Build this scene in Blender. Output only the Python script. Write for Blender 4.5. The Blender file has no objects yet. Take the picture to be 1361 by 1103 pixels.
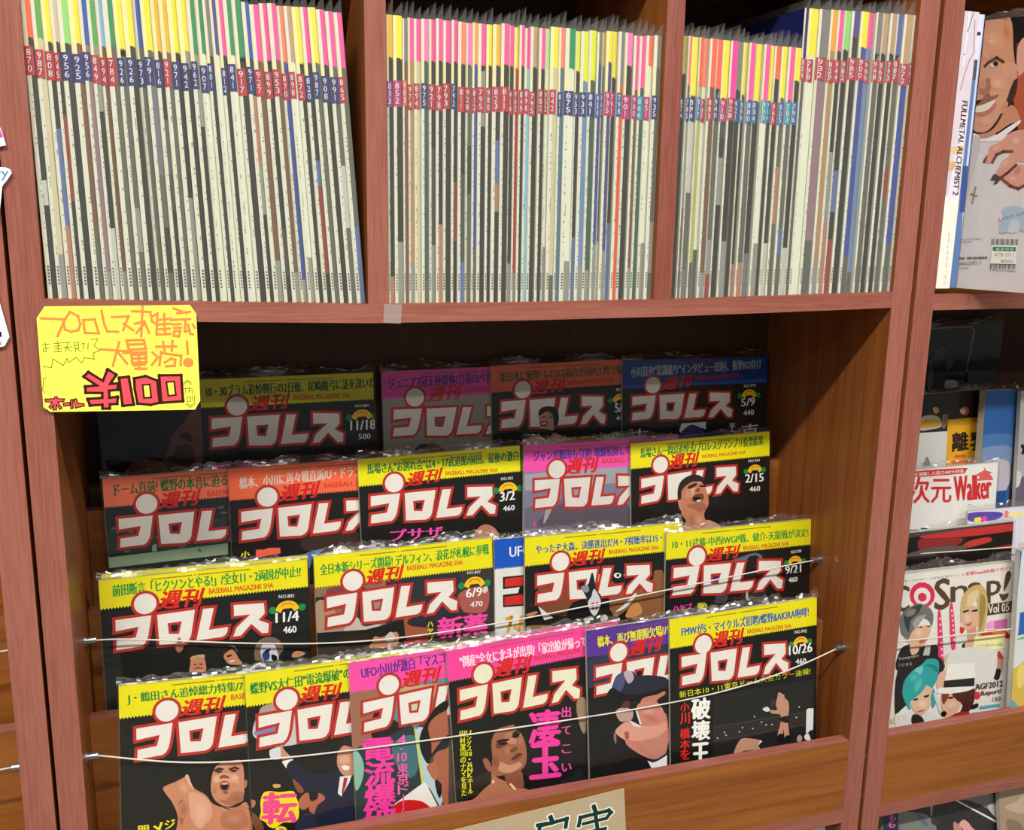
import bpy, math, random, json
from mathutils import Matrix, Vector
SC=bpy.context.scene; COL=SC.collection
Z0=1.25                                   # height of the shelf board above the floor
# ---------------------------------------------------------------- camera
CAM=json.loads('{"C":[0.11521,-0.91712,0.08944],"M":[[0.95016,0.30772,0.0501],[-0.31134,0.92816,0.20393],[0.01625,-0.20936,0.9777]],"f":34.5901}')
cd=bpy.data.cameras.new('camera'); cam=bpy.data.objects.new('camera',cd); COL.objects.link(cam)
Mc=CAM['M']; C0=CAM['C']
cd.sensor_width=36; cd.sensor_fit='HORIZONTAL'; cd.lens=CAM['f']; cd.clip_start=.02
m=Matrix([[Mc[i][0],Mc[i][2],-Mc[i][1],C0[i]] for i in range(3)]+[[0,0,0,1]]); m[2][3]+=Z0
cam.matrix_world=m; SC.camera=cam
# ---------------------------------------------------------------- light
w=bpy.data.worlds.new('world'); SC.world=w; w.use_nodes=True
w.node_tree.nodes['Background'].inputs[0].default_value=(.95,.97,1,1); w.node_tree.nodes['Background'].inputs[1].default_value=AMB=.13
def lamp(name,x,y,z,sx,sy,e,c=(1,.96,.88)):
    l=bpy.data.lights.new(name,'AREA'); l.shape='RECTANGLE'; l.size=sx; l.size_y=sy; l.energy=e; l.color=c
    o=bpy.data.objects.new(name,l); COL.objects.link(o); o.location=(x,y,z); return o
# fluorescent ceiling tubes running along the aisle in front of the bookcases
lamp('ceiling_tube_light',-.45,-1.40,2.78,1.2,.10,62)
lamp('ceiling_tube_light',1.35,-1.40,2.78,1.2,.10,40)
lamp('ceiling_tube_light',.45,-3.0,2.78,1.2,.10,30)
SC.view_settings.view_transform='Standard'; SC.view_settings.look='None'; SC.view_settings.gamma=1
SC.view_settings.use_curve_mapping=False; SC.view_settings.exposure=0.35
SC.render.film_transparent=False
try:
    SC.cycles.transparent_max_bounces=24; SC.cycles.max_bounces=6
except Exception: pass
# ---------------------------------------------------------------- materials
def lin(h):
    if len(h)==3: h=''.join(c*2 for c in h)
    o=[]
    for i in (0,2,4):
        c=int(h[i:i+2],16)/255; o.append(c/12.92 if c<=.04045 else ((c+.055)/1.055)**2.4)
    return (*o,1.0)
def mat(name,rough=.5,spec=.5):
    m=bpy.data.materials.new(name); m.use_nodes=True; b=m.node_tree.nodes['Principled BSDF']
    b.inputs['Roughness'].default_value=rough; b.inputs['Specular IOR Level'].default_value=spec
    return m,m.node_tree,b
def attr_mat(name,rough,spec,bump=0):
    m,t,b=mat(name,rough,spec); a=t.nodes.new('ShaderNodeAttribute'); a.attribute_name='Col'
    n=t.nodes.new('ShaderNodeTexNoise'); n.inputs['Scale'].default_value=60; n.inputs['Detail'].default_value=4
    r=t.nodes.new('ShaderNodeMapRange'); r.inputs[3].default_value=.90; r.inputs[4].default_value=1.06
    x=t.nodes.new('ShaderNodeMix'); x.data_type='RGBA'; x.blend_type='MULTIPLY'; x.inputs[0].default_value=1
    tc=t.nodes.new('ShaderNodeTexCoord')
    t.links.new(tc.outputs['Object'],n.inputs['Vector']); t.links.new(n.outputs[0],r.inputs[0])
    t.links.new(a.outputs['Color'],x.inputs[6]); t.links.new(r.outputs[0],x.inputs[7]); t.links.new(x.outputs[2],b.inputs['Base Color'])
    return m
PRINT=attr_mat('printed_paper',.4,.22)
CARD=attr_mat('matte_card',.7,.2)
def wood(name,c1,c2,axis,rough=.42,fine=220,scale=9,dark=None):
    m,t,b=mat(name,rough,.4); tc=t.nodes.new('ShaderNodeTexCoord'); mp=t.nodes.new('ShaderNodeMapping')
    s=[1,1,1]; s[axis]=.045; mp.inputs['Scale'].default_value=s
    n=t.nodes.new('ShaderNodeTexNoise'); n.inputs['Scale'].default_value=fine; n.inputs['Detail'].default_value=5; n.inputs['Roughness'].default_value=.65
    n2=t.nodes.new('ShaderNodeTexNoise'); n2.inputs['Scale'].default_value=scale*3; n2.inputs['Detail'].default_value=3; n2.inputs['Distortion'].default_value=.6
    wv=t.nodes.new('ShaderNodeMath'); wv.operation='MULTIPLY_ADD'; wv.inputs[1].default_value=.55
    mu=t.nodes.new('ShaderNodeMath'); mu.operation='MULTIPLY'; mu.inputs[1].default_value=.45
    cr=t.nodes.new('ShaderNodeValToRGB'); cr.color_ramp.elements[0].color=lin(c1); cr.color_ramp.elements[1].color=lin(c2)
    cr.color_ramp.elements[0].position=.36; cr.color_ramp.elements[1].position=.62
    L=t.links.new
    L(tc.outputs['Object'],mp.inputs[0]); L(mp.outputs[0],n.inputs['Vector']); L(mp.outputs[0],n2.inputs['Vector'])
    L(n2.outputs[0],mu.inputs[0]); L(n.outputs[0],wv.inputs[0]); L(mu.outputs[0],wv.inputs[2]); L(wv.outputs[0],cr.inputs[0]); L(cr.outputs[0],b.inputs['Base Color'])
    bp=t.nodes.new('ShaderNodeBump'); bp.inputs['Strength'].default_value=.12; bp.inputs['Distance'].default_value=.001
    L(n.outputs[0],bp.inputs['Height']); L(bp.outputs[0],b.inputs['Normal'])
    return m
EDGE_V=wood('red_edge_banding_vertical','7E4236','9C6052',2,fine=420,scale=6)
EDGE_H=wood('red_edge_banding_horizontal','804438','9E6254',0,fine=300,scale=6)
PANEL_V=wood('brown_veneer_vertical','753E16','98592A',2,.45,160,7)
PANEL_H=wood('brown_veneer_horizontal','7A4218','9E6028',0,.4,110,6)
BACK=wood('dark_back_veneer','3A2012','482A18',2,.6,120,6)
def simple(name,c,rough=.5,spec=.5,metal=0):
    m,t,b=mat(name,rough,spec); n=t.nodes.new('ShaderNodeTexNoise'); n.inputs['Scale'].default_value=25
    cr=t.nodes.new('ShaderNodeValToRGB'); k=lin(c); cr.color_ramp.elements[0].color=(*[v*.85 for v in k[:3]],1); cr.color_ramp.elements[1].color=k
    t.links.new(n.outputs[0],cr.inputs[0]); t.links.new(cr.outputs[0],b.inputs['Base Color']); b.inputs['Metallic'].default_value=metal
    return m
METAL=simple('zinc_plated_steel','9C9C9C',.35,.5,.85); WIRE=simple('white_coated_wire','D0CCC4',.4); GAPM=simple('grey_metal_strip','5A5654',.5,.5,.4)
def plastic(name,haze,rough=.06,hz=(.9,.9,.88),f0=.045):
    m=bpy.data.materials.new(name); m.use_nodes=True; t=m.node_tree; t.nodes.clear(); N=t.nodes.new; L=t.links.new
    o=N('ShaderNodeOutputMaterial'); tr=N('ShaderNodeBsdfTransparent'); gl=N('ShaderNodeBsdfGlossy'); df=N('ShaderNodeBsdfDiffuse')
    tr.inputs[0].default_value=(.97,.97,.96,1); gl.inputs['Roughness'].default_value=rough; df.inputs[0].default_value=(*hz,1)
    lw=N('ShaderNodeLayerWeight'); pw=N('ShaderNodeMath'); pw.operation='POWER'; pw.inputs[1].default_value=5; L(lw.outputs['Facing'],pw.inputs[0]); fr=N('ShaderNodeMapRange'); fr.inputs[3].default_value=f0; fr.inputs[4].default_value=1; L(pw.outputs[0],fr.inputs[0]); m1=N('ShaderNodeMixShader'); m2=N('ShaderNodeMixShader')
    n=N('ShaderNodeTexNoise'); n.inputs['Scale'].default_value=35; n.inputs['Detail'].default_value=3; n.inputs['Distortion'].default_value=1.2
    bp=N('ShaderNodeBump'); bp.inputs['Strength'].default_value=.25; bp.inputs['Distance'].default_value=.002
    tc=N('ShaderNodeTexCoord'); L(tc.outputs['Object'],n.inputs['Vector']); L(n.outputs[0],bp.inputs['Height']); L(bp.outputs[0],gl.inputs['Normal'])
    m1.inputs[0].default_value=haze; L(tr.outputs[0],m1.inputs[1]); L(df.outputs[0],m1.inputs[2])
    L(fr.outputs[0],m2.inputs[0]); L(m1.outputs[0],m2.inputs[1]); L(gl.outputs[0],m2.inputs[2]); L(m2.outputs[0],o.inputs[0])
    return m
CLEAR=plastic('clear_sleeve_plastic',.002); FLAP=plastic('crumpled_sleeve_plastic',.03,.26,f0=.16); TAPE=plastic('clear_tape',.12,.2)
SPL=plastic('hazy_sleeve_plastic',.045,.15)
# ---------------------------------------------------------------- helpers
def link(name,me,parent=None,mt=None,smooth=False):
    o=bpy.data.objects.new(name,me); COL.objects.link(o)
    if mt and not me.materials: me.materials.append(mt)
    if parent: o.parent=parent
    return o
class MB:
    def __init__(s): s.v=[];s.f=[];s.c=[]
    def face(s,pts,col='FFFFFF'):
        i=len(s.v); s.v+=[tuple(p) for p in pts]; s.f.append(list(range(i,i+len(pts)))); s.c.append(col)
    def box(s,x0,x1,y0,y1,z0,z1,col='FFFFFF',skip=''):
        P=[(x0,y0,z0),(x1,y0,z0),(x1,y1,z0),(x0,y1,z0),(x0,y0,z1),(x1,y0,z1),(x1,y1,z1),(x0,y1,z1)]
        for k,q in (('f',(0,1,5,4)),('r',(1,2,6,5)),('b',(2,3,7,6)),('l',(3,0,4,7)),('t',(4,5,6,7)),('d',(3,2,1,0))):
            if k not in skip: s.face([P[j] for j in q],col)
        return s
    def build(s,name,mt,parent=None,cols=True,smooth=False):
        me=bpy.data.meshes.new(name); me.from_pydata(s.v,[],s.f)
        if cols:
            a=me.color_attributes.new('Col','FLOAT_COLOR','CORNER'); buf=[]
            cache={}
            for f,c in zip(s.f,s.c):
                if c not in cache: cache[c]=lin(c)
                buf+=list(cache[c])*len(f)
            a.data.foreach_set('color',buf)
        me.update(); o=link(name,me,parent,mt)
        if smooth: me.polygons.foreach_set('use_smooth',[True]*len(me.polygons))
        return o
def bev(o,wd=.0015,seg=2):
    b=o.modifiers.new('bevel','BEVEL'); b.width=wd; b.segments=seg; b.limit_method='ANGLE'; return o
def thing(name,label,cat,loc=(0,0,0),group=None):
    o=bpy.data.objects.new(name,None); COL.objects.link(o); o.empty_display_size=.05; o.location=loc
    o['label']=label; o['category']=cat
    if group: o['group']=group
    return o
def tag(o,label,cat,group=None):
    o['label']=label; o['category']=cat
    if group: o['group']=group
    return o
_tx={}
def textgeo(s,wt):
    k=(s,wt)
    if not s.strip(): return [],[]
    if k in _tx: return _tx[k]
    c=bpy.data.curves.new('t','FONT'); c.body=s; c.resolution_u=2; c.offset=0
    o=bpy.data.objects.new('t',c); COL.objects.link(o)
    me=bpy.data.meshes.new_from_object(o.evaluated_get(bpy.context.evaluated_depsgraph_get()))
    V=[(v.co.x,v.co.y) for v in me.vertices]; Fc=[list(p.vertices) for p in me.polygons]
    bpy.data.objects.remove(o); bpy.data.curves.remove(c); bpy.data.meshes.remove(me)
    xs=[a for a,b in V]; ys=[b for a,b in V]
    x0,x1,y0,y1=min(xs),max(xs),min(ys),max(ys)
    w_,h_=max(x1-x0,1e-6),max(y1-y0,1e-6); V=[((a-x0)/w_,(b-y0)/h_) for a,b in V]
    if len(s)==1:
        if s in '・、.,': V=[(.32+a*.36,.32+b*.36) for a,b in V]
        elif s in '1Il!|': V=[(.5+(a-.5)*min(1,w_/h_*1.3),b) for a,b in V]
    _tx[k]=(V,Fc); return _tx[k]
def spline(P,closed=True,n=4):
    out=[];N=len(P)
    for i in range(N):
        p0,p1,p2,p3=P[i-1],P[i],P[(i+1)%N],P[(i+2)%N]
        for k in range(n):
            t=k/n; a=t*t; b=a*t
            out.append(tuple(.5*((2*p1[j])+(-p0[j]+p2[j])*t+(2*p0[j]-5*p1[j]+4*p2[j]-p3[j])*a+(-p0[j]+3*p1[j]-3*p2[j]+p3[j])*b) for j in (0,1)))
    return out
def pairs(a): return [(a[i],a[i+1]) for i in range(0,len(a),2)]
def clip(P,x0,x1,y0,y1):
    for ax,lim,sg in ((0,x0,1),(0,x1,-1),(1,y0,1),(1,y1,-1)):
        out=[]
        for i in range(len(P)):
            a,b=P[i-1],P[i]; ia=(a[ax]-lim)*sg>=0; ib=(b[ax]-lim)*sg>=0
            if ia!=ib:
                t=(lim-a[ax])/(b[ax]-a[ax]); out.append((a[0]+(b[0]-a[0])*t,a[1]+(b[1]-a[1])*t))
            if ib: out.append(b)
        P=out
        if not P: return P
    return P
def ribbon(P,w):
    q=[]
    for i in range(len(P)-1):
        (x0,y0),(x1,y1)=P[i],P[i+1]; d=math.hypot(x1-x0,y1-y0) or 1; ux,uy=(x1-x0)/d*w/2,(y1-y0)/d*w/2
        q.append([(x0-ux-uy,y0-uy+ux),(x0-ux*1.2,y0-uy*1.2),(x0-ux+uy,y0-uy-ux),(x1+ux+uy,y1+uy-ux),(x1+ux*1.2,y1+uy*1.2),(x1+ux-uy,y1+uy+ux)])
    return q
PT=json.loads('["header_band","small_print","headline","publisher_line","weekly_title","masthead","cover_photo","cover_text","issue_number","badge","date_text","price_text","barcode","price_sticker","spine_lettering","emblem","volume_tag"]'); TPL=json.loads('[[13.9,43.7,48.6,42.9,44.7,63.1,43.2,67.9,40.8,72.1,37.4,74.7,12.8,75.7,13.9,65.7,32.3,64.6,35.5,53.5,13.4,55.6],[54.3,43.2,91.8,42.3,86.6,69.5,85.1,72.9,82.2,75.6,78.8,76.8,54.7,75.8],[100.0,42.4,110.8,42.7,104.8,66.0,124.3,65.3,123.4,70.4,121.2,73.8,117.7,75.5,91.6,75.9],[131.2,42.0,162.6,43.6,162.9,55.3,156.2,61.6,166.9,67.2,165.6,77.2,159.1,76.7,148.4,65.0,137.3,76.4,129.2,76.8,132.9,67.2,148.0,54.4,131.0,54.2],[64.0,53.5,78.2,53.0,74.6,66.3,64.6,65.1],[67.1,56.0,75.0,56.0,73.0,63.0,67.3,63.0]]')
def offset(P,d):
    n=len(P); ar=sum(P[i-1][0]*P[i][1]-P[i][0]*P[i-1][1] for i in range(n)); sg=1 if ar>0 else -1; out=[]
    for i in range(n):
        (ax,ay),(bx,by),(cx,cy)=P[i-1],P[i],P[(i+1)%n]
        l=math.hypot(bx-ax,by-ay); u=((by-ay)/l*sg,-(bx-ax)/l*sg); l=math.hypot(cx-bx,cy-by); v=((cy-by)/l*sg,-(cx-bx)/l*sg)
        m=(u[0]+v[0],u[1]+v[1]); l=math.hypot(*m) or 1; m=(m[0]/l,m[1]/l); k=min(d/max(m[0]*u[0]+m[1]*u[1],.45),2*d)
        out.append((bx+m[0]*k,by+m[1]*k))
    return out
def draw(root,ops,W,H,y0=0.0,mt=None,step=2.2e-5):
    """flat print on a cover lying in the local x,z plane, facing -y; coordinates in mm from the top left corner"""
    parts={}; order=[]; lay=0
    tot=sum({'M':6,'S':3,'T':2.2}.get(o[0],1) for o in ops)+1; step=min(step,.0013/tot)
    for op in ops:
        part=PT[op[1]]; sc=lambda v:[q/10 for q in v]
        if part not in parts: parts[part]=MB(); order.append(part)
        mb=parts[part]; lay+=1; y=y0-lay*step
        def put(poly,col):
            poly=clip(poly,.2,W*1000-.2,.2,H*1000-.2)
            if len(poly)<3: return
            ar=sum(poly[i-1][0]*poly[i][1]-poly[i][0]*poly[i-1][1] for i in range(len(poly)))
            if abs(ar)<.02: return
            if ar>0: poly=poly[::-1]
            mb.face([(x/1000,y,H-v/1000) for x,v in poly],col)
        if op[0] in 'PQ':
            P=pairs(sc(op[3])); put(spline(P) if op[0]=='P' else P,op[2])
        elif op[0]=='M':
            a=op[3]; k=math.sqrt(abs(a[0]*a[4]-a[1]*a[3])); tr=lambda P:[(a[0]*x+a[1]*v+a[2],a[3]*x+a[4]*v+a[5]) for x,v in pairs(P)]
            L=[tr(P) for P in TPL]; cx,cy=a[6],a[7]
            ring=lambda r:[(cx+r*math.cos(i/22*6.2832),cy+r*math.sin(i/22*6.2832)) for i in range(22)]
            def nx(): nonlocal y,lay; lay+=1; y=y0-lay*step
            for P in L[:4]: put(offset(P,3.1*k),'B8302A')
            nx(); put(ring(14.0*k),'B8302A'); nx(); put(ring(11*k),op[2])
            for P in L[:4]: put(P,op[2])
            if op[4]: nx(); put(L[4],'B8302A'); nx(); put(L[5],op[4])
        elif op[0]=='S':
            a=sc(op[4]); c0,c1=([int(h[i:i+2],16) for i in (0,2,4)] for h in (op[2],op[3]))
            for k in range(1,8):
                f=1-k/8; col='%02X%02X%02X'%tuple(round(p+(q-p)*k/8) for p,q in zip(c0,c1)); lay+=.3; y=y0-lay*step
                put([(a[0]+f*((a[2]-a[0])*math.cos(j*.3927)+(a[4]-a[0])*math.sin(j*.3927)),a[1]+f*((a[3]-a[1])*math.cos(j*.3927)+(a[5]-a[1])*math.sin(j*.3927))) for j in range(16)],col)
            lay+=.9
        elif op[0]=='L':
            for q in ribbon(pairs(sc(op[3])),op[4]): put(q,op[2])
        elif op[0]=='D':
            x,x1,v=sc(op[3]); r=random.Random(int(x*7+v)); 
            while x<x1:
                l=r.uniform(.8,1.6); put([(x,v),(x+l,v),(x+l,v+1.3),(x,v+1.3)],op[2]); x+=l+r.choice((.35,.35,.5,2.2 if r.random()<.15 else .4))
        elif op[0]=='T':
            a=sc(op[4]); p0,p1,p2=(a[0],a[1]),(a[2],a[3]),(a[4],a[5]); V,Fc=textgeo(op[3],op[5])
            if max(p0[0],p1[0])<0 : continue
            hh=math.hypot(p2[0]-p0[0],p2[1]-p0[1]); ln=math.hypot(p1[0]-p0[0],p1[1]-p0[1]) or 1; ux,uv=(p1[0]-p0[0])/ln,(p1[1]-p0[1])/ln
            for fc in Fc:
                pl=[(p0[0]+V[i][0]*(p1[0]-p0[0])+V[i][1]*(p2[0]-p0[0]),p0[1]+V[i][0]*(p1[1]-p0[1])+V[i][1]*(p2[1]-p0[1])) for i in fc]
                big=len(op[3])<3 and hh>12
                for dx,dy in (((0,0),) if op[5]<.015 else ((-.5,0),(.5,0)) if op[5]<.03 else ((-1,0),(0,.7),(0,-.7),(1,0)) if big else ((-1,0),(0,0),(1,0))):
                    k=op[5]*.6*hh*dx; y=y0-(lay+.4*(dx+1)+.3*dy)*step; k2=op[5]*.5*hh*dy; put([(px+k*ux,pv+k*uv+k2) for px,pv in pl],op[2])
            lay+=1.2
    for part in order:
        if parts[part].f:
            o=parts[part].build(part,mt or PRINT,root); 
    return
def basis(ex,up,loc):
    ex=Vector(ex); up=Vector(up); n=up.cross(ex)   # local y points away from the viewer
    return Matrix([[ex[i],n[i],up[i],loc[i]] for i in range(3)]+[[0,0,0,1]])
# ================================================================ the bookcases
def X(u): return u
WT=.866; TU=.0262
def board(parent,name,x0,x1,y0,y1,z0,z1,mt,edge=None,edgename='edge_strip',ew=.0012):
    o=MB().box(x0,x1,y0+(ew if edge else 0),y1,z0,z1).build(name,mt,parent,False)
    if edge:
        bev(MB().box(x0,x1,y0,y0+ew,z0,z1).build(edgename,edge,o,False),.0005,1)
    return o
def sag(x): # the loaded board hangs a little lower between its ends
    P=((0,.0045),(.14,0),(.28,-.004),(.43,-.0045),(.58,-.0038),(.74,-.0015),(.866,.0008))
    for (a,za),(b,zb) in zip(P,P[1:]):
        if x<=b: return za+(zb-za)*(x-a)/(b-a)
    return P[-1][1]
def strip_board(parent,name,y0,y1,z0,z1,mt,n=28,edge=None,x0=0,x1=WT,sg=True):
    mb=MB(); me=MB()
    for i in range(n):
        a=x0+(x1-x0)*i/n;b=x0+(x1-x0)*(i+1)/n; sa=sag(a) if sg else 0; sb=sag(b) if sg else 0
        def q(M,ya,yb):
            P=[(a,ya,z0+sa),(b,ya,z0+sb),(b,yb,z0+sb),(a,yb,z0+sa),(a,ya,z1+sa),(b,ya,z1+sb),(b,yb,z1+sb),(a,yb,z1+sa)]
            for k in ((0,1,5,4),(4,5,6,7),(3,2,1,0)): M.face([P[j] for j in k])
        q(mb,y0+.0012,y1)
        if edge: q(me,y0,y0+.0012)
    o=mb.build(name,mt,parent,False)
    if edge: me.build('edge_strip',edge,o,False)
    return o
def bookcase(x,label,z=0,tl=.0262,tr=.0262,sagging=False):
    r=thing('bookcase',label,'bookcase',(x,0,Z0+z),'wooden shop bookcases side by side')
    D=.25
    for a,a2 in ((-tl,0),(WT,WT+tr)):
        s=board(r,'side_panel',a,a2,0,D,-Z0,.62,PANEL_V,EDGE_V)
    board(r,'back_panel',0,WT,D-.006,D,-Z0,.62,BACK)
    if sagging:
        strip_board(r,'shelf_board',0,D-.006,-.018,0,PANEL_H,edge=EDGE_H)
    else: board(r,'shelf_board',0,WT,0,D-.006,-.018,0,PANEL_H,EDGE_H)
    board(r,'shelf_board',0,WT,0,D-.006,.335,.355,PANEL_H,EDGE_H)
    board(r,'top_board',0,WT,0,D,.60,.62,PANEL_H,EDGE_H)
    for a in (.2759,.5709):
        zb=sag(a) if sagging else 0
        board(r,'divider',a,a+.0192,0,D-.006,zb,.335,PANEL_V,EDGE_V)
    # stepped display: pocket floors and rails
    RL=((0,.0153,-.6475,-.5521,-.636),(.0708,.0855,-.62,-.4241,-.552),(.132,.147,-.53,-.334,-.449),(.1934,.208,-.43,-.2431,-.358))
    for i,(ya,yb,zl,zh,fl) in enumerate(RL):
        o=MB().box(0.0003,WT-.0003,ya,yb,zl,zh-.0012).build('pocket_rail',PANEL_H,r,False)
        bev(MB().box(0.0003,WT-.0003,ya,yb,zh-.0012,zh).build('edge_strip',EDGE_H,o,False),.0005,1)
        yn=RL[i+1][0] if i<3 else D-.006
        MB().box(.0003,WT-.0003,yb,yn,fl-.006,fl).build('pocket_floor',PANEL_H,r,False)
    board(r,'shelf_board',0,WT,0,D-.006,-.666,-.6475,PANEL_H,EDGE_H)
    board(r,'shelf_board',0,WT,0,D-.006,-Z0+.06,-Z0+.08,PANEL_H,EDGE_H)
    board(r,'kick_board',0,WT,.02,.035,-Z0,-Z0+.06,EDGE_H)
    return r
A=bookcase(0,'reddish-brown wooden bookcase in the middle, its three upper bays packed with magazines',0,.0238,.0251,True)
B=bookcase(.9230,'reddish-brown bookcase at the right edge, with a photo book on its upper shelf',-.003)
L=bookcase(-.0274-TU-WT,'reddish-brown bookcase at the left edge, only its right upright in view',0)
def wire(par,pts,r=.0009):
    c=bpy.data.curves.new('retaining_wire','CURVE'); c.dimensions='3D'; c.bevel_depth=r; c.bevel_resolution=2
    s=c.splines.new('NURBS'); s.points.add(len(pts)-1)
    for p,q in zip(s.points,pts): p.co=(*q,1)
    s.use_endpoint_u=True; s.order_u=4
    o=bpy.data.objects.new('t',c); COL.objects.link(o)
    me=bpy.data.meshes.new_from_object(o.evaluated_get(bpy.context.evaluated_depsgraph_get())); bpy.data.objects.remove(o)
    me.materials.clear(); return link('retaining_wire',me,par,WIRE)
def anchor(par,x,y,z,sg):
    def cyl(a,b,r,n=14):
        mb=MB(); ra=[(y+r*math.cos(i/n*6.2832),z+r*math.sin(i/n*6.2832)) for i in range(n)]
        for i in range(n):
            p,q=ra[i-1],ra[i]; mb.face([(a,*p),(b,*p),(b,*q),(a,*q)])
        mb.face([(b,*p) for p in ra]); mb.face([(a,*p) for p in ra][::-1]); return mb
    o=cyl(x,x+sg*.0015,.0062).build('wire_anchor',METAL,par,False)
    cyl(x+sg*.0015,x+sg*.011,.0038).build('anchor_nut',METAL,o,False)
for U,k in ((A,0),(B,1),(L,2)):
    if k==0:
        P1=[(.009,.0885,-.3473),(.03,.094,-.350),(.10,.0965,-.364),(.2,.0965,-.381),(.3,.0965,-.390),(.42,.096,-.387),(.55,.096,-.377),(.68,.096,-.366),(.8,.096,-.355),(.858,.0885,-.3475)]
        P2=[(.009,.028,-.4403),(.03,.033,-.449),(.08,.036,-.468),(.18,.037,-.480),(.3,.037,-.484),(.42,.037,-.486),(.55,.037,-.487),(.67,.037,-.485),(.76,.037,-.475),(.82,.034,-.458),(.858,.028,-.4405)]
    else:
        P1=[(.009,.0885,-.347),(.3,.07,-.357),(.6,.07,-.357),(.858,.0885,-.347)]; P2=[(.009,.028,-.440),(.3,.028,-.452),(.6,.028,-.452),(.858,.028,-.440)]
    wire(U,P1); wire(U,P2)
    for y,z in ((.0894,-.3473),(.028,-.4403)): anchor(U,0,y,z,1); anchor(U,WT,y,z,-1)
# screw hole cap in the right side panel
mb=MB(); n=12
for i in range(n):
    a,b=i/n*6.2832,(i+1)/n*6.2832
    mb.face([(WT-.0004,.055+.0035*math.cos(a),-.335+.0035*math.sin(a)),(WT-.0004,.055+.0035*math.cos(b),-.335+.0035*math.sin(b)),(WT-.0004,.055+.0015*math.cos(b),-.335+.0015*math.sin(b)),(WT-.0004,.055+.0015*math.cos(a),-.335+.0015*math.sin(a))])
mb.build('screw_hole',simple('raw_wood','B88A58'),A,False)
# joining strip with clips deep in the gap between the middle and the right bookcase
j=MB().box(.8926,.8964,.012,.02,Z0-.9,Z0+.5).build('joining_strip',GAPM,None,False)
tag(j,'narrow dark joining strip deep in the gap between middle and right bookcases','strip')
for zz in (-.52,-.585,-.64):
    bev(MB().box(.8928,.8962,.004,.012,Z0+zz,Z0+zz+.006).build('clip',METAL,j,False),.0006,1)
# floor and wall behind
fl=MB().box(-2.5,3.5,-3.2,.30,-.05,0).build('floor',simple('grey_vinyl_floor','8A8578',.5),None,False); fl['kind']='structure'
wl=MB().box(-2.5,3.5,.252,.30,0,2.9).build('wall_back',simple('off_white_wall','C8C2B4',.8),None,False); wl['kind']='structure'
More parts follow.
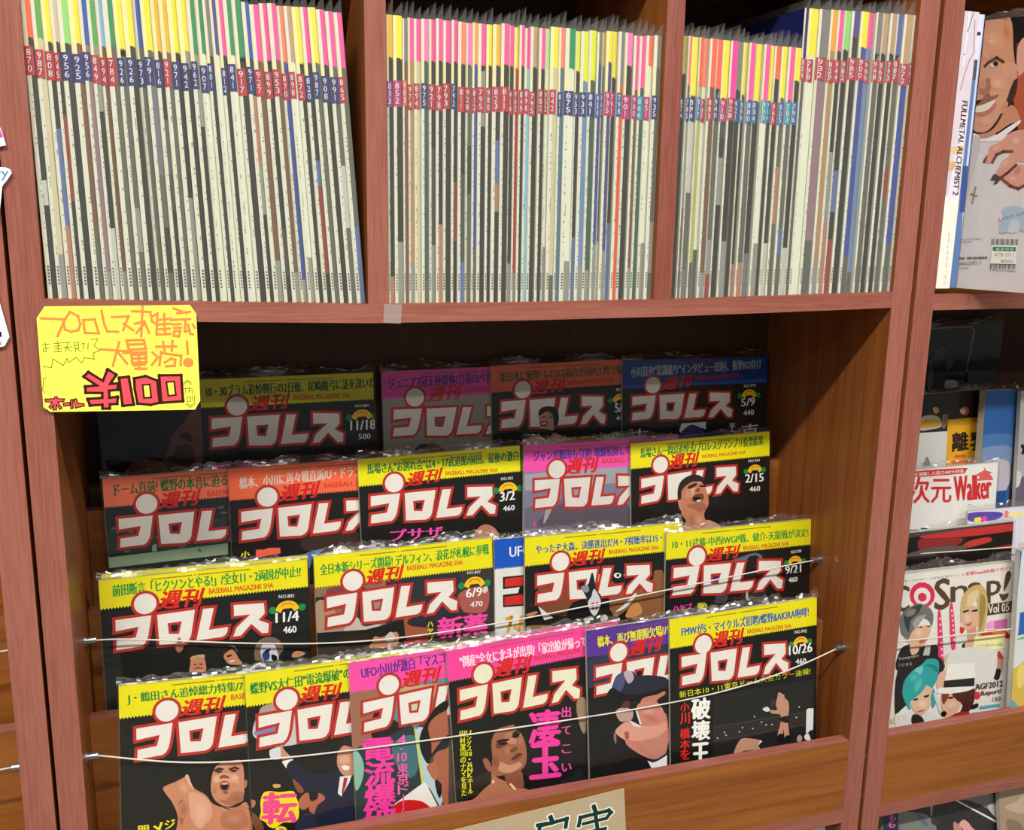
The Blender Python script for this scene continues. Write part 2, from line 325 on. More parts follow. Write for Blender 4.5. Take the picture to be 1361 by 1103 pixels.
# ================================================================ upright magazines
SPN=json.loads(r'''[[0,0.0024,0.0068,0.00762,0.2572,0.0126,"E8603C","2C2D26","B02A34",46,"1st upright magazine from the left in the left bay, orange top, black cover",814],[0,0.01032,0.00711,0.00732,0.2575,0.0142,"58A050","C4BC9C","B02A34",46,"2nd upright magazine from the left in the left bay, green top, cream cover",667],[0,0.01793,0.00815,0.00679,0.2551,0.0157,"ECDC38","2C2D26","B02A34",46,"3rd upright magazine from the left in the left bay, yellow top, black cover",476],[0,0.025,0.00749,0.00534,0.2557,0.0171,"C8B8A0","2C2D26","B02A34",46,"4th upright magazine from the left in the left bay, pale top, black cover",53],[0,0.03056,0.00805,0.00834,0.2553,0.0183,"8CD070","2C2D26","2C2E6C",46,"5th upright magazine from the left in the left bay, light green top, black cover",480],[0,0.03924,0.00791,0.00828,0.2561,0.0201,"ECDC38","70503C","2C2E6C",46,"6th upright magazine from the left in the left bay, yellow top, brown cover",104],[0,0.04786,0.00658,0.0063,0.255,0.0218,"2E58A8","8C7078","2C2E6C",46,"7th upright magazine from the left in the left bay, blue top, mauve cover",221],[0,0.05442,0.00584,0.00633,0.2555,0.0232,"58A050","2C2D26","B02A34",46,"8th upright magazine from the left in the left bay, green top, black cover",888],[0,0.06101,0.00745,0.00601,0.2555,0.0245,"90B8D8","70503C","B02A34",46,"9th upright magazine from the left in the left bay, light blue top, brown cover",816],[0,0.06726,0.00432,0.00791,0.2569,0.0258,"2E8A58","5C5E54","B02A34",46,"10th upright magazine from the left in the left bay, green top, grey cover",455],[0,0.07551,0.00457,0.00707,0.255,0.0275,"ECDC38","5C5E54","2C2E6C",46,"11th upright magazine from the left in the left bay, yellow top, grey cover",892],[0,0.08288,0.00402,0.008,0.2573,0.029,"ECDC38","2C2D26","2C2E6C",46,"12th upright magazine from the left in the left bay, yellow top, black cover",983],[0,0.09121,0.00842,0.00643,0.2576,0.0307,"2E58A8","5C5E54","2C2E6C",46,"13th upright magazine from the left in the left bay, blue top, grey cover",296],[0,0.09792,0.00541,0.0076,0.2556,0.0321,"ECDC38","5C5E54","2C2E6C",46,"14th upright magazine from the left in the left bay, yellow top, grey cover",897],[0,0.10584,0.00705,0.00662,0.2556,0.0337,"E0B030","2C2D26","2C2E6C",46,"15th upright magazine from the left in the left bay, amber top, black cover",963],[0,0.11275,0.00836,0.00707,0.2556,0.0351,"E0B030","5C5E54","B02A34",46,"16th upright magazine from the left in the left bay, amber top, grey cover",988],[0,0.12012,0.00802,0.00772,0.2559,0.0367,"ECDC38","2C2D26","2C2E6C",46,"17th upright magazine from the left in the left bay, yellow top, black cover",369],[0,0.12818,0.00587,0.00794,0.2578,0.0383,"ECDC38","2C2D26","2C2E6C",46,"18th upright magazine from the left in the left bay, yellow top, black cover",270],[0,0.13647,0.00429,0.0067,0.2559,0.04,"2E8A58","2C2D26","2C2E6C",46,"19th upright magazine from the left in the left bay, green top, black cover",617],[0,0.14346,0.00664,0.0066,0.2568,0.0415,"2E8A58","D8DCC8","2C2E6C",46,"20th upright magazine from the left in the left bay, green top, white cover",724],[0,0.15035,0.00552,0.00558,0.2559,0.0429,"7C7A76","2C2D26","2C2E6C",46,"21st upright magazine from the left in the left bay, grey top, black cover",838],[0,0.15618,0.00538,0.00523,0.2571,0.0441,"504888","D8DCC8","",46,"22nd upright magazine from the left in the left bay, dull purple top, white cover",189],[0,0.16164,0.00617,0.00618,0.2571,0.0452,"F0549C","2C2D26","2C2E6C",46,"23rd upright magazine from the left in the left bay, pink top, black cover",58],[0,0.16809,0.00515,0.00684,0.2578,0.0466,"2E8A58","D8DCC8","2C2E6C",46,"24th upright magazine from the left in the left bay, green top, white cover",972],[0,0.17524,0.00737,0.00858,0.2575,0.0481,"2E8A58","2C2D26","B02A34",46,"25th upright magazine from the left in the left bay, green top, black cover",18],[0,0.18421,0.00647,0.00634,0.2563,0.0499,"2E58A8","2C2D26","2C2E6C",46,"26th upright magazine from the left in the left bay, blue top, black cover",385],[0,0.19084,0.0066,0.00841,0.255,0.0513,"F0549C","70503C","B02A34",46,"27th upright magazine from the left in the left bay, pink top, brown cover",47],[0,0.19963,0.00718,0.00705,0.2569,0.0531,"F0549C","2C2D26","B02A34",46,"28th upright magazine from the left in the left bay, pink top, black cover",977],[0,0.207,0.00488,0.00741,0.2573,0.0547,"F0549C","70503C","B02A34",46,"29th upright magazine from the left in the left bay, pink top, brown cover",951],[0,0.21475,0.00769,0.00647,0.2564,0.0563,"F08468","3C4A94","B02A34",46,"30th upright magazine from the left in the left bay, salmon top, blue cover",524],[0,0.22152,0.0056,0.0065,0.2566,0.0577,"B89878","D8DCC8","B02A34",46,"31st upright magazine from the left in the left bay, beige top, white cover",794],[0,0.22832,0.00608,0.00718,0.2568,0.0591,"ECDC38","2C2D26","B02A34",46,"32nd upright magazine from the left in the left bay, yellow top, black cover",799],[0,0.23584,0.00759,0.00722,0.2576,0.0607,"F0549C","2C2D26","2C2E6C",46,"33rd upright magazine from the left in the left bay, pink top, black cover",37],[0,0.24339,0.00595,0.00692,0.2579,0.0623,"ECDC38","5C5E54","2C2E6C",46,"34th upright magazine from the left in the left bay, yellow top, grey cover",213],[0,0.25064,0.00553,0.00762,0.2568,0.0638,"F0549C","2C2D26","2C2E6C",46,"35th upright magazine from the left in the left bay, pink top, black cover",940],[0,0.25862,0.00467,0.00733,0.2558,0.0654,"F0549C","5C5E54","2C2E6C",46,"36th upright magazine from the left in the left bay, pink top, grey cover",719],[0,0.2663,0.00645,0.00803,0.2559,0.067,"F0549C","5C5E54","B02A34",46,"37th upright magazine from the left in the left bay, pink top, grey cover",324],[1,0.29656,0.00538,0.00597,0.2574,0.0,"E0B030","2C2D26","8A2C7C",36,"1st upright magazine from the left in the middle bay, amber top, black cover",641],[1,0.30252,0.00467,0.00841,0.2571,0.0,"ECDC38","2C2D26","B0286C",36,"2nd upright magazine from the left in the middle bay, yellow top, black cover",495],[1,0.31093,0.00473,0.00498,0.2551,0.0,"7C7A76","70503C","D06048",36,"3rd upright magazine from the left in the middle bay, grey top, brown cover",615],[1,0.31591,0.0064,0.00597,0.2562,0.0,"F0549C","A8845C","B02A34",36,"4th upright magazine from the left in the middle bay, pink top, tan cover",243],[1,0.32189,0.00733,0.00677,0.256,0.0,"F0549C","C4BC9C","B02A34",36,"5th upright magazine from the left in the middle bay, pink top, cream cover",256],[1,0.32866,0.00605,0.00701,0.2563,0.0,"F07CB4","3C5A4C","2C2E6C",36,"6th upright magazine from the left in the middle bay, soft pink top, dark green cover",57],[1,0.33566,0.00841,0.0069,0.2569,0.0,"F0549C","2C2D26","B02A34",36,"7th upright magazine from the left in the middle bay, pink top, black cover",820],[1,0.34256,0.00622,0.00651,0.2575,0.0,"F0549C","2C2D26","B02A34",36,"8th upright magazine from the left in the middle bay, pink top, black cover",133],[1,0.34907,0.00842,0.00831,0.2567,0.0,"F0549C","2C2D26","B02A34",36,"9th upright magazine from the left in the middle bay, pink top, black cover",135],[1,0.35738,0.00684,0.00578,0.2574,0.0,"F0549C","2C2D26","2C2E6C",36,"10th upright magazine from the left in the middle bay, pink top, black cover",109],[1,0.36317,0.00476,0.00717,0.2561,0.0,"F08468","2C2D26","B02A34",36,"11th upright magazine from the left in the middle bay, salmon top, black cover",60],[1,0.37033,0.0078,0.0072,0.2559,0.0,"F07CB4","5C5E54","B02A34",36,"12th upright magazine from the left in the middle bay, soft pink top, grey cover",464],[1,0.37754,0.00815,0.00542,0.2569,0.0,"F0A030","3C4A94","B02A34",36,"13th upright magazine from the left in the middle bay, orange-yellow top, blue cover",173],[1,0.38296,0.00839,0.00792,0.2564,0.0,"F0549C","2C2D26","B02A34",36,"14th upright magazine from the left in the middle bay, pink top, black cover",499],[1,0.39088,0.0071,0.00569,0.256,0.0,"ECDC38","2C2D26","B02A34",36,"15th upright magazine from the left in the middle bay, yellow top, black cover",280],[1,0.39657,0.00531,0.00784,0.2562,0.0,"E0B030","2C2D26","B02A34",36,"16th upright magazine from the left in the middle bay, amber top, black cover",150],[1,0.40441,0.00451,0.00832,0.2575,0.0,"F0549C","2C2D26","B02A34",36,"17th upright magazine from the left in the middle bay, pink top, black cover",544],[1,0.41273,0.00832,0.00555,0.2569,0.0,"F0549C","2C2D26","B02A34",36,"18th upright magazine from the left in the middle bay, pink top, black cover",511],[1,0.41828,0.00791,0.00445,0.2555,0.0,"ECDC38","B42820","B02A34",36,"19th upright magazine from the left in the middle bay, yellow top, red cover",503],[1,0.42274,0.00523,0.00521,0.2573,0.0,"F0549C","2C2D26","B02A34",36,"20th upright magazine from the left in the middle bay, pink top, black cover",888],[1,0.42795,0.00626,0.00583,0.2552,0.0,"F0389C","88B4C8","B02A34",36,"21st upright magazine from the left in the middle bay, magenta pink top, pale blue cover",814],[1,0.43378,0.00749,0.00811,0.2571,0.0,"B89878","2C2D26","B02A34",36,"22nd upright magazine from the left in the middle bay, beige top, black cover",679],[1,0.44188,0.00415,0.00618,0.2559,0.0,"F0549C","2C2D26","B02A34",36,"23rd upright magazine from the left in the middle bay, pink top, black cover",572],[1,0.44806,0.00717,0.00545,0.2558,0.0,"A8E098","D8DCC8","B02A34",36,"24th upright magazine from the left in the middle bay, mint top, white cover",497],[1,0.45351,0.00519,0.00828,0.2579,0.0,"ECDC38","C4BC9C","B02A34",36,"25th upright magazine from the left in the middle bay, yellow top, cream cover",733],[1,0.4618,0.00532,0.00641,0.2578,0.0,"F08468","4C7080","2C2E6C",36,"26th upright magazine from the left in the middle bay, salmon top, teal-grey cover",665],[1,0.46821,0.0048,0.01052,0.2576,0.0,"18904C","D8DCC8","2C2E6C",36,"27th upright magazine from the left in the middle bay, emerald green top, white cover",485],[1,0.47873,0.00646,0.00579,0.2558,0.0,"D8E028","2C2D26","2C2E6C",36,"28th upright magazine from the left in the middle bay, lime yellow top, black cover",687],[1,0.48451,0.00523,0.00821,0.2559,0.0,"D8E028","6A84B0","2C2E6C",45,"29th upright magazine from the left in the middle bay, lime yellow top, blue-grey cover",512],[1,0.49273,0.00691,0.00849,0.2574,0.0,"D8E028","3C5A4C","2C2E6C",45,"30th upright magazine from the left in the middle bay, lime yellow top, dark green cover",356],[1,0.50122,0.00523,0.0054,0.256,0.0,"7C7A76","3C4A94","1E5C9C",28,"31st upright magazine from the left in the middle bay, grey top, blue cover",960],[1,0.50662,0.00773,0.00392,0.2561,0.0,"E0B030","5C5E54","8A2C7C",30,"32nd upright magazine from the left in the middle bay, amber top, grey cover",863],[1,0.51054,0.00478,0.00638,0.2576,0.0,"ECDC38","4A4478","B0286C",28,"33rd upright magazine from the left in the middle bay, yellow top, violet cover",460],[1,0.51692,0.00839,0.00632,0.2579,0.0,"ECDC38","2C2D26","B0286C",42,"34th upright magazine from the left in the middle bay, yellow top, black cover",530],[1,0.52324,0.00464,0.00659,0.2579,0.0,"7C7A76","E0502C","1E5C9C",50,"35th upright magazine from the left in the middle bay, grey top, red-orange cover",203],[1,0.52983,0.00776,0.01013,0.2578,0.0,"F07CB4","2C2D26","B0286C",30,"36th upright magazine from the left in the middle bay, soft pink top, black cover",488],[1,0.53996,0.00527,0.00577,0.2552,0.0,"F0549C","70503C","B0286C",50,"37th upright magazine from the left in the middle bay, pink top, brown cover",686],[1,0.54573,0.00729,0.00805,0.2555,0.0,"F0549C","3C5A4C","2090A8",48,"38th upright magazine from the left in the middle bay, pink top, dark green cover",799],[1,0.55378,0.00821,0.00793,0.2565,0.0,"F0644C","D8DCC8","B0286C",28,"39th upright magazine from the left in the middle bay, coral top, white cover",958],[1,0.5617,0.00589,0.00813,0.2569,0.0,"7C7A76","5C5E54","2C2E6C",30,"40th upright magazine from the left in the middle bay, grey top, grey cover",793],[2,0.59323,0.0079,0.00538,0.2585,0.0,"B0AC48","2C2D26","2C2E6C",35.0,"1st upright magazine from the left in the right bay, olive top, black cover",28],[2,0.59861,0.00488,0.00374,0.2582,0.0,"F08468","5C5E54","2C2E6C",46,"2nd upright magazine from the left in the right bay, salmon top, grey cover",639],[2,0.60234,0.00693,0.00833,0.2579,0.0,"ECDC38","5C5E54","2C2E6C",55.0,"3rd upright magazine from the left in the right bay, yellow top, grey cover",702],[2,0.61068,0.00481,0.00502,0.2576,0.0,"E8603C","B0AC58","1E5C9C",46,"4th upright magazine from the left in the right bay, orange top, olive cover",482],[2,0.6157,0.00841,0.00672,0.2573,0.0,"F08468","D8DCC8","B02A34",46,"5th upright magazine from the left in the right bay, salmon top, white cover",913],[2,0.62241,0.0046,0.00801,0.257,0.0,"F0644C","70503C","B02A34",46,"6th upright magazine from the left in the right bay, coral top, brown cover",185],[2,0.63043,0.00617,0.0072,0.2567,0.0,"F0644C","5C5E54","2C2E6C",46,"7th upright magazine from the left in the right bay, coral top, grey cover",425],[2,0.63763,0.00609,0.00817,0.2564,0.0,"ECDC38","2C2D26","B0286C",55.0,"8th upright magazine from the left in the right bay, yellow top, black cover",626],[2,0.6458,0.00432,0.00855,0.2561,0.0,"F0389C","2C2D26","B02A34",55.0,"9th upright magazine from the left in the right bay, magenta pink top, black cover",735],[2,0.65435,0.00806,0.00782,0.2558,0.0,"7C7A76","2C2D26","1E5C9C",46,"10th upright magazine from the left in the right bay, grey top, black cover",415],[2,0.66217,0.00828,0.005,0.2555,0.0,"ECDC38","2C2D26","1E5C9C",50.0,"11th upright magazine from the left in the right bay, yellow top, black cover",887],[2,0.66718,0.00452,0.0078,0.2552,0.0,"F0549C","5C5E54","1E5C9C",55.0,"12th upright magazine from the left in the right bay, pink top, grey cover",382],[2,0.67497,0.00834,0.00949,0.2549,0.0,"ECDC38","2C2D26","1E5C9C",55.0,"13th upright magazine from the left in the right bay, yellow top, black cover",308],[2,0.68446,0.00443,0.00752,0.2546,0.0,"F0549C","D8DCC8","2090A8",55.0,"14th upright magazine from the left in the right bay, pink top, white cover",347],[2,0.69199,0.00828,0.00659,0.2543,0.0,"ECDC38","2C2D26","1E5C9C",55.0,"15th upright magazine from the left in the right bay, yellow top, black cover",360],[2,0.69858,0.00768,0.0075,0.254,0.0,"F0644C","2C2D26","B02A34",32.0,"16th upright magazine from the left in the right bay, coral top, black cover",832],[2,0.70608,0.00654,0.00709,0.2537,0.0,"ECDC38","5C5E54","1E5C9C",50.0,"17th upright magazine from the left in the right bay, yellow top, grey cover",478],[2,0.71317,0.00464,0.00801,0.2534,0.0,"F0549C","5C5E54","2090A8",52.0,"18th upright magazine from the left in the right bay, pink top, grey cover",577],[2,0.72118,0.00615,0.0085,0.2531,0.0,"ECDC38","2C2D26","1E5C9C",32.0,"19th upright magazine from the left in the right bay, yellow top, black cover",136],[2,0.72967,0.00674,0.00539,0.292,0.0,"24266C","5C5E54","B02A34",60.0,"1st of the taller magazines in the right bay, navy top, grey cover",914],[2,0.73506,0.00698,0.01218,0.292,0.0,"ECDC38","D8DCC8","B02A34",46,"2nd of the taller magazines in the right bay, yellow top, white cover",333],[2,0.74724,0.00655,0.01327,0.292,0.0,"7C7A76","8C7078","B02A34",50.0,"3rd of the taller magazines in the right bay, grey top, mauve cover",144],[2,0.76052,0.00546,0.0086,0.292,0.0,"F0A030","A8845C","B02A34",40.0,"4th of the taller magazines in the right bay, orange-yellow top, tan cover",577],[2,0.76912,0.00569,0.00827,0.292,0.0,"F0549C","2C2D26","B02A34",40.0,"5th of the taller magazines in the right bay, pink top, black cover",231],[2,0.77739,0.00622,0.00878,0.292,0.0,"8CD070","2C2D26","B02A34",38.0,"6th of the taller magazines in the right bay, light green top, black cover",725],[2,0.78617,0.00571,0.01068,0.292,0.0,"504888","2C2D26","B02A34",25.0,"7th of the taller magazines in the right bay, dull purple top, black cover",935],[2,0.79685,0.00472,0.01028,0.292,0.0,"ECDC38","3C4A94","B02A34",35.0,"8th of the taller magazines in the right bay, yellow top, blue cover",758],[2,0.80714,0.00841,0.00846,0.292,0.0,"F0549C","6A84B0","B02A34",35.0,"9th of the taller magazines in the right bay, pink top, blue-grey cover",425],[2,0.81559,0.00409,0.0085,0.292,0.0,"7C7A76","5C5E54","B02A34",40.0,"10th of the taller magazines in the right bay, grey top, grey cover",314],[2,0.82409,0.00621,0.00901,0.292,0.0,"B89878","2C2D26","B02A34",40.0,"11th of the taller magazines in the right bay, beige top, black cover",488],[2,0.83311,0.00411,0.00858,0.292,0.0,"B89878","2C2D26","B02A34",40.0,"12th of the taller magazines in the right bay, beige top, black cover",983],[2,0.84169,0.006,0.00959,0.292,0.0,"5864A0","5C5E54","B02A34",40.0,"13th of the taller magazines in the right bay, slate blue top, grey cover",800],[2,0.85128,0.00461,0.01109,0.292,0.0,"B89878","3C4A94","B02A34",50.0,"14th of the taller magazines in the right bay, beige top, blue cover",491],[2,0.86236,0.0064,0.01262,0.292,0.0,"A8C8E8","3C4A94","B02A34",35.0,"15th of the taller magazines in the right bay, sky blue top, blue cover",957]]''')
XB=(0,.2951,.5901)
GRP=('magazines filed upright in the left bay','magazines filed upright in the middle bay','magazines filed upright in the right bay')
SL={}
def digits(s):
    mb=MB(); 
    for i,ch in enumerate(s):
        V,Fc=textgeo(ch,.05)
        for f in Fc: mb.face([(V[k][0],0,(V[k][1]-1)*.8-i*1.0) for k in f],'D4D4DC')
    return mb
for bay,x,y,t,H,lean,band,strip,box,bl,lab,sd in SPN:
    rn=random.Random(sd); z=Z0+sag(max(0,min(WT,x)))
    r=thing('magazine',lab,'magazine',(x,y,z),GRP[bay]); r.rotation_euler=(0,-lean,0)
    g=t*.97; D=.2; wf=rn.uniform(.40,.52)       # share of the front that is the white fold
    if bay: wf=rn.uniform(.33,.44) if bay==1 else rn.uniform(.18,.3)
    mb=MB(); mb.box(0,g,.0006,D,0,H,'C8C6B4' if band!='24266C' else '20245C',skip='f')
    xm=g*wf
    wh='D2D4C2'; tl={'ECDC38':'E8E0A0','E0B030':'E8DCA0'}.get(band,'DCD6C2')
    zb=H-bl/1000
    for za,zc,c in ((0,.195,wh),(.195,max(zb,.2),'E0D8A8' if bay<2 else 'D0CCB8'),(max(zb,.2),H,tl)):
        mb.face([(0,.0006,za),(xm,0,za),(xm,0,zc),(0,.0006,zc)],c)
    # cover part: darker photo areas, band with a saw-tooth foot
    segs=[]; zc=0
    pal=['4A4A42','34342E','5A5C54','8A8C84','6C7078']
    if strip in ('2C2D26','5C5E54','7C6058'): 
        while zc<zb-.01:
            h=rn.uniform(.02,.09); c=strip if rn.random()<.72 else rn.choice(pal+['A87860','B8BAB0','5C6C9C','8C3C34'])
            if zc>.12: c=strip if rn.random()<.9 else rn.choice(pal)
            segs.append((zc,min(zc+h,zb),c)); zc+=h
    else:
        k=rn.uniform(.02,.06); segs=[(0,k,rn.choice([strip,'8A8C84','5A5C54'])),(k,zb,strip)]
    for a,b,c in segs: mb.face([(xm,0,a),(g,.0012,a),(g,.0012,b),(xm,0,b)],c)
    k=3; dx=(g-xm)/k
    P=[(xm,0,H),(xm,0,zb)]
    for i in range(k): P+= [(xm+dx*(i+.5),.0003+.0009*(i+.5)/k,zb-.0018),(xm+dx*(i+1),.0003+.0009*(i+1)/k-.0001,zb)]
    P+=[(g,.0011,H)]
    P=[(a,b-.00005,c) for a,b,c in P]
    mb.face(P,band)
    for i in range(rn.randint(14,22)):   # tiny vertical text on the fold
        za=rn.uniform(.03,.17); mb.face([(xm*.62,-.00006+.0002,za),(xm*.9,-.00008,za),(xm*.9,-.00008,za+.0013),(xm*.62,.00014,za+.0013)],'8A8A7C')
    zz=.012
    for i in range(6): mb.face([(xm*.4,.0001,zz),(xm*.85,-.00008,zz),(xm*.85,-.00008,zz+.0016),(xm*.4,.0001,zz+.0016)],'5A5A50'); zz+=.0028
    if bay<2 and rn.random()<.6:  # staple line
        zs=rn.uniform(.075,.09); mb.face([(xm*.97,-.0002,zs),(xm*1.06,-.0002,zs),(xm*1.06,-.0002,zs+.012),(xm*.97,-.0002,zs+.012)],'3A3A34')
    cv=mb.build('cover',PRINT,r)
    if box:
        zt=.2015 if not(bay==2 and H>.28) else .2455; zt+=rn.uniform(-.002,.002); zt-= .001 if bay else -.001
        b=MB(); xe=g*rn.uniform(.72,.95)
        b.face([(0,.0002,zt-.0225),(xe,-.0002,zt-.0225),(xe,-.0002,zt),(0,.0002,zt)],box)
        bo=b.build('number_box',PRINT,r)
        s=str(rn.randint(780,999)); k=s
        if k not in SL: SL[k]=digits(s)
        dm=MB(); 
        for f,c in zip(SL[k].f,SL[k].c): dm.face([(xe*.2+SL[k].v[i][0]*xe*.5,-.0004,zt-.002+SL[k].v[i][2]*.0064) for i in f],c)
        dm.build('issue_number',PRINT,bo)
    # clear sleeve: front fold and the right-hand sheet, open at the top
    e=rn.uniform(.009,.0165); q=MB(); gg=g+(t-g)*.6
    q.face([(-.0001,-.0012,-.0005),(gg,-.0010,-.0005),(gg,-.0008,H+e),(0,.0004,H+e*.05)])
    q.face([(gg,-.0010,-.0005),(gg,.19,0),(gg,.19,H+e-.002),(gg,-.0008,H+e)])
    q.build('plastic_sleeve',SPL,r,False)
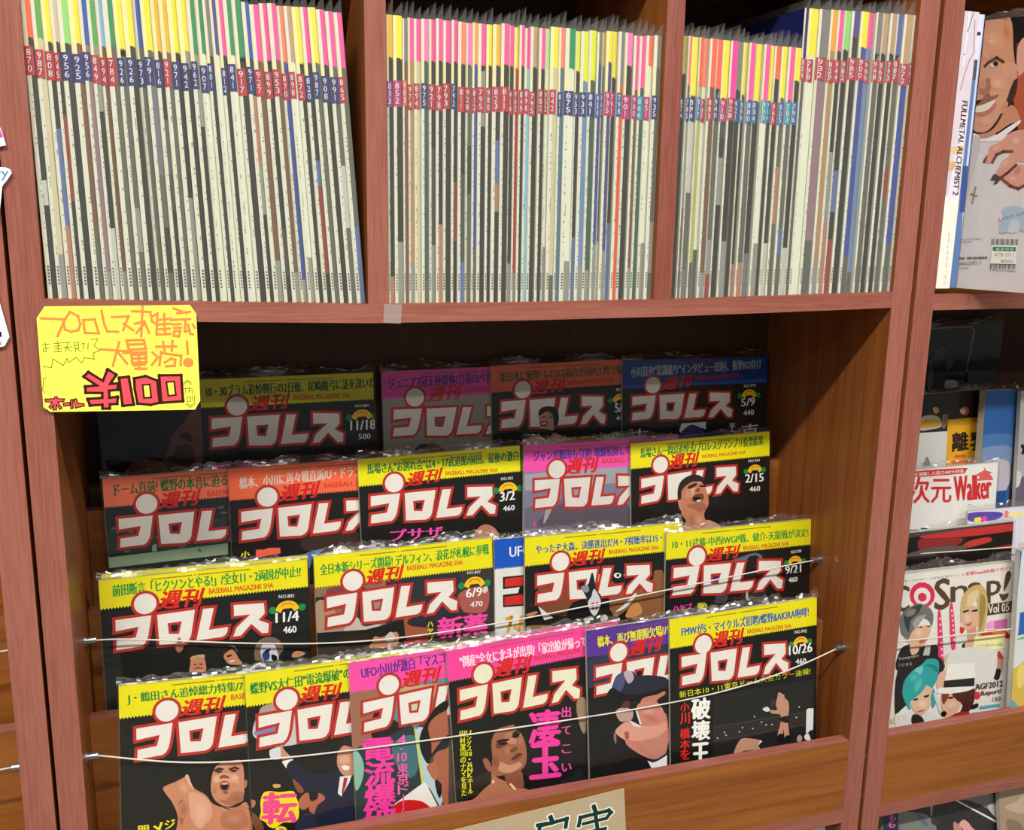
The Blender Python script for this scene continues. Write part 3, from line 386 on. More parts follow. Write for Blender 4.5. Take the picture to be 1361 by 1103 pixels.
# ================================================================ front magazines and the rest of the covers
MAGS=[json.loads(l) for l in r'''{"name":"magazine","label":"yellow-topped wrestling magazine with a shouting bare-chested man, leftmost in the front pocket","w":0.205,"H":0.2576,"bg":"1A1A18","group":"front magazines leaning in the display pockets","cat":"magazine","sleeve":1,"t":0.004,"edge":"C9C7B8","M":[[0.99877,0.02516,-0.04261],[0.03973,0.10561,0.99361],[0.02148,0.02079,-0.636]],"band":"E6DC14","ops":[["Q",0,"E6DC14",[0,0,2050,0,2050,325,2034,346,2019,325,2003,346,1988,325,1972,346,1957,325,1941,346,1926,325,1910,346,1895,325,1879,346,1864,325,1848,346,1833,325,1817,346,1802,325,1786,346,1770,325,1755,346,1739,325,1724,346,1708,325,1693,346,1677,325,1662,346,1646,325,1631,346,1615,325,1600,346,1584,325,1569,346,1553,325,1538,346,1522,325,1506,346,1491,325,1475,346,1460,325,1444,346,1429,325,1413,346,1398,325,1382,346,1367,325,1351,346,1336,325,1320,346,1305,325,1289,346,1273,325,1258,346,1242,325,1227,346,1211,325,1196,346,1180,325,1165,346,1149,325,1134,346,1118,325,1103,346,1087,325,1072,346,1056,325,1041,346,1025,325,1009,346,994,325,978,346,963,325,947,346,932,325,916,346,901,325,885,346,870,325,854,346,839,325,823,346,808,325,792,346,777,325,761,346,745,325,730,346,714,325,699,346,683,325,668,346,652,325,637,346,621,325,606,346,590,325,575,346,559,325,544,346,528,325,512,346,497,325,481,346,466,325,450,346,435,325,419,346,404,325,388,346,373,325,357,346,342,325,326,346,311,325,295,346,280,325,264,346,248,325,233,346,217,325,202,346,186,325,171,346,155,325,140,346,124,325,109,346,93,325,78,346,62,325,47,346,31,325,16,346,0,325]],["D",1,"7A5A20",[500,1500,42],0],["T",2,"12803A","J・鶴田さん追悼総力特集/7・31",[83,208,1355,194,78,91],0.05],["T",3,"D0361A","BASEBALL",[1068,270,1355,267,1069,211],0.045],["T",4,"D3221C","週刊",[568,385,964,378,618,221],0.075],["M",5,"E6E2DC",[0.9867,0.0433,0.1936,-0.0282,1.0022,2.3978,44.8,31.0],"1A1A18"],["P",6,"C98868",[402,1105,513,1063,598,1028,641,1005,667,1085,704,1161,800,1235,859,1315,908,1346,1039,1438,1172,1387,1233,1444,1247,1931,547,1810,540,1454,489,1282,437,1192]],["P",6,"A9684A",[553,1268,638,1304,648,1400,604,1464,571,1530,551,1456]],["P",6,"D9A488",[661,1190,821,1285,874,1460,786,1565,679,1500,648,1353]],["P",6,"DDB09A",[614,1019,641,1005,667,1085,698,1172,651,1118]],["P",6,"B87656",[984,1453,1182,1460,1232,1637,1092,1663,961,1593]],["S",6,"C98868","DCA88A",[597,1134,653,1107,644,1232]],["S",6,"C98868","A4664A",[595,1368,658,1391,577,1470]],["S",6,"D9A488","E4B498",[755,1441,842,1455,753,1619]],["S",6,"B87656","C88E70",[1093,1543,1193,1558,1093,1615]],["S",6,"C98868","B06E50",[1116,1414,1261,1437,1116,1450]],["P",6,"15110F",[854,1314,836,1051,868,914,945,842,1076,819,1186,857,1224,952,1231,1108,1200,1223,1172,1387,1039,1414]],["P",6,"C78A6C",[864,1114,883,1011,933,935,1053,916,1152,918,1185,1006,1193,1174,1183,1317,1105,1388,1006,1397,908,1322,865,1221]],["P",6,"D9A183",[943,1043,1030,1043,1118,1092,1140,1166,1052,1142,964,1141]],["P",6,"B07054",[1084,1254,1184,1269,1161,1361,1039,1390,930,1302,1006,1325]],["S",6,"C78A6C","DCA488",[987,966,1064,970,991,1014]],["S",6,"D9A183","E6B89C",[921,1087,964,1093,920,1134]],["S",6,"D9A183","E6B89C",[1096,1100,1146,1108,1096,1148]],["S",6,"B07054","94583E",[1128,1332,1194,1342,1127,1380]],["S",6,"C78A6C","B4765A",[898,1202,931,1207,898,1261]],["L",7,"3A2018",[905,990,943,978,976,988],2],["L",7,"3A2018",[1053,999,1097,987,1130,1004],2],["P",6,"4A2418",[905,1004,943,995,976,1014,943,1021]],["P",6,"4A2418",[1053,1017,1091,1007,1124,1023,1091,1035]],["P",6,"8A4E38",[948,1067,987,1049,1036,1074,1041,1095,986,1082,959,1088]],["Q",6,"A85A48",[1049,1177,1044,1201,1029,1219,1008,1227,985,1223,964,1209,949,1187,944,1161,950,1138,964,1120,985,1112,1009,1115,1030,1129,1044,1151]],["Q",6,"120A08",[1034,1182,1030,1199,1020,1211,1005,1217,988,1214,973,1204,963,1189,959,1171,963,1154,974,1141,989,1136,1005,1138,1020,1148,1030,1164]],["P",6,"D8C0B0",[970,1139,1024,1142,1019,1156,975,1152]],["Q",6,"9A5A44",[1036,1246,1033,1251,1025,1254,1013,1255,1001,1253,989,1249,981,1243,979,1238,981,1233,989,1230,1001,1230,1014,1231,1025,1236,1033,1241]],["P",6,"B87A5C",[1195,1151,1220,1142,1217,1202,1197,1223]],["T",7,"E8E020","闘",[159,1638,258,1643,161,1466],0.03],["T",7,"E8E020","メ",[290,1601,395,1601,292,1461],0.08],["T",7,"E8E020","ジ",[412,1545,507,1545,413,1448],0.08]]}
{"name":"magazine","label":"yellow-topped wrestling magazine with a smiling man in a suit raising his arm","w":0.205,"H":0.2531,"bg":"191919","group":"front magazines leaning in the display pockets","cat":"magazine","sleeve":1,"t":0.004,"edge":"C9C7B8","M":[[0.99956,0.02975,0.00081],[-0.00392,0.10441,0.99453],[0.15244,0.02157,-0.636]],"ops":[["P",6,"C8C4CC",[122,444,158,379,237,368,336,408,492,457,519,631,637,821,476,841,362,839,216,819,76,699,52,623,85,509]],["P",6,"8C7CB8",[80,628,282,608,302,666,100,679]],["P",6,"A8988C",[158,379,316,357,335,432,144,448]],["Q",0,"E6DC14",[0,0,2050,0,2050,344,2034,365,2019,344,2003,365,1988,344,1972,365,1957,344,1941,365,1926,344,1910,365,1895,344,1879,365,1864,344,1848,365,1833,344,1817,365,1802,344,1786,365,1770,344,1755,365,1739,344,1724,365,1708,344,1693,365,1677,344,1662,365,1646,344,1631,365,1615,344,1600,365,1584,344,1569,365,1553,344,1538,365,1522,344,1506,365,1491,344,1475,365,1460,344,1444,365,1429,344,1413,365,1398,344,1382,365,1367,344,1351,365,1336,344,1320,365,1305,344,1289,365,1273,344,1258,365,1242,344,1227,365,1211,344,1196,365,1180,344,1165,365,1149,344,1134,365,1118,344,1103,365,1087,344,1072,365,1056,344,1041,365,1025,344,1009,365,994,344,978,365,963,344,947,365,932,344,916,365,901,344,885,365,870,344,854,365,839,344,823,365,808,344,792,365,777,344,761,365,745,344,730,365,714,344,699,365,683,344,668,365,652,344,637,365,621,344,606,365,590,344,575,365,559,344,544,365,528,344,512,365,497,344,481,365,466,344,450,365,435,344,419,365,404,344,388,365,373,344,357,365,342,344,326,365,311,344,295,365,280,344,264,365,248,344,233,365,217,344,202,365,186,344,171,365,155,344,140,365,124,344,109,365,93,344,78,365,62,344,47,365,31,344,16,365,0,344]],["D",1,"7A5A20",[500,1500,42],0],["T",2,"12803A","蝶野VS大仁田\"電流爆破\"の",[52,234,1082,215,52,108],0.05],["T",4,"D3221C","週刊",[535,402,933,413,588,232],0.075],["M",5,"E6E2DC",[0.9835,0.0088,-2.2551,0.002,1.0407,1.7937,41.2,34.2],"191919"],["P",6,"D6D6DE",[208,876,237,845,328,843,342,900,322,969,232,959]],["P",6,"C88E70",[329,813,371,893,435,978,411,998,333,983,325,897]],["Q",6,"EDEDED",[329,1001,441,985,451,1011,373,1082]],["P",6,"1C2238",[374,1076,451,1005,555,1122,713,1213,854,1220,926,1191,1040,1299,1067,1529,1053,1903,641,1817,624,1665,555,1391,457,1250]],["P",6,"C88E70",[915,1015,966,914,1054,941,1072,1093,1071,1280,981,1282,925,1203,902,1124]],["P",6,"2A2018",[908,990,937,896,1034,851,1074,883,1071,969,983,941,934,982]],["P",6,"F0EADC",[950,1170,986,1162,1032,1186,1019,1220,972,1209]],["P",6,"D8A488",[931,1055,1025,1060,1034,1136,940,1131]],["Q",6,"E8E8EC",[897,1458,928,1278,1052,1289,1026,1359,931,1502]],["Q",6,"A82838",[969,1298,1010,1306,989,1389,943,1492,939,1454]],["P",6,"B46A50",[483,1463,555,1391,611,1427,595,1535,535,1572,491,1539]],["P",6,"B46A50",[599,1437,705,1421,760,1494,676,1551,637,1642,592,1596]],["P",6,"201A1A",[601,1388,682,1404,679,1477,609,1488]],["P",6,"8A5038",[431,1208,502,1283,544,1365,498,1380,455,1311]],["P",6,"B87850",[-22,1351,44,1376,30,1434,-15,1437]],["P",6,"7A4630",[-17,1485,58,1549,118,1696,29,1689]],["P",6,"D8A060",[231,1231,298,1244,302,1275,240,1269]],["P",6,"262C44",[486,1649,603,1611,647,1694,653,1820,434,1774]],["P",6,"F0E020",[93,1398,126,1308,194,1297,294,1328,430,1343,461,1422,481,1500,474,1646,415,1684,313,1669,231,1713,164,1681,133,1625,79,1578,94,1496]],["T",7,"F04A8C","転",[101,1643,440,1689,131,1306],0.08],["P",6,"F0E020",[230,1737,254,1706,311,1711,349,1756,350,1867,225,1841]],["Q",6,"F04A8C",[330,1789,325,1812,313,1829,297,1836,279,1832,264,1818,254,1797,251,1772,256,1749,268,1733,284,1725,302,1729,317,1743,327,1764]]]}
{"name":"magazine","label":"pink-topped wrestling magazine with bold pink vertical lettering and a flag, front pocket","w":0.205,"H":0.2504,"bg":"50443E","group":"front magazines leaning in the display pockets","cat":"magazine","sleeve":1,"t":0.004,"edge":"C9C7B8","M":[[0.9995,0.03056,0.00855],[-0.01169,0.10418,0.99449],[0.26075,0.02191,-0.636]],"ops":[["P",6,"9A6A54",[3,328,330,321,472,406,460,678,353,908,415,1170,-15,1088]],["P",6,"5A8C94",[474,357,843,342,1068,328,1052,781,856,646,699,845,456,777]],["P",6,"C0A878",[546,381,644,360,966,387,1041,399,1037,500,711,546,541,492]],["P",6,"1E1A1C",[259,581,412,669,530,765,698,883,682,968,424,946,210,857]],["Q",0,"F04FA8",[0,0,2050,0,2050,322,2034,343,2019,322,2003,343,1988,322,1972,343,1957,322,1941,343,1926,322,1910,343,1895,322,1879,343,1864,322,1848,343,1833,322,1817,343,1802,322,1786,343,1770,322,1755,343,1739,322,1724,343,1708,322,1693,343,1677,322,1662,343,1646,322,1631,343,1615,322,1600,343,1584,322,1569,343,1553,322,1538,343,1522,322,1506,343,1491,322,1475,343,1460,322,1444,343,1429,322,1413,343,1398,322,1382,343,1367,322,1351,343,1336,322,1320,343,1305,322,1289,343,1273,322,1258,343,1242,322,1227,343,1211,322,1196,343,1180,322,1165,343,1149,322,1134,343,1118,322,1103,343,1087,322,1072,343,1056,322,1041,343,1025,322,1009,343,994,322,978,343,963,322,947,343,932,322,916,343,901,322,885,343,870,322,854,343,839,322,823,343,808,322,792,343,777,322,761,343,745,322,730,343,714,322,699,343,683,322,668,343,652,322,637,343,621,322,606,343,590,322,575,343,559,322,544,343,528,322,512,343,497,322,481,343,466,322,450,343,435,322,419,343,404,322,388,343,373,322,357,343,342,322,326,343,311,322,295,343,280,322,264,343,248,322,233,343,217,322,202,343,186,322,171,343,155,322,140,343,124,322,109,343,93,322,78,343,62,322,47,343,31,322,16,343,0,322]],["D",1,"7A5A20",[500,1500,42],0],["T",2,"5A2890","UFO小川が激白「マスコ",[135,201,1055,169,129,66],0.05],["T",4,"D3221C","週刊",[552,372,954,366,602,192],0.075],["M",5,"E6E2DC",[0.9734,0.0178,-0.8091,-0.0318,1.0177,2.07,42.1,31.1],"C8D0B0"],["P",6,"25383C",[23,1032,135,929,452,862,675,827,751,1424,540,1714,51,1737,-9,1725]],["P",6,"8CB8A8",[2,978,82,1043,111,1198,68,1364,6,1402]],["P",6,"3E6E78",[436,972,683,929,706,1288,603,1395,462,1215]],["Q",6,"C8D25A",[675,827,699,856,761,1490,736,1498]],["Q",6,"B4CCD8",[724,835,860,872,790,1050,809,1219,923,1535,995,1653,938,1810,833,1569,761,1490,699,856]],["P",6,"A8644A",[819,954,890,738,1055,691,1027,1815,967,1725,925,1484,840,1391,799,1306,883,1245]],["P",6,"16120F",[739,939,826,778,931,644,1059,590,1055,691,927,745,835,855,865,1064,846,1226,807,1269,738,1103]],["P",6,"1C2024",[861,1177,940,1077,1057,984,1052,1124,937,1153,872,1205]],["P",6,"B06C50",[799,1306,844,1276,908,1263,929,1370,926,1459,875,1468,828,1388]],["P",6,"1A1512",[887,1477,961,1543,942,1694,907,1635]],["Q",6,"E8E6E2",[425,1658,761,1477,786,1489,901,1770,913,1811,437,1807]],["P",6,"CC1A22",[418,1688,494,1640,617,1650,740,1698,837,1795,824,1812,438,1794]],["T",7,"F03EA4","電",[109,1116,434,1145,120,870],0.08],["T",7,"F03EA4","流",[114,1392,429,1423,127,1120],0.08],["T",7,"F03EA4","爆",[102,1660,430,1694,115,1386],0.08],["T",7,"F03EA4","破",[73,1907,425,1946,86,1631],0.08],["T",7,"F060B0","4",[483,999,575,1007,488,887],0.06],["T",7,"F060B0","・",[498,1077,554,1082,501,1015],0.06],["T",7,"F060B0","10",[476,1187,580,1196,480,1087],0.06],["T",7,"F060B0","東",[470,1318,587,1329,475,1205],0.06],["T",7,"F060B0","京",[465,1444,588,1456,470,1318],0.06],["T",7,"F060B0","ド",[466,1558,583,1570,471,1445],0.06],["T",7,"F060B0","|",[503,1706,540,1710,509,1567],0.06],["T",7,"F060B0","ム",[475,1802,573,1813,478,1713],0.06]]}
{"name":"magazine","label":"pink-topped wrestling magazine with cream title and a young man looking up","w":0.207,"H":0.2497,"bg":"131313","group":"front magazines leaning in the display pockets","cat":"magazine","sleeve":1,"t":0.004,"edge":"C9C7B8","M":[[0.99877,0.03347,0.03645],[-0.03974,0.10328,0.99386],[0.3742,0.02221,-0.636]],"ops":[["Q",0,"F0449C",[0,0,2070,0,2070,340,2054,361,2039,340,2023,361,2007,340,1992,361,1976,340,1960,361,1945,340,1929,361,1913,340,1898,361,1882,340,1866,361,1850,340,1835,361,1819,340,1803,361,1788,340,1772,361,1756,340,1741,361,1725,340,1709,361,1694,340,1678,361,1662,340,1647,361,1631,340,1615,361,1600,340,1584,361,1568,340,1552,361,1537,340,1521,361,1505,340,1490,361,1474,340,1458,361,1443,340,1427,361,1411,340,1396,361,1380,340,1364,361,1349,340,1333,361,1317,340,1302,361,1286,340,1270,361,1255,340,1239,361,1223,340,1208,361,1192,340,1176,361,1160,340,1145,361,1129,340,1113,361,1098,340,1082,361,1066,340,1051,361,1035,340,1019,361,1004,340,988,361,972,340,957,361,941,340,925,361,910,340,894,361,878,340,862,361,847,340,831,361,815,340,800,361,784,340,768,361,753,340,737,361,721,340,706,361,690,340,674,361,659,340,643,361,627,340,612,361,596,340,580,361,565,340,549,361,533,340,518,361,502,340,486,361,470,340,455,361,439,340,423,361,408,340,392,361,376,340,361,361,345,340,329,361,314,340,298,361,282,340,267,361,251,340,235,361,220,340,204,361,188,340,172,361,157,340,141,361,125,340,110,361,94,340,78,361,63,340,47,361,31,340,16,361,0,340]],["D",1,"7A5A20",[500,1500,42],0],["T",2,"F4D8E4","\"倒産\"全女に北斗が出現/「家出娘が帰って",[148,218,1660,244,144,82],0.05],["T",3,"D0361A","BASEBALL MAGAZINE SHA",[1016,298,1713,296,1019,240],0.045],["T",4,"D3221C","週刊",[522,403,923,411,586,207],0.075],["M",5,"E8E4CC",[0.9381,-0.0178,0.0368,0.0066,1.0815,-0.6523,40.3,33.3],"131313"],["P",6,"2A2624",[-49,1521,261,1500,431,1499,420,1681,-63,1726]],["P",6,"9A8468",[1519,855,1615,874,1597,1247,1543,1222,1499,985]],["P",6,"1A2026",[1250,1792,1390,1756,1492,1684,1570,1810,1567,1864,1261,1848]],["P",6,"100E10",[282,1153,279,997,402,893,483,845,614,846,767,942,814,1057,834,1166,625,1109,448,1424,374,1355]],["P",6,"B47656",[432,1473,493,1566,594,1642,643,1719,814,1772,798,1809,217,1785,247,1733,356,1653,424,1603]],["P",6,"A06448",[452,1137,525,1010,632,993,737,995,798,1093,845,1208,861,1357,843,1486,773,1550,703,1600,598,1563,480,1550,431,1499,453,1347]],["P",6,"8A543E",[600,1537,773,1550,801,1636,794,1767,643,1706,594,1642]],["P",6,"C48A6A",[628,1057,760,1059,809,1148,724,1222,622,1161]],["P",6,"C89474",[529,1390,658,1458,765,1442,789,1500,652,1549,523,1494]],["S",6,"A06448","C08A6C",[679,1094,782,1088,689,1147]],["S",6,"A06448","7E4A34",[490,1381,542,1393,484,1485]],["S",6,"A06448","B87E62",[793,1197,845,1208,788,1275]],["S",6,"A06448","B87E62",[641,1283,704,1274,664,1362]],["P",6,"6E3E2C",[502,1174,609,1158,633,1202,525,1232]],["P",6,"1A0E0A",[516,1171,595,1168,646,1195,580,1201]],["P",6,"1A0E0A",[697,1117,745,1095,791,1104,769,1146,722,1149]],["P",6,"120C0A",[504,1155,544,1131,649,1140,655,1161,556,1160]],["P",6,"120C0A",[692,1097,746,1069,772,1081,752,1096]],["P",6,"7A4630",[654,1286,723,1254,759,1269,733,1303,679,1311]],["P",6,"5E2E26",[668,1401,717,1352,771,1337,810,1359,728,1394]],["P",6,"8A4A3C",[687,1418,797,1363,795,1389,713,1417]],["P",6,"17110F",[738,982,814,1057,798,1106,748,1043]],["P",6,"9A6048",[337,1321,389,1320,435,1421,418,1483,369,1433]],["P",6,"F0C8B0",[425,1590,452,1589,457,1617,436,1625]],["P",6,"F0C8B0",[631,1683,658,1676,708,1748,694,1764]],["T",7,"F03EA4","凄",[906,1274,1268,1316,928,876],0.08],["T",7,"F03EA4","玉",[890,1676,1251,1722,912,1262],0.08],["T",7,"E84CA8","出",[1310,1026,1420,1038,1316,901],0.06],["T",7,"E84CA8","て",[1299,1231,1409,1243,1305,1132],0.06],["T",7,"E84CA8","こ",[1288,1456,1398,1470,1293,1350],0.06],["T",7,"E84CA8","い",[1277,1676,1394,1691,1282,1576],0.06],["T",7,"E6E21E","リ",[163,996,218,1002,166,941],0.08],["T",7,"E6E21E","ン",[161,1057,216,1063,164,1003],0.08],["T",7,"E6E21E","グ",[159,1119,214,1125,162,1064],0.08],["T",7,"E6E21E","ス",[157,1181,212,1187,161,1126],0.08],["T",7,"E6E21E","10",[155,1242,210,1249,159,1187],0.08],["T",7,"E6E21E","・",[153,1304,208,1311,157,1249],0.08],["T",7,"E6E21E","26",[151,1366,206,1373,155,1311],0.08],["T",7,"E6E21E","N",[149,1428,205,1435,153,1373],0.08],["T",7,"E6E21E","K",[147,1490,203,1497,151,1435],0.08],["T",7,"E6E21E","ホ",[146,1552,201,1559,149,1497],0.08],["T",7,"E6E21E","|",[144,1615,199,1622,147,1559],0.08],["T",7,"E6E21E","ル",[142,1677,197,1684,145,1621],0.08],["T",7,"E6E21E","田",[86,1001,147,1008,90,932],0.06],["T",7,"E6E21E","村",[83,1077,144,1084,88,1007],0.06],["T",7,"E6E21E","潔",[81,1152,142,1159,85,1082],0.06],["T",7,"E6E21E","司",[78,1228,139,1235,83,1158],0.06],["T",7,"E6E21E","の",[76,1304,137,1311,80,1234],0.06],["T",7,"E6E21E","ナ",[73,1380,135,1387,78,1310],0.06],["T",7,"E6E21E","マ",[71,1456,132,1463,75,1385],0.06],["T",7,"E6E21E","を",[68,1532,130,1540,73,1462],0.06],["T",7,"E6E21E","見",[66,1608,127,1616,70,1538],0.06],["T",7,"E6E21E","た",[63,1685,125,1693,68,1614],0.06]]}
{"name":"magazine","label":"purple-topped wrestling magazine with two bare-chested wrestlers grappling","w":0.206,"H":0.2526,"bg":"141517","group":"front magazines leaning in the display pockets","cat":"magazine","sleeve":1,"t":0.004,"edge":"C9C7B8","M":[[0.9994,0.03124,0.01501],[-0.01819,0.10398,0.99441],[0.53294,0.02174,-0.636]],"ops":[["P",6,"30344C",[-6,346,1046,338,1040,690,37,683,-12,568]],["Q",0,"5A3496",[0,0,2060,0,2060,310,2044,331,2029,310,2013,331,1998,310,1982,331,1966,310,1951,331,1935,310,1920,331,1904,310,1888,331,1873,310,1857,331,1842,310,1826,331,1810,310,1795,331,1779,310,1763,331,1748,310,1732,331,1717,310,1701,331,1685,310,1670,331,1654,310,1639,331,1623,310,1607,331,1592,310,1576,331,1561,310,1545,331,1529,310,1514,331,1498,310,1483,331,1467,310,1451,331,1436,310,1420,331,1405,310,1389,331,1373,310,1358,331,1342,310,1327,331,1311,310,1295,331,1280,310,1264,331,1248,310,1233,331,1217,310,1202,331,1186,310,1170,331,1155,310,1139,331,1124,310,1108,331,1092,310,1077,331,1061,310,1046,331,1030,310,1014,331,999,310,983,331,968,310,952,331,936,310,921,331,905,310,890,331,874,310,858,331,843,310,827,331,812,310,796,331,780,310,765,331,749,310,733,331,718,310,702,331,687,310,671,331,655,310,640,331,624,310,609,331,593,310,577,331,562,310,546,331,531,310,515,331,499,310,484,331,468,310,453,331,437,310,421,331,406,310,390,331,375,310,359,331,343,310,328,331,312,310,297,331,281,310,265,331,250,310,234,331,218,310,203,331,187,310,172,331,156,310,140,331,125,310,109,331,94,310,78,331,62,310,47,331,31,310,16,331,0,310]],["D",1,"7A5A20",[500,1500,42],0],["T",2,"E8E018","橋本、再び無期限欠場/バト",[144,218,1152,205,136,86],0.05],["T",4,"D3221C","週刊",[531,389,928,380,585,213],0.075],["M",5,"E6E2DC",[0.9669,0.0145,-2.7728,0.0094,1.0222,0.5995,40.4,31.8],"141517"],["P",6,"23283A",[317,704,362,604,448,565,577,573,633,636,806,658,1039,744,1036,935,772,943,569,962,414,814,316,757]],["P",6,"4A5078",[332,679,391,596,463,574,474,703,400,798,345,748]],["P",6,"B8A8B8",[463,568,563,571,589,669,517,710]],["P",6,"0E1216",[245,798,317,730,457,821,686,874,993,845,1037,907,800,976,497,936,354,964,270,923]],["P",6,"C07A68",[662,992,714,920,889,909,993,886,992,927,888,991,973,1143,1017,1206,1026,1552,736,1291,638,1110]],["P",6,"C88272",[625,1005,684,975,873,994,974,1122,1015,1294,1010,1611,934,1720,787,1685,614,1575,472,1438,503,1336,678,1259,623,1127]],["S",6,"C88272","DCA090",[769,1098,886,1119,767,1180]],["S",6,"C88272","B06A5A",[811,1188,934,1253,790,1236]],["S",6,"C88272","DCA898",[562,1265,670,1322,536,1324]],["S",6,"C88272","B06A5C",[760,1549,925,1637,729,1620]],["P",6,"D89A88",[333,1263,449,1176,564,1184,678,1259,883,1283,1001,1264,999,1374,821,1450,674,1450,502,1403,444,1379]],["P",6,"C08070",[674,1450,880,1434,1014,1376,1010,1611,904,1701,759,1631]],["P",6,"B89890",[353,1010,453,988,567,1049,550,1154,421,1158,365,1093]],["P",6,"8A7078",[346,1306,343,1414,316,1355,318,1274]],["Q",6,"E0D8E0",[507,1146,678,1259,663,1270,577,1241]],["Q",6,"E0D8E0",[596,1027,618,1031,679,1232,657,1242]],["P",6,"A85848",[453,1299,504,1295,509,1377,473,1384]],["P",6,"5E2E30",[425,956,484,912,540,949,510,998,439,992]],["Q",6,"E6E6F0",[745,1697,815,1739,1009,1666,1006,1818,799,1804]],["P",6,"2A2C34",[787,1691,875,1702,1009,1652,1009,1680,845,1737]]]}
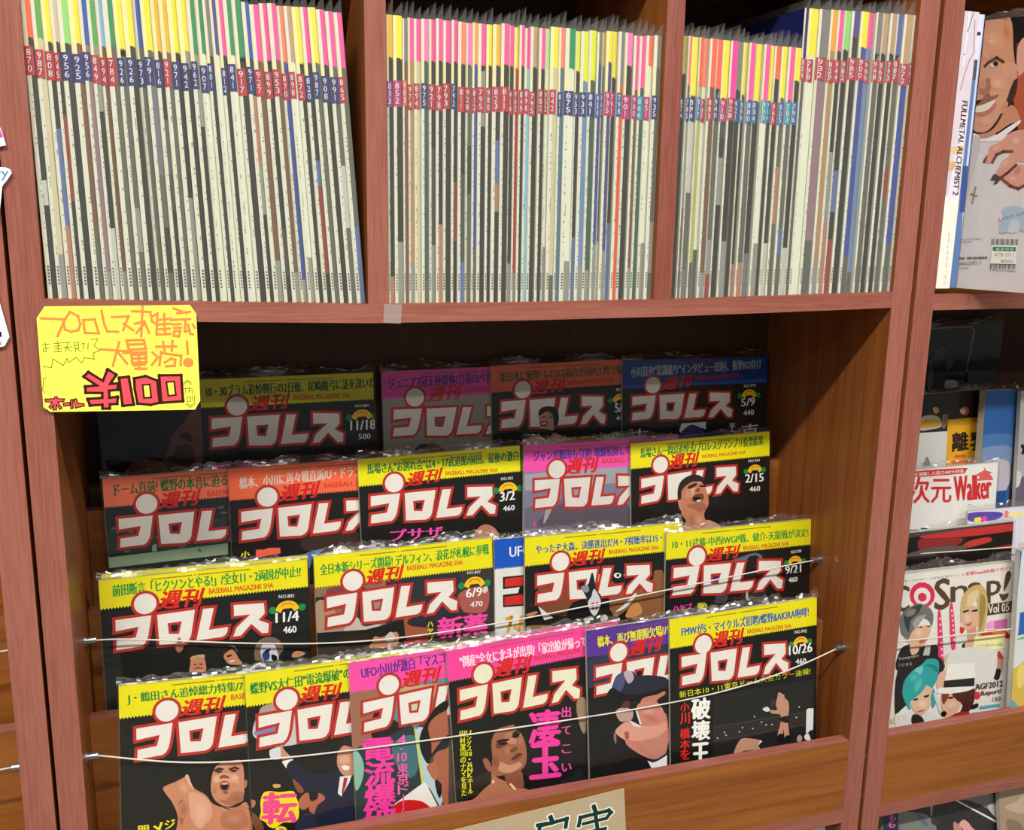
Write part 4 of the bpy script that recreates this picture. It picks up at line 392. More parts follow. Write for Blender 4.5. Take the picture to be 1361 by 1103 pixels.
{"name":"magazine","label":"yellow-topped wrestling magazine dated 10/26 with a wrestler standing over another","w":0.2072,"H":0.2538,"bg":"131312","group":"front magazines leaning in the display pockets","cat":"magazine","sleeve":1,"t":0.004,"edge":"C9C7B8","M":[[0.99949,0.03062,0.0091],[-0.01224,0.10416,0.99449],[0.63682,0.02156,-0.636]],"ops":[["Q",0,"E6DC14",[0,0,2072,0,2072,348,2056,369,2041,348,2025,369,2009,348,1994,369,1978,348,1962,369,1946,348,1931,369,1915,348,1899,369,1884,348,1868,369,1852,348,1837,369,1821,348,1805,369,1789,348,1774,369,1758,348,1742,369,1727,348,1711,369,1695,348,1680,369,1664,348,1648,369,1633,348,1617,369,1601,348,1585,369,1570,348,1554,369,1538,348,1523,369,1507,348,1491,369,1476,348,1460,369,1444,348,1428,369,1413,348,1397,369,1381,348,1366,369,1350,348,1334,369,1319,348,1303,369,1287,348,1271,369,1256,348,1240,369,1224,348,1209,369,1193,348,1177,369,1162,348,1146,369,1130,348,1115,369,1099,348,1083,369,1067,348,1052,369,1036,348,1020,369,1005,348,989,369,973,348,958,369,942,348,926,369,910,348,895,369,879,348,863,369,848,348,832,369,816,348,801,369,785,348,769,369,753,348,738,369,722,348,706,369,691,348,675,369,659,348,644,369,628,348,612,369,596,348,581,369,565,348,549,369,534,348,518,369,502,348,487,369,471,348,455,369,440,348,424,369,408,348,392,369,377,348,361,369,345,348,330,369,314,348,298,369,283,348,267,369,251,348,235,369,220,348,204,369,188,348,173,369,157,348,141,369,126,348,110,369,94,348,78,369,63,348,47,369,31,348,16,369,0,348]],["D",1,"7A5A20",[500,1500,42],0],["T",2,"2458B0","FMWがS・マイケルズ招聘/蝶野&AKIRA咆哮!",[165,238,1951,232,160,113],0.05],["T",3,"D0361A","BASEBALL MAGAZINE SHA",[1068,327,1692,341,1068,276],0.045],["T",4,"D3221C","週刊",[577,435,972,435,619,246],0.075],["M",5,"E6E2DC",[0.9736,0.0335,0.9038,0.0313,1.098,-0.3153,45.5,37.3],"131312"],["T",8,"D8D8D8","NO.942",[1744,425,1920,433,1744,385],0.04],["Q",9,"1E8A46",[1731,552,1724,573,1706,586,1684,586,1666,573,1659,552,1666,531,1684,518,1706,518,1724,531]],["Q",9,"1E8A46",[2003,552,1996,573,1978,586,1956,586,1938,573,1931,552,1938,531,1956,518,1978,518,1996,531]],["Q",9,"F0C020",[1723,560,1728,533,1744,508,1768,489,1798,476,1831,472,1864,476,1894,489,1918,508,1934,533,1939,560,1895,584,1871,548,1791,548,1767,584]],["L",9,"C85020",[1775,520,1807,500,1855,500,1887,520],1.0],["T",10,"F0F0F0","10/26",[1665,691,2004,695,1661,570],0.06],["T",11,"F0F0F0","460",[1763,820,1915,832,1759,751],0.06],["T",7,"E0E020","新日本10・11東京ドーム大会カラー速報!",[128,984,1982,979,118,901],0.02],["Q",6,"1E2022",[585,1027,2032,1052,2039,1838,852,1819,573,1794]],["Q",6,"2C2826",[583,1417,2036,1458,2037,1648,582,1599]],["Q",6,"3A3A3C",[582,1592,1913,1625,1913,1634,582,1613]],["Q",6,"3A3A3C",[583,1420,1911,1458,1912,1469,583,1434]],["Q",6,"C8C8C8",[750,1521,749,1525,746,1528,742,1529,737,1529,733,1526,730,1522,729,1517,730,1513,733,1510,737,1509,742,1510,746,1513,749,1517]],["Q",6,"C8C8C8",[770,1560,769,1564,766,1567,762,1568,757,1567,753,1565,750,1561,749,1556,750,1552,753,1549,757,1548,762,1549,766,1552,769,1556]],["Q",6,"C8C8C8",[1002,1506,1001,1510,997,1513,993,1514,988,1513,984,1510,981,1506,980,1502,981,1498,984,1495,988,1494,993,1495,997,1497,1001,1501]],["Q",6,"C8C8C8",[958,1552,957,1556,953,1559,949,1560,944,1559,940,1556,937,1552,936,1548,937,1544,940,1541,944,1540,949,1541,953,1543,957,1547]],["Q",6,"C8C8C8",[1150,1544,1149,1548,1146,1551,1141,1552,1136,1551,1132,1548,1129,1544,1128,1540,1129,1536,1132,1533,1136,1532,1141,1533,1146,1535,1149,1539]],["Q",6,"C8C8C8",[1343,1531,1342,1535,1339,1538,1334,1539,1329,1538,1325,1536,1321,1532,1320,1527,1321,1523,1324,1520,1329,1519,1334,1520,1338,1523,1342,1527]],["Q",6,"C8C8C8",[1426,1542,1425,1546,1422,1549,1417,1550,1412,1549,1408,1546,1405,1542,1404,1538,1405,1534,1408,1531,1412,1530,1417,1530,1422,1533,1425,1537]],["Q",6,"C8C8C8",[1783,1513,1782,1517,1779,1520,1775,1521,1770,1520,1765,1517,1762,1513,1761,1509,1762,1505,1765,1502,1769,1500,1774,1501,1779,1504,1782,1508]],["Q",6,"C8C8C8",[1824,1381,1823,1385,1819,1388,1815,1389,1810,1389,1805,1386,1802,1382,1801,1377,1802,1373,1805,1370,1810,1369,1815,1370,1819,1372,1822,1376]],["Q",6,"C8C8C8",[650,1575,649,1579,646,1582,641,1583,636,1582,632,1579,629,1575,628,1571,629,1567,632,1564,637,1563,641,1564,646,1566,649,1570]],["Q",6,"C8C8C8",[1274,1483,1273,1487,1270,1490,1265,1491,1260,1491,1256,1488,1253,1484,1252,1479,1253,1475,1256,1472,1260,1471,1265,1472,1270,1475,1273,1479]],["Q",6,"C8C8C8",[1174,1395,1173,1399,1169,1402,1165,1403,1160,1402,1156,1399,1153,1395,1151,1391,1153,1387,1156,1384,1160,1382,1165,1383,1169,1386,1173,1390]],["P",6,"C09078",[1494,1193,1510,1139,1583,1137,1599,1225,1648,1276,1665,1380,1649,1478,1650,1579,1667,1741,1602,1743,1585,1625,1561,1736,1496,1695,1536,1558,1544,1474,1527,1428,1406,1392,1390,1347,1487,1363,1470,1289]],["P",6,"1A1512",[1486,1128,1518,1098,1575,1114,1591,1181,1526,1142]],["P",6,"17130F",[1536,1472,1657,1472,1663,1559,1552,1525]],["P",6,"15151A",[1507,1690,1585,1697,1594,1800,1496,1782]],["P",6,"15151A",[1610,1727,1675,1728,1700,1790,1627,1806]],["P",6,"D8D8DC",[1278,1313,1342,1296,1382,1338,1358,1363,1310,1347]],["P",6,"303438",[1387,1225,1454,1229,1470,1289,1406,1300]],["P",6,"C09078",[868,1807,923,1690,978,1643,1072,1654,1231,1704,1271,1747,1231,1819,1009,1805,946,1829]],["Q",6,"E8E0DC",[1239,1705,1279,1734,1239,1820,1223,1810]],["P",6,"22222A",[1271,1733,1408,1787,1570,1824,1651,1832,1651,1854,1247,1819]],["Q",6,"E0DEE0",[1920,1438,1944,1421,2027,1435,2021,1732,1914,1742]],["P",6,"B89888",[1782,1776,1815,1746,1856,1775,1848,1832,1790,1829]],["P",6,"22222A",[1947,1748,1996,1713,2038,1735,2022,1820,1981,1827]],["P",6,"E8E4E0",[1897,1768,1947,1748,1989,1843,1964,1853,1898,1812]],["T",7,"F2F2EE","破",[287,1281,533,1302,289,1019],0.08],["T",7,"F2F2EE","壊",[288,1545,528,1567,290,1302],0.08],["T",7,"F2F2EE","王",[286,1844,511,1867,288,1579],0.08],["T",7,"D8231C","小",[131,1150,251,1160,132,1041],0.06],["T",7,"D8231C","川",[129,1308,254,1319,131,1164],0.06],["T",7,"D8231C","、",[204,1377,241,1380,204,1335],0.06],["T",7,"D8231C","橋",[123,1487,255,1499,124,1363],0.06],["T",7,"D8231C","本",[122,1618,254,1631,123,1500],0.06],["T",7,"D8231C","を",[125,1751,250,1763,127,1626],0.06],["T",7,"D8231C","、",[177,1872,252,1880,178,1768],0.06]]}
{"name":"magazine","label":"yellow-topped wrestling magazine dated 11/4, leftmost behind the upper wire","w":0.2104,"H":0.2619,"bg":"191A19","group":"front magazines leaning in the display pockets","cat":"magazine","sleeve":1,"t":0.004,"edge":"C9C7B8","M":[[0.99956,0.02943,-0.00274],[0.00016,0.08716,0.99619],[0.01474,0.08517,-0.552]],"ops":[["Q",0,"E6DC14",[0,0,2104,0,2104,297,2088,318,2072,297,2057,318,2041,297,2025,318,2010,297,1994,318,1978,297,1963,318,1947,297,1931,318,1915,297,1900,318,1884,297,1868,318,1853,297,1837,318,1821,297,1806,318,1790,297,1774,318,1758,297,1743,318,1727,297,1711,318,1696,297,1680,318,1664,297,1649,318,1633,297,1617,318,1601,297,1586,318,1570,297,1554,318,1539,297,1523,318,1507,297,1492,318,1476,297,1460,318,1444,297,1429,318,1413,297,1397,318,1382,297,1366,318,1350,297,1335,318,1319,297,1303,318,1287,297,1272,318,1256,297,1240,318,1225,297,1209,318,1193,297,1178,318,1162,297,1146,318,1130,297,1115,318,1099,297,1083,318,1068,297,1052,318,1036,297,1021,318,1005,297,989,318,973,297,958,318,942,297,926,318,911,297,895,318,879,297,864,318,848,297,832,318,816,297,801,318,785,297,769,318,754,297,738,318,722,297,707,318,691,297,675,318,659,297,644,318,628,297,612,318,597,297,581,318,565,297,550,318,534,297,518,318,502,297,487,318,471,297,455,318,440,297,424,318,408,297,393,318,377,297,361,318,345,297,330,318,314,297,298,318,283,297,267,318,251,297,236,318,220,297,204,318,188,297,173,318,157,297,141,318,126,297,110,318,94,297,79,318,63,297,47,318,31,297,16,318,0,297]],["D",1,"7A5A20",[500,1500,42],0],["T",2,"12903E","前田断言「ヒクソンとやる!」/全女11・2両国が中止!?",[129,189,2029,191,129,61],0.05],["T",3,"D0361A","BASEBALL MAGAZINE SHA",[1068,270,1731,280,1069,212],0.045],["T",4,"D3221C","週刊",[553,375,962,387,615,184],0.075],["M",5,"E6E2DC",[1.0,-0.0,0.0,0.0,1.0,0.0,43.3,29.9],"191A19"],["T",8,"D8D8D8","NO.881",[1784,404,1945,411,1786,365],0.04],["Q",9,"1E8A46",[1756,530,1748,554,1727,569,1702,569,1681,554,1673,530,1681,505,1702,490,1727,490,1748,505]],["Q",9,"1E8A46",[2069,530,2061,554,2040,569,2015,569,1994,554,1986,530,1994,505,2015,490,2040,490,2061,505]],["Q",9,"F0C020",[1747,539,1753,508,1771,480,1798,457,1833,443,1871,438,1909,443,1944,457,1971,480,1989,508,1995,539,1945,567,1917,525,1825,525,1797,567]],["L",9,"C85020",[1807,493,1843,470,1899,470,1935,493],1.0],["T",10,"F0F0F0","11/4",[1742,674,1986,678,1746,560],0.06],["T",11,"F0F0F0","460",[1818,801,1958,807,1818,724],0.06],["Q",6,"1D211F",[832,772,2075,878,2060,1269,810,1207]],["P",6,"C08468",[842,1016,856,945,913,929,979,957,998,1027,983,1110,838,1089]],["P",6,"B8A070",[845,956,869,923,981,920,984,964,924,937]],["P",6,"5A3A2C",[870,1014,903,1013,902,1031]],["P",6,"5A3A2C",[925,1016,965,1019,958,1036]],["L",7,"8A4A3C",[884,1062,918,1059,951,1069],1.5],["P",6,"C08468",[1182,967,1203,884,1278,863,1322,913,1329,1000,1372,1081,1246,1069,1202,1019]],["P",6,"2E2018",[1168,891,1209,866,1278,872,1321,925,1324,987,1308,948,1265,905,1194,944,1182,973]],["P",6,"3A2018",[1216,966,1262,960,1273,970,1227,986]],["P",6,"F0E0D0",[1242,1031,1282,1024,1293,1035,1252,1045]],["P",6,"7A6450",[1506,1050,1505,938,1556,846,1650,815,1743,846,1799,916,1807,1005,1758,1048,1744,1097,1523,1065]],["P",6,"C8CCD8",[1569,934,1624,880,1705,903,1738,970,1745,1084,1593,1069]],["P",6,"2C3C7A",[1584,999,1644,957,1664,1035,1639,1075,1599,1069]],["P",6,"111",[1609,971,1668,948,1673,968,1619,991]],["P",6,"111",[1683,1019,1735,1045,1733,1089,1686,1082]],["P",6,"16181C",[1796,997,1974,1009,1923,1084,1792,1091]],["P",6,"C08468",[1901,1043,1950,1015,2033,1043,2032,1068,1971,1085,1905,1082]],["P",6,"9A6A54",[716,766,742,697,772,749,780,823,733,865,703,812]],["P",6,"8894A0",[697,498,708,500,708,502]]]}
{"name":"magazine","label":"yellow-topped wrestling magazine dated 6/9 over a crowded photo","w":0.2042,"H":0.2665,"bg":"3A332F","group":"front magazines leaning in the display pockets","cat":"magazine","sleeve":1,"t":0.004,"edge":"C9C7B8","M":[[0.99955,0.02981,0.00167],[-0.00426,0.08703,0.9962],[0.2323,0.08481,-0.552]],"ops":[["Q",6,"8A6A58",[3,365,414,365,786,358,769,893,273,890,-19,913]],["Q",6,"222426",[-1,464,288,475,285,563,-4,539]],["P",6,"A88C74",[-4,539,140,545,309,895,-20,925]],["P",6,"7C3E3A",[146,383,328,380,326,455,144,457]],["P",6,"2A2C30",[447,470,560,433,599,742,694,883,483,855]],["P",6,"C4B4B0",[324,833,450,748,520,859,695,857,692,934,334,898]],["P",6,"2A2E34",[976,329,1297,315,1636,328,1620,1008,1228,955,1159,621,1032,592]],["P",6,"A85A50",[1622,639,1742,575,1930,572,1996,659,1951,866,1736,864,1658,801]],["P",6,"A0583E",[974,817,1155,789,1244,827,1237,1087,993,1066]],["P",6,"D8CCC8",[1916,596,1970,570,1976,630,1928,651]],["P",6,"2A2A30",[1082,831,1631,824,1626,1008,1079,935]],["P",6,"5A3020",[993,1053,1225,1059,1222,1163,990,1144]],["P",6,"B83A30",[979,1090,1057,1075,1224,1085,1223,1137,991,1131]],["Q",6,"1C1E20",[-17,863,544,901,974,843,992,1092,513,1063,-24,1038]],["P",6,"C08464",[588,1074,640,991,715,1014,893,974,875,1140,586,1112]],["P",6,"C8C0C0",[752,1032,818,964,866,1022,813,1105]],["P",6,"2A2018",[234,948,567,943,588,1074,267,1054]],["Q",0,"E6DC14",[0,0,2042,0,2042,346,2026,367,2010,346,1995,367,1979,346,1963,367,1948,346,1932,367,1916,346,1900,367,1885,346,1869,367,1853,346,1838,367,1822,346,1806,367,1790,346,1775,367,1759,346,1743,367,1728,346,1712,367,1696,346,1681,367,1665,346,1649,367,1633,346,1618,367,1602,346,1586,367,1571,346,1555,367,1539,346,1523,367,1508,346,1492,367,1476,346,1461,367,1445,346,1429,367,1414,346,1398,367,1382,346,1366,367,1351,346,1335,367,1319,346,1304,367,1288,346,1272,367,1256,346,1241,367,1225,346,1209,367,1194,346,1178,367,1162,346,1147,367,1131,346,1115,367,1099,346,1084,367,1068,346,1052,367,1037,346,1021,367,1005,346,989,367,974,346,958,367,942,346,927,367,911,346,895,367,880,346,864,367,848,346,832,367,817,346,801,367,785,346,770,367,754,346,738,367,722,346,707,367,691,346,675,367,660,346,644,367,628,346,613,367,597,346,581,367,565,346,550,367,534,346,518,367,503,346,487,367,471,346,455,367,440,346,424,367,408,346,393,367,377,346,361,367,346,346,330,367,314,346,298,367,283,346,267,367,251,346,236,367,220,346,204,367,188,346,173,367,157,346,141,367,126,346,110,367,94,346,79,367,63,346,47,367,31,346,16,367,0,346]],["D",1,"7A5A20",[500,1500,42],0],["T",2,"12903E","全日本新シリーズ開幕! デルフィン、浪花が札幌に参戦",[66,226,1998,195,65,100],0.05],["T",3,"D0361A","BASEBALL MAGAZINE SHA",[1029,278,1682,283,1030,223],0.045],["T",4,"D3221C","週刊",[549,396,943,377,598,225],0.075],["M",5,"E6E2DC",[0.9668,0.0114,-1.4353,-0.0119,1.0496,1.899,41.6,32.7],"9A8478"],["T",8,"D8D8D8","NO.897",[1733,404,1893,409,1734,370],0.04],["Q",9,"1E8A46",[1702,532,1694,556,1673,571,1648,571,1627,556,1619,532,1627,507,1648,492,1673,492,1694,507]],["Q",9,"1E8A46",[2015,532,2007,556,1986,571,1961,571,1940,556,1932,532,1940,507,1961,492,1986,492,2007,507]],["Q",9,"F0C020",[1693,541,1699,510,1717,482,1744,459,1779,445,1817,440,1855,445,1890,459,1917,482,1935,510,1941,541,1891,569,1863,527,1771,527,1743,569]],["L",9,"C85020",[1753,495,1789,472,1845,472,1881,495],1.0],["T",10,"F0F0F0","6/9",[1713,680,1904,677,1713,574],0.06],["T",11,"F0F0F0","470",[1762,799,1909,802,1763,736],0.06],["T",7,"F04CA8","新",[1366,1118,1657,1129,1373,876],0.09],["T",7,"F04CA8","薬",[1670,1127,1959,1138,1676,883],0.09],["T",7,"E8E020","ハ",[1244,963,1312,966,1246,905],0.06],["T",7,"E8E020","ヤ",[1241,1055,1309,1057,1244,976],0.06],["T",7,"E8E020","ブ",[1239,1133,1314,1136,1241,1068],0.06]]}
{"name":"magazine","label":"blue-topped white magazine showing a large red letter, squeezed between two yellow-topped ones","w":0.11,"H":0.2645,"bg":"DDDEDA","group":"front magazines leaning in the display pockets","cat":"magazine","sleeve":1,"t":0.004,"edge":"C9C7B8","M":[[0.99982,0.0167,-0.00861],[0.00712,0.08728,0.99616],[0.43554,0.08942,-0.552]],"ops":[["Q",0,"1254C0",[0,0,1100,0,1100,343,1084,364,1069,343,1053,364,1037,343,1021,364,1006,343,990,364,974,343,959,364,943,343,927,364,911,343,896,364,880,343,864,364,849,343,833,364,817,343,801,364,786,343,770,364,754,343,739,364,723,343,707,364,691,343,676,364,660,343,644,364,629,343,613,364,597,343,581,364,566,343,550,364,534,343,519,364,503,343,487,364,471,343,456,364,440,343,424,364,409,343,393,364,377,343,361,364,346,343,330,364,314,343,299,364,283,343,267,364,251,343,236,364,220,343,204,364,189,343,173,364,157,343,141,364,126,343,110,364,94,343,79,364,63,343,47,364,31,343,16,364,0,343]],["T",2,"E8EEF4","UFO",[188,227,448,225,188,106],0.04],["Q",5,"141414",[103,456,358,456,357,830,103,819]],["Q",5,"CC2A28",[128,476,358,476,357,582,125,578]],["Q",5,"CC2A28",[122,697,357,689,357,810,121,799]],["Q",5,"DDDEDA",[98,602,309,597,288,668,97,668]],["L",7,"E0A020",[157,961,205,953,191,1019,163,1109],4],["L",7,"E0A020",[252,1080,301,1113,329,968],4]]}
{"name":"magazine","label":"yellow-topped wrestling magazine with blue headline and a horned white mask","w":0.205,"H":0.2652,"bg":"181614","group":"front magazines leaning in the display pockets","cat":"magazine","sleeve":1,"t":0.004,"edge":"C9C7B8","M":[[0.99954,0.02888,-0.00903],[0.00647,0.08734,0.99616],[0.47127,0.08484,-0.552]],"ops":[["P",6,"7A4A34",[178,594,431,541,601,505,717,816,603,994,206,920]],["P",6,"8A5A3A",[1123,642,1361,723,1797,574,1806,1137,1157,1088]],["P",6,"15181C",[1152,522,1358,488,1643,475,1662,700,1362,792,1138,657]],["Q",6,"E8E8E4",[1247,584,1242,597,1228,608,1208,612,1185,609,1165,601,1151,588,1146,573,1151,559,1165,549,1185,545,1207,547,1227,556,1241,569]],["Q",6,"15181C",[1221,581,1219,589,1214,595,1205,598,1196,597,1188,593,1182,585,1180,577,1182,569,1188,562,1196,560,1205,561,1213,565,1219,572]],["Q",6,"E8E8E4",[1337,589,1334,598,1326,605,1314,608,1301,607,1289,601,1281,593,1278,583,1280,574,1289,567,1301,564,1314,565,1326,571,1334,579]],["P",6,"C08A3C",[687,595,773,591,759,658,695,664]],["P",6,"E0B060",[918,538,961,543,962,625,926,621]],["Q",0,"E6DC14",[0,0,2050,0,2050,333,2034,354,2019,333,2003,354,1988,333,1972,354,1957,333,1941,354,1926,333,1910,354,1895,333,1879,354,1864,333,1848,354,1833,333,1817,354,1802,333,1786,354,1770,333,1755,354,1739,333,1724,354,1708,333,1693,354,1677,333,1662,354,1646,333,1631,354,1615,333,1600,354,1584,333,1569,354,1553,333,1538,354,1522,333,1506,354,1491,333,1475,354,1460,333,1444,354,1429,333,1413,354,1398,333,1382,354,1367,333,1351,354,1336,333,1320,354,1305,333,1289,354,1273,333,1258,354,1242,333,1227,354,1211,333,1196,354,1180,333,1165,354,1149,333,1134,354,1118,333,1103,354,1087,333,1072,354,1056,333,1041,354,1025,333,1009,354,994,333,978,354,963,333,947,354,932,333,916,354,901,333,885,354,870,333,854,354,839,333,823,354,808,333,792,354,777,333,761,354,745,333,730,354,714,333,699,354,683,333,668,354,652,333,637,354,621,333,606,354,590,333,575,354,559,333,544,354,528,333,512,354,497,333,481,354,466,333,450,354,435,333,419,354,404,333,388,354,373,333,357,354,342,333,326,354,311,333,295,354,280,333,264,354,248,333,233,354,217,333,202,354,186,333,171,354,155,333,140,354,124,333,109,354,93,333,78,354,62,333,47,354,31,333,16,354,0,333]],["D",1,"7A5A20",[500,1500,42],0],["T",2,"2458A8","やったぞ大森、決勝進出だ/4・7視聴率は15・1",[144,212,1852,218,135,105],0.05],["T",3,"D0361A","BASEBALL MAGAZINE SHA",[1079,303,1750,308,1079,252],0.045],["T",4,"D3221C","週刊",[572,405,982,395,614,235],0.075],["M",5,"E6E2DC",[0.989,0.0309,0.4038,0.0132,1.0223,2.3402,44.8,33.5],"181614"],["P",6,"1C2024",[709,652,803,649,860,505,919,730,978,818,965,1065,834,1049,804,853]],["P",6,"8C9098",[716,666,803,662,817,732,760,739]],["P",6,"111316",[602,858,804,840,834,1076,1009,1098,1216,1081,1364,1001,1455,1081,1336,1165,718,1145,531,1040]],["P",6,"D0D0D8",[872,724,904,728,971,859,957,953,899,1046,833,980,804,867,847,804]],["P",6,"A83048",[847,886,891,880,884,911,855,921]],["P",6,"A83048",[913,880,935,875,935,903,916,914]],["P",6,"A83048",[855,941,884,938,880,972,859,963]],["P",6,"A83048",[906,941,935,937,923,970,906,975]],["Q",6,"D8D8D8",[167,848,192,864,354,1005,241,1021]],["P",6,"D8D8D8",[1444,822,1438,870,1304,994,1171,1027,1304,938,1392,851]],["P",6,"B87A60",[11,923,136,898,150,926,53,955]],["P",6,"C88A50",[1305,1105,1379,975,1484,959,1530,1076,1441,1122]],["P",6,"8A6A40",[11,1098,66,1064,318,1095,318,1150]],["P",6,"C8C4BC",[980,1066,1038,1046,1068,1118,980,1122]],["P",6,"C8C4BC",[747,1066,805,1059,834,1118,776,1117]]]}
{"name":"magazine","label":"yellow-topped wrestling magazine dated 9/21, rightmost behind the upper wire","w":0.2153,"H":0.2539,"bg":"171615","group":"front magazines leaning in the display pockets","cat":"magazine","sleeve":1,"t":0.004,"edge":"C9C7B8","M":[[0.99953,0.02869,-0.01117],[0.00862,0.08741,0.99614],[0.65331,0.08581,-0.552]],"ops":[["P",6,"606878",[946,434,1087,401,1264,370,1374,413,1376,476,1302,406,1194,411,1125,483,1053,476]],["P",6,"3A4048",[745,822,886,806,873,963,714,961]],["P",6,"2A2C30",[1118,831,1423,800,1431,1025,1142,1025]],["Q",0,"E6DC14",[0,0,2153,0,2153,325,2137,346,2122,325,2106,346,2091,325,2075,346,2059,325,2044,346,2028,325,2013,346,1997,325,1981,346,1966,325,1950,346,1935,325,1919,346,1903,325,1888,346,1872,325,1857,346,1841,325,1825,346,1810,325,1794,346,1779,325,1763,346,1747,325,1732,346,1716,325,1701,346,1685,325,1669,346,1654,325,1638,346,1623,325,1607,346,1591,325,1576,346,1560,325,1545,346,1529,325,1513,346,1498,325,1482,346,1467,325,1451,346,1435,325,1420,346,1404,325,1389,346,1373,325,1357,346,1342,325,1326,346,1311,325,1295,346,1279,325,1264,346,1248,325,1233,346,1217,325,1201,346,1186,325,1170,346,1155,325,1139,346,1123,325,1108,346,1092,325,1077,346,1061,325,1045,346,1030,325,1014,346,999,325,983,346,967,325,952,346,936,325,921,346,905,325,889,346,874,325,858,346,843,325,827,346,811,325,796,346,780,325,764,346,749,325,733,346,718,325,702,346,686,325,671,346,655,325,640,346,624,325,608,346,593,325,577,346,562,325,546,346,530,325,515,346,499,325,484,346,468,325,452,346,437,325,421,346,406,325,390,346,374,325,359,346,343,325,328,346,312,325,296,346,281,325,265,346,250,325,234,346,218,325,203,346,187,325,172,346,156,325,140,346,125,325,109,346,94,325,78,346,62,325,47,346,31,325,16,346,0,325]],["D",1,"7A5A20",[500,1500,42],0],["T",2,"12903E","10・11武藤-中西IWGP戦、健介-天龍戦が決定!",[92,211,2075,229,82,98],0.05],["T",3,"D0361A","BASEBALL MAGAZINE SHA",[1102,320,1776,320,1100,264],0.045],["T",4,"D3221C","週刊",[569,416,1007,401,617,252],0.075],["M",5,"E6E2DC",[1.0422,-0.0111,-2.6032,0.0414,1.0889,-3.1613,43.5,33.8],"28306A"],["T",8,"D8D8D8","NO.930",[1814,430,1971,426,1812,390],0.04],["Q",9,"1E8A46",[1781,543,1774,564,1756,577,1735,577,1717,564,1710,543,1717,523,1735,510,1756,510,1774,523]],["Q",9,"1E8A46",[2046,543,2039,564,2021,577,2000,577,1982,564,1976,543,1982,523,2000,510,2021,510,2039,523]],["Q",9,"F0C020",[1773,551,1778,524,1793,501,1816,482,1845,469,1878,465,1911,469,1940,482,1963,501,1978,524,1983,551,1940,574,1917,539,1839,539,1816,574]],["L",9,"C85020",[1823,512,1855,492,1901,492,1933,512],1.0],["T",10,"F0F0F0","9/21",[1737,696,1976,692,1733,588],0.06],["T",11,"F0F0F0","460",[1791,810,1925,809,1789,745],0.06],["T",7,"F03EA4","ハヤブ",[112,1009,376,1008,110,920],0.08],["T",7,"E8E020","動",[454,1013,584,1017,452,931],0.07],["T",7,"A8282C","シ・エ・クの",[679,949,1085,947,678,917],0.0],["P",6,"5A3A30",[1576,977,1629,918,1687,989,1652,1050]],["P",6,"B8A890",[1147,914,1172,853,1194,967,1167,972]]]}
{"name":"magazine","label":"coral-topped wrestling magazine with green headline, leftmost of its row","w":0.205,"H":0.249,"bg":"23282A","group":"front magazines leaning in the display pockets","cat":"magazine","sleeve":1,"t":0.004,"edge":"C9C7B8","M":[[0.99948,0.03055,0.01017],[-0.01279,0.08677,0.99615],[0.02311,0.14839,-0.449]],"ops":[["Q",6,"2C3A38",[9,558,130,559,460,607,920,557,1248,541,1229,866,1,824]],["Q",6,"4E625E",[54,539,120,536,113,562,53,561]],["Q",6,"4E625E",[216,593,282,590,275,616,214,615]],["Q",6,"4E625E",[489,684,557,681,550,708,488,706]],["Q",6,"4E625E",[719,821,788,819,781,845,718,843]],["Q",6,"4E625E",[1181,485,1252,482,1244,508,1180,507]],["Q",6,"4E625E",[969,513,1039,510,1032,537,968,535]],["Q",6,"4E625E",[1150,419,1220,416,1213,443,1148,441]],["Q",6,"4E625E",[1035,569,1106,567,1098,593,1034,592]],["Q",6,"4E625E",[156,805,223,803,216,829,155,827]],["Q",0,"F0785A",[0,0,2050,0,2050,306,2034,327,2019,306,2003,327,1988,306,1972,327,1957,306,1941,327,1926,306,1910,327,1895,306,1879,327,1864,306,1848,327,1833,306,1817,327,1802,306,1786,327,1770,306,1755,327,1739,306,1724,327,1708,306,1693,327,1677,306,1662,327,1646,306,1631,327,1615,306,1600,327,1584,306,1569,327,1553,306,1538,327,1522,306,1506,327,1491,306,1475,327,1460,306,1444,327,1429,306,1413,327,1398,306,1382,327,1367,306,1351,327,1336,306,1320,327,1305,306,1289,327,1273,306,1258,327,1242,306,1227,327,1211,306,1196,327,1180,306,1165,327,1149,306,1134,327,1118,306,1103,327,1087,306,1072,327,1056,306,1041,327,1025,306,1009,327,994,306,978,327,963,306,947,327,932,306,916,327,901,306,885,327,870,306,854,327,839,306,823,327,808,306,792,327,777,306,761,327,745,306,730,327,714,306,699,327,683,306,668,327,652,306,637,327,621,306,606,327,590,306,575,327,559,306,544,327,528,306,512,327,497,306,481,327,466,306,450,327,435,306,419,327,404,306,388,327,373,306,357,327,342,306,326,327,311,306,295,327,280,306,264,327,248,306,233,327,217,306,202,327,186,306,171,327,155,306,140,327,124,306,109,327,93,306,78,327,62,306,47,327,31,306,16,327,0,306]],["D",1,"7A5A20",[500,1500,42],0],["T",2,"1C6A34","ドーム直前! 蝶野の本音に迫る",[113,205,1268,198,112,66],0.05],["T",3,"D0361A","BASEBALL",[1052,300,1369,293,1056,236],0.045],["T",4,"D3221C","週刊",[548,386,931,375,599,215],0.075],["M",5,"E6E2DC",[0.9913,0.0153,-1.2487,0.0164,0.9818,1.9674,42.4,31.7],"23282A"],["Q",6,"7C9078",[-2,860,1236,842,1229,967,1,982]],["Q",6,"8A9E84",[449,778,495,764,490,844,444,845]],["T",7,"26302A","A",[910,911,950,910,913,862],0.03],["Q",6,"20241F",[1,976,1229,967,1219,1143,-9,1115]]]}
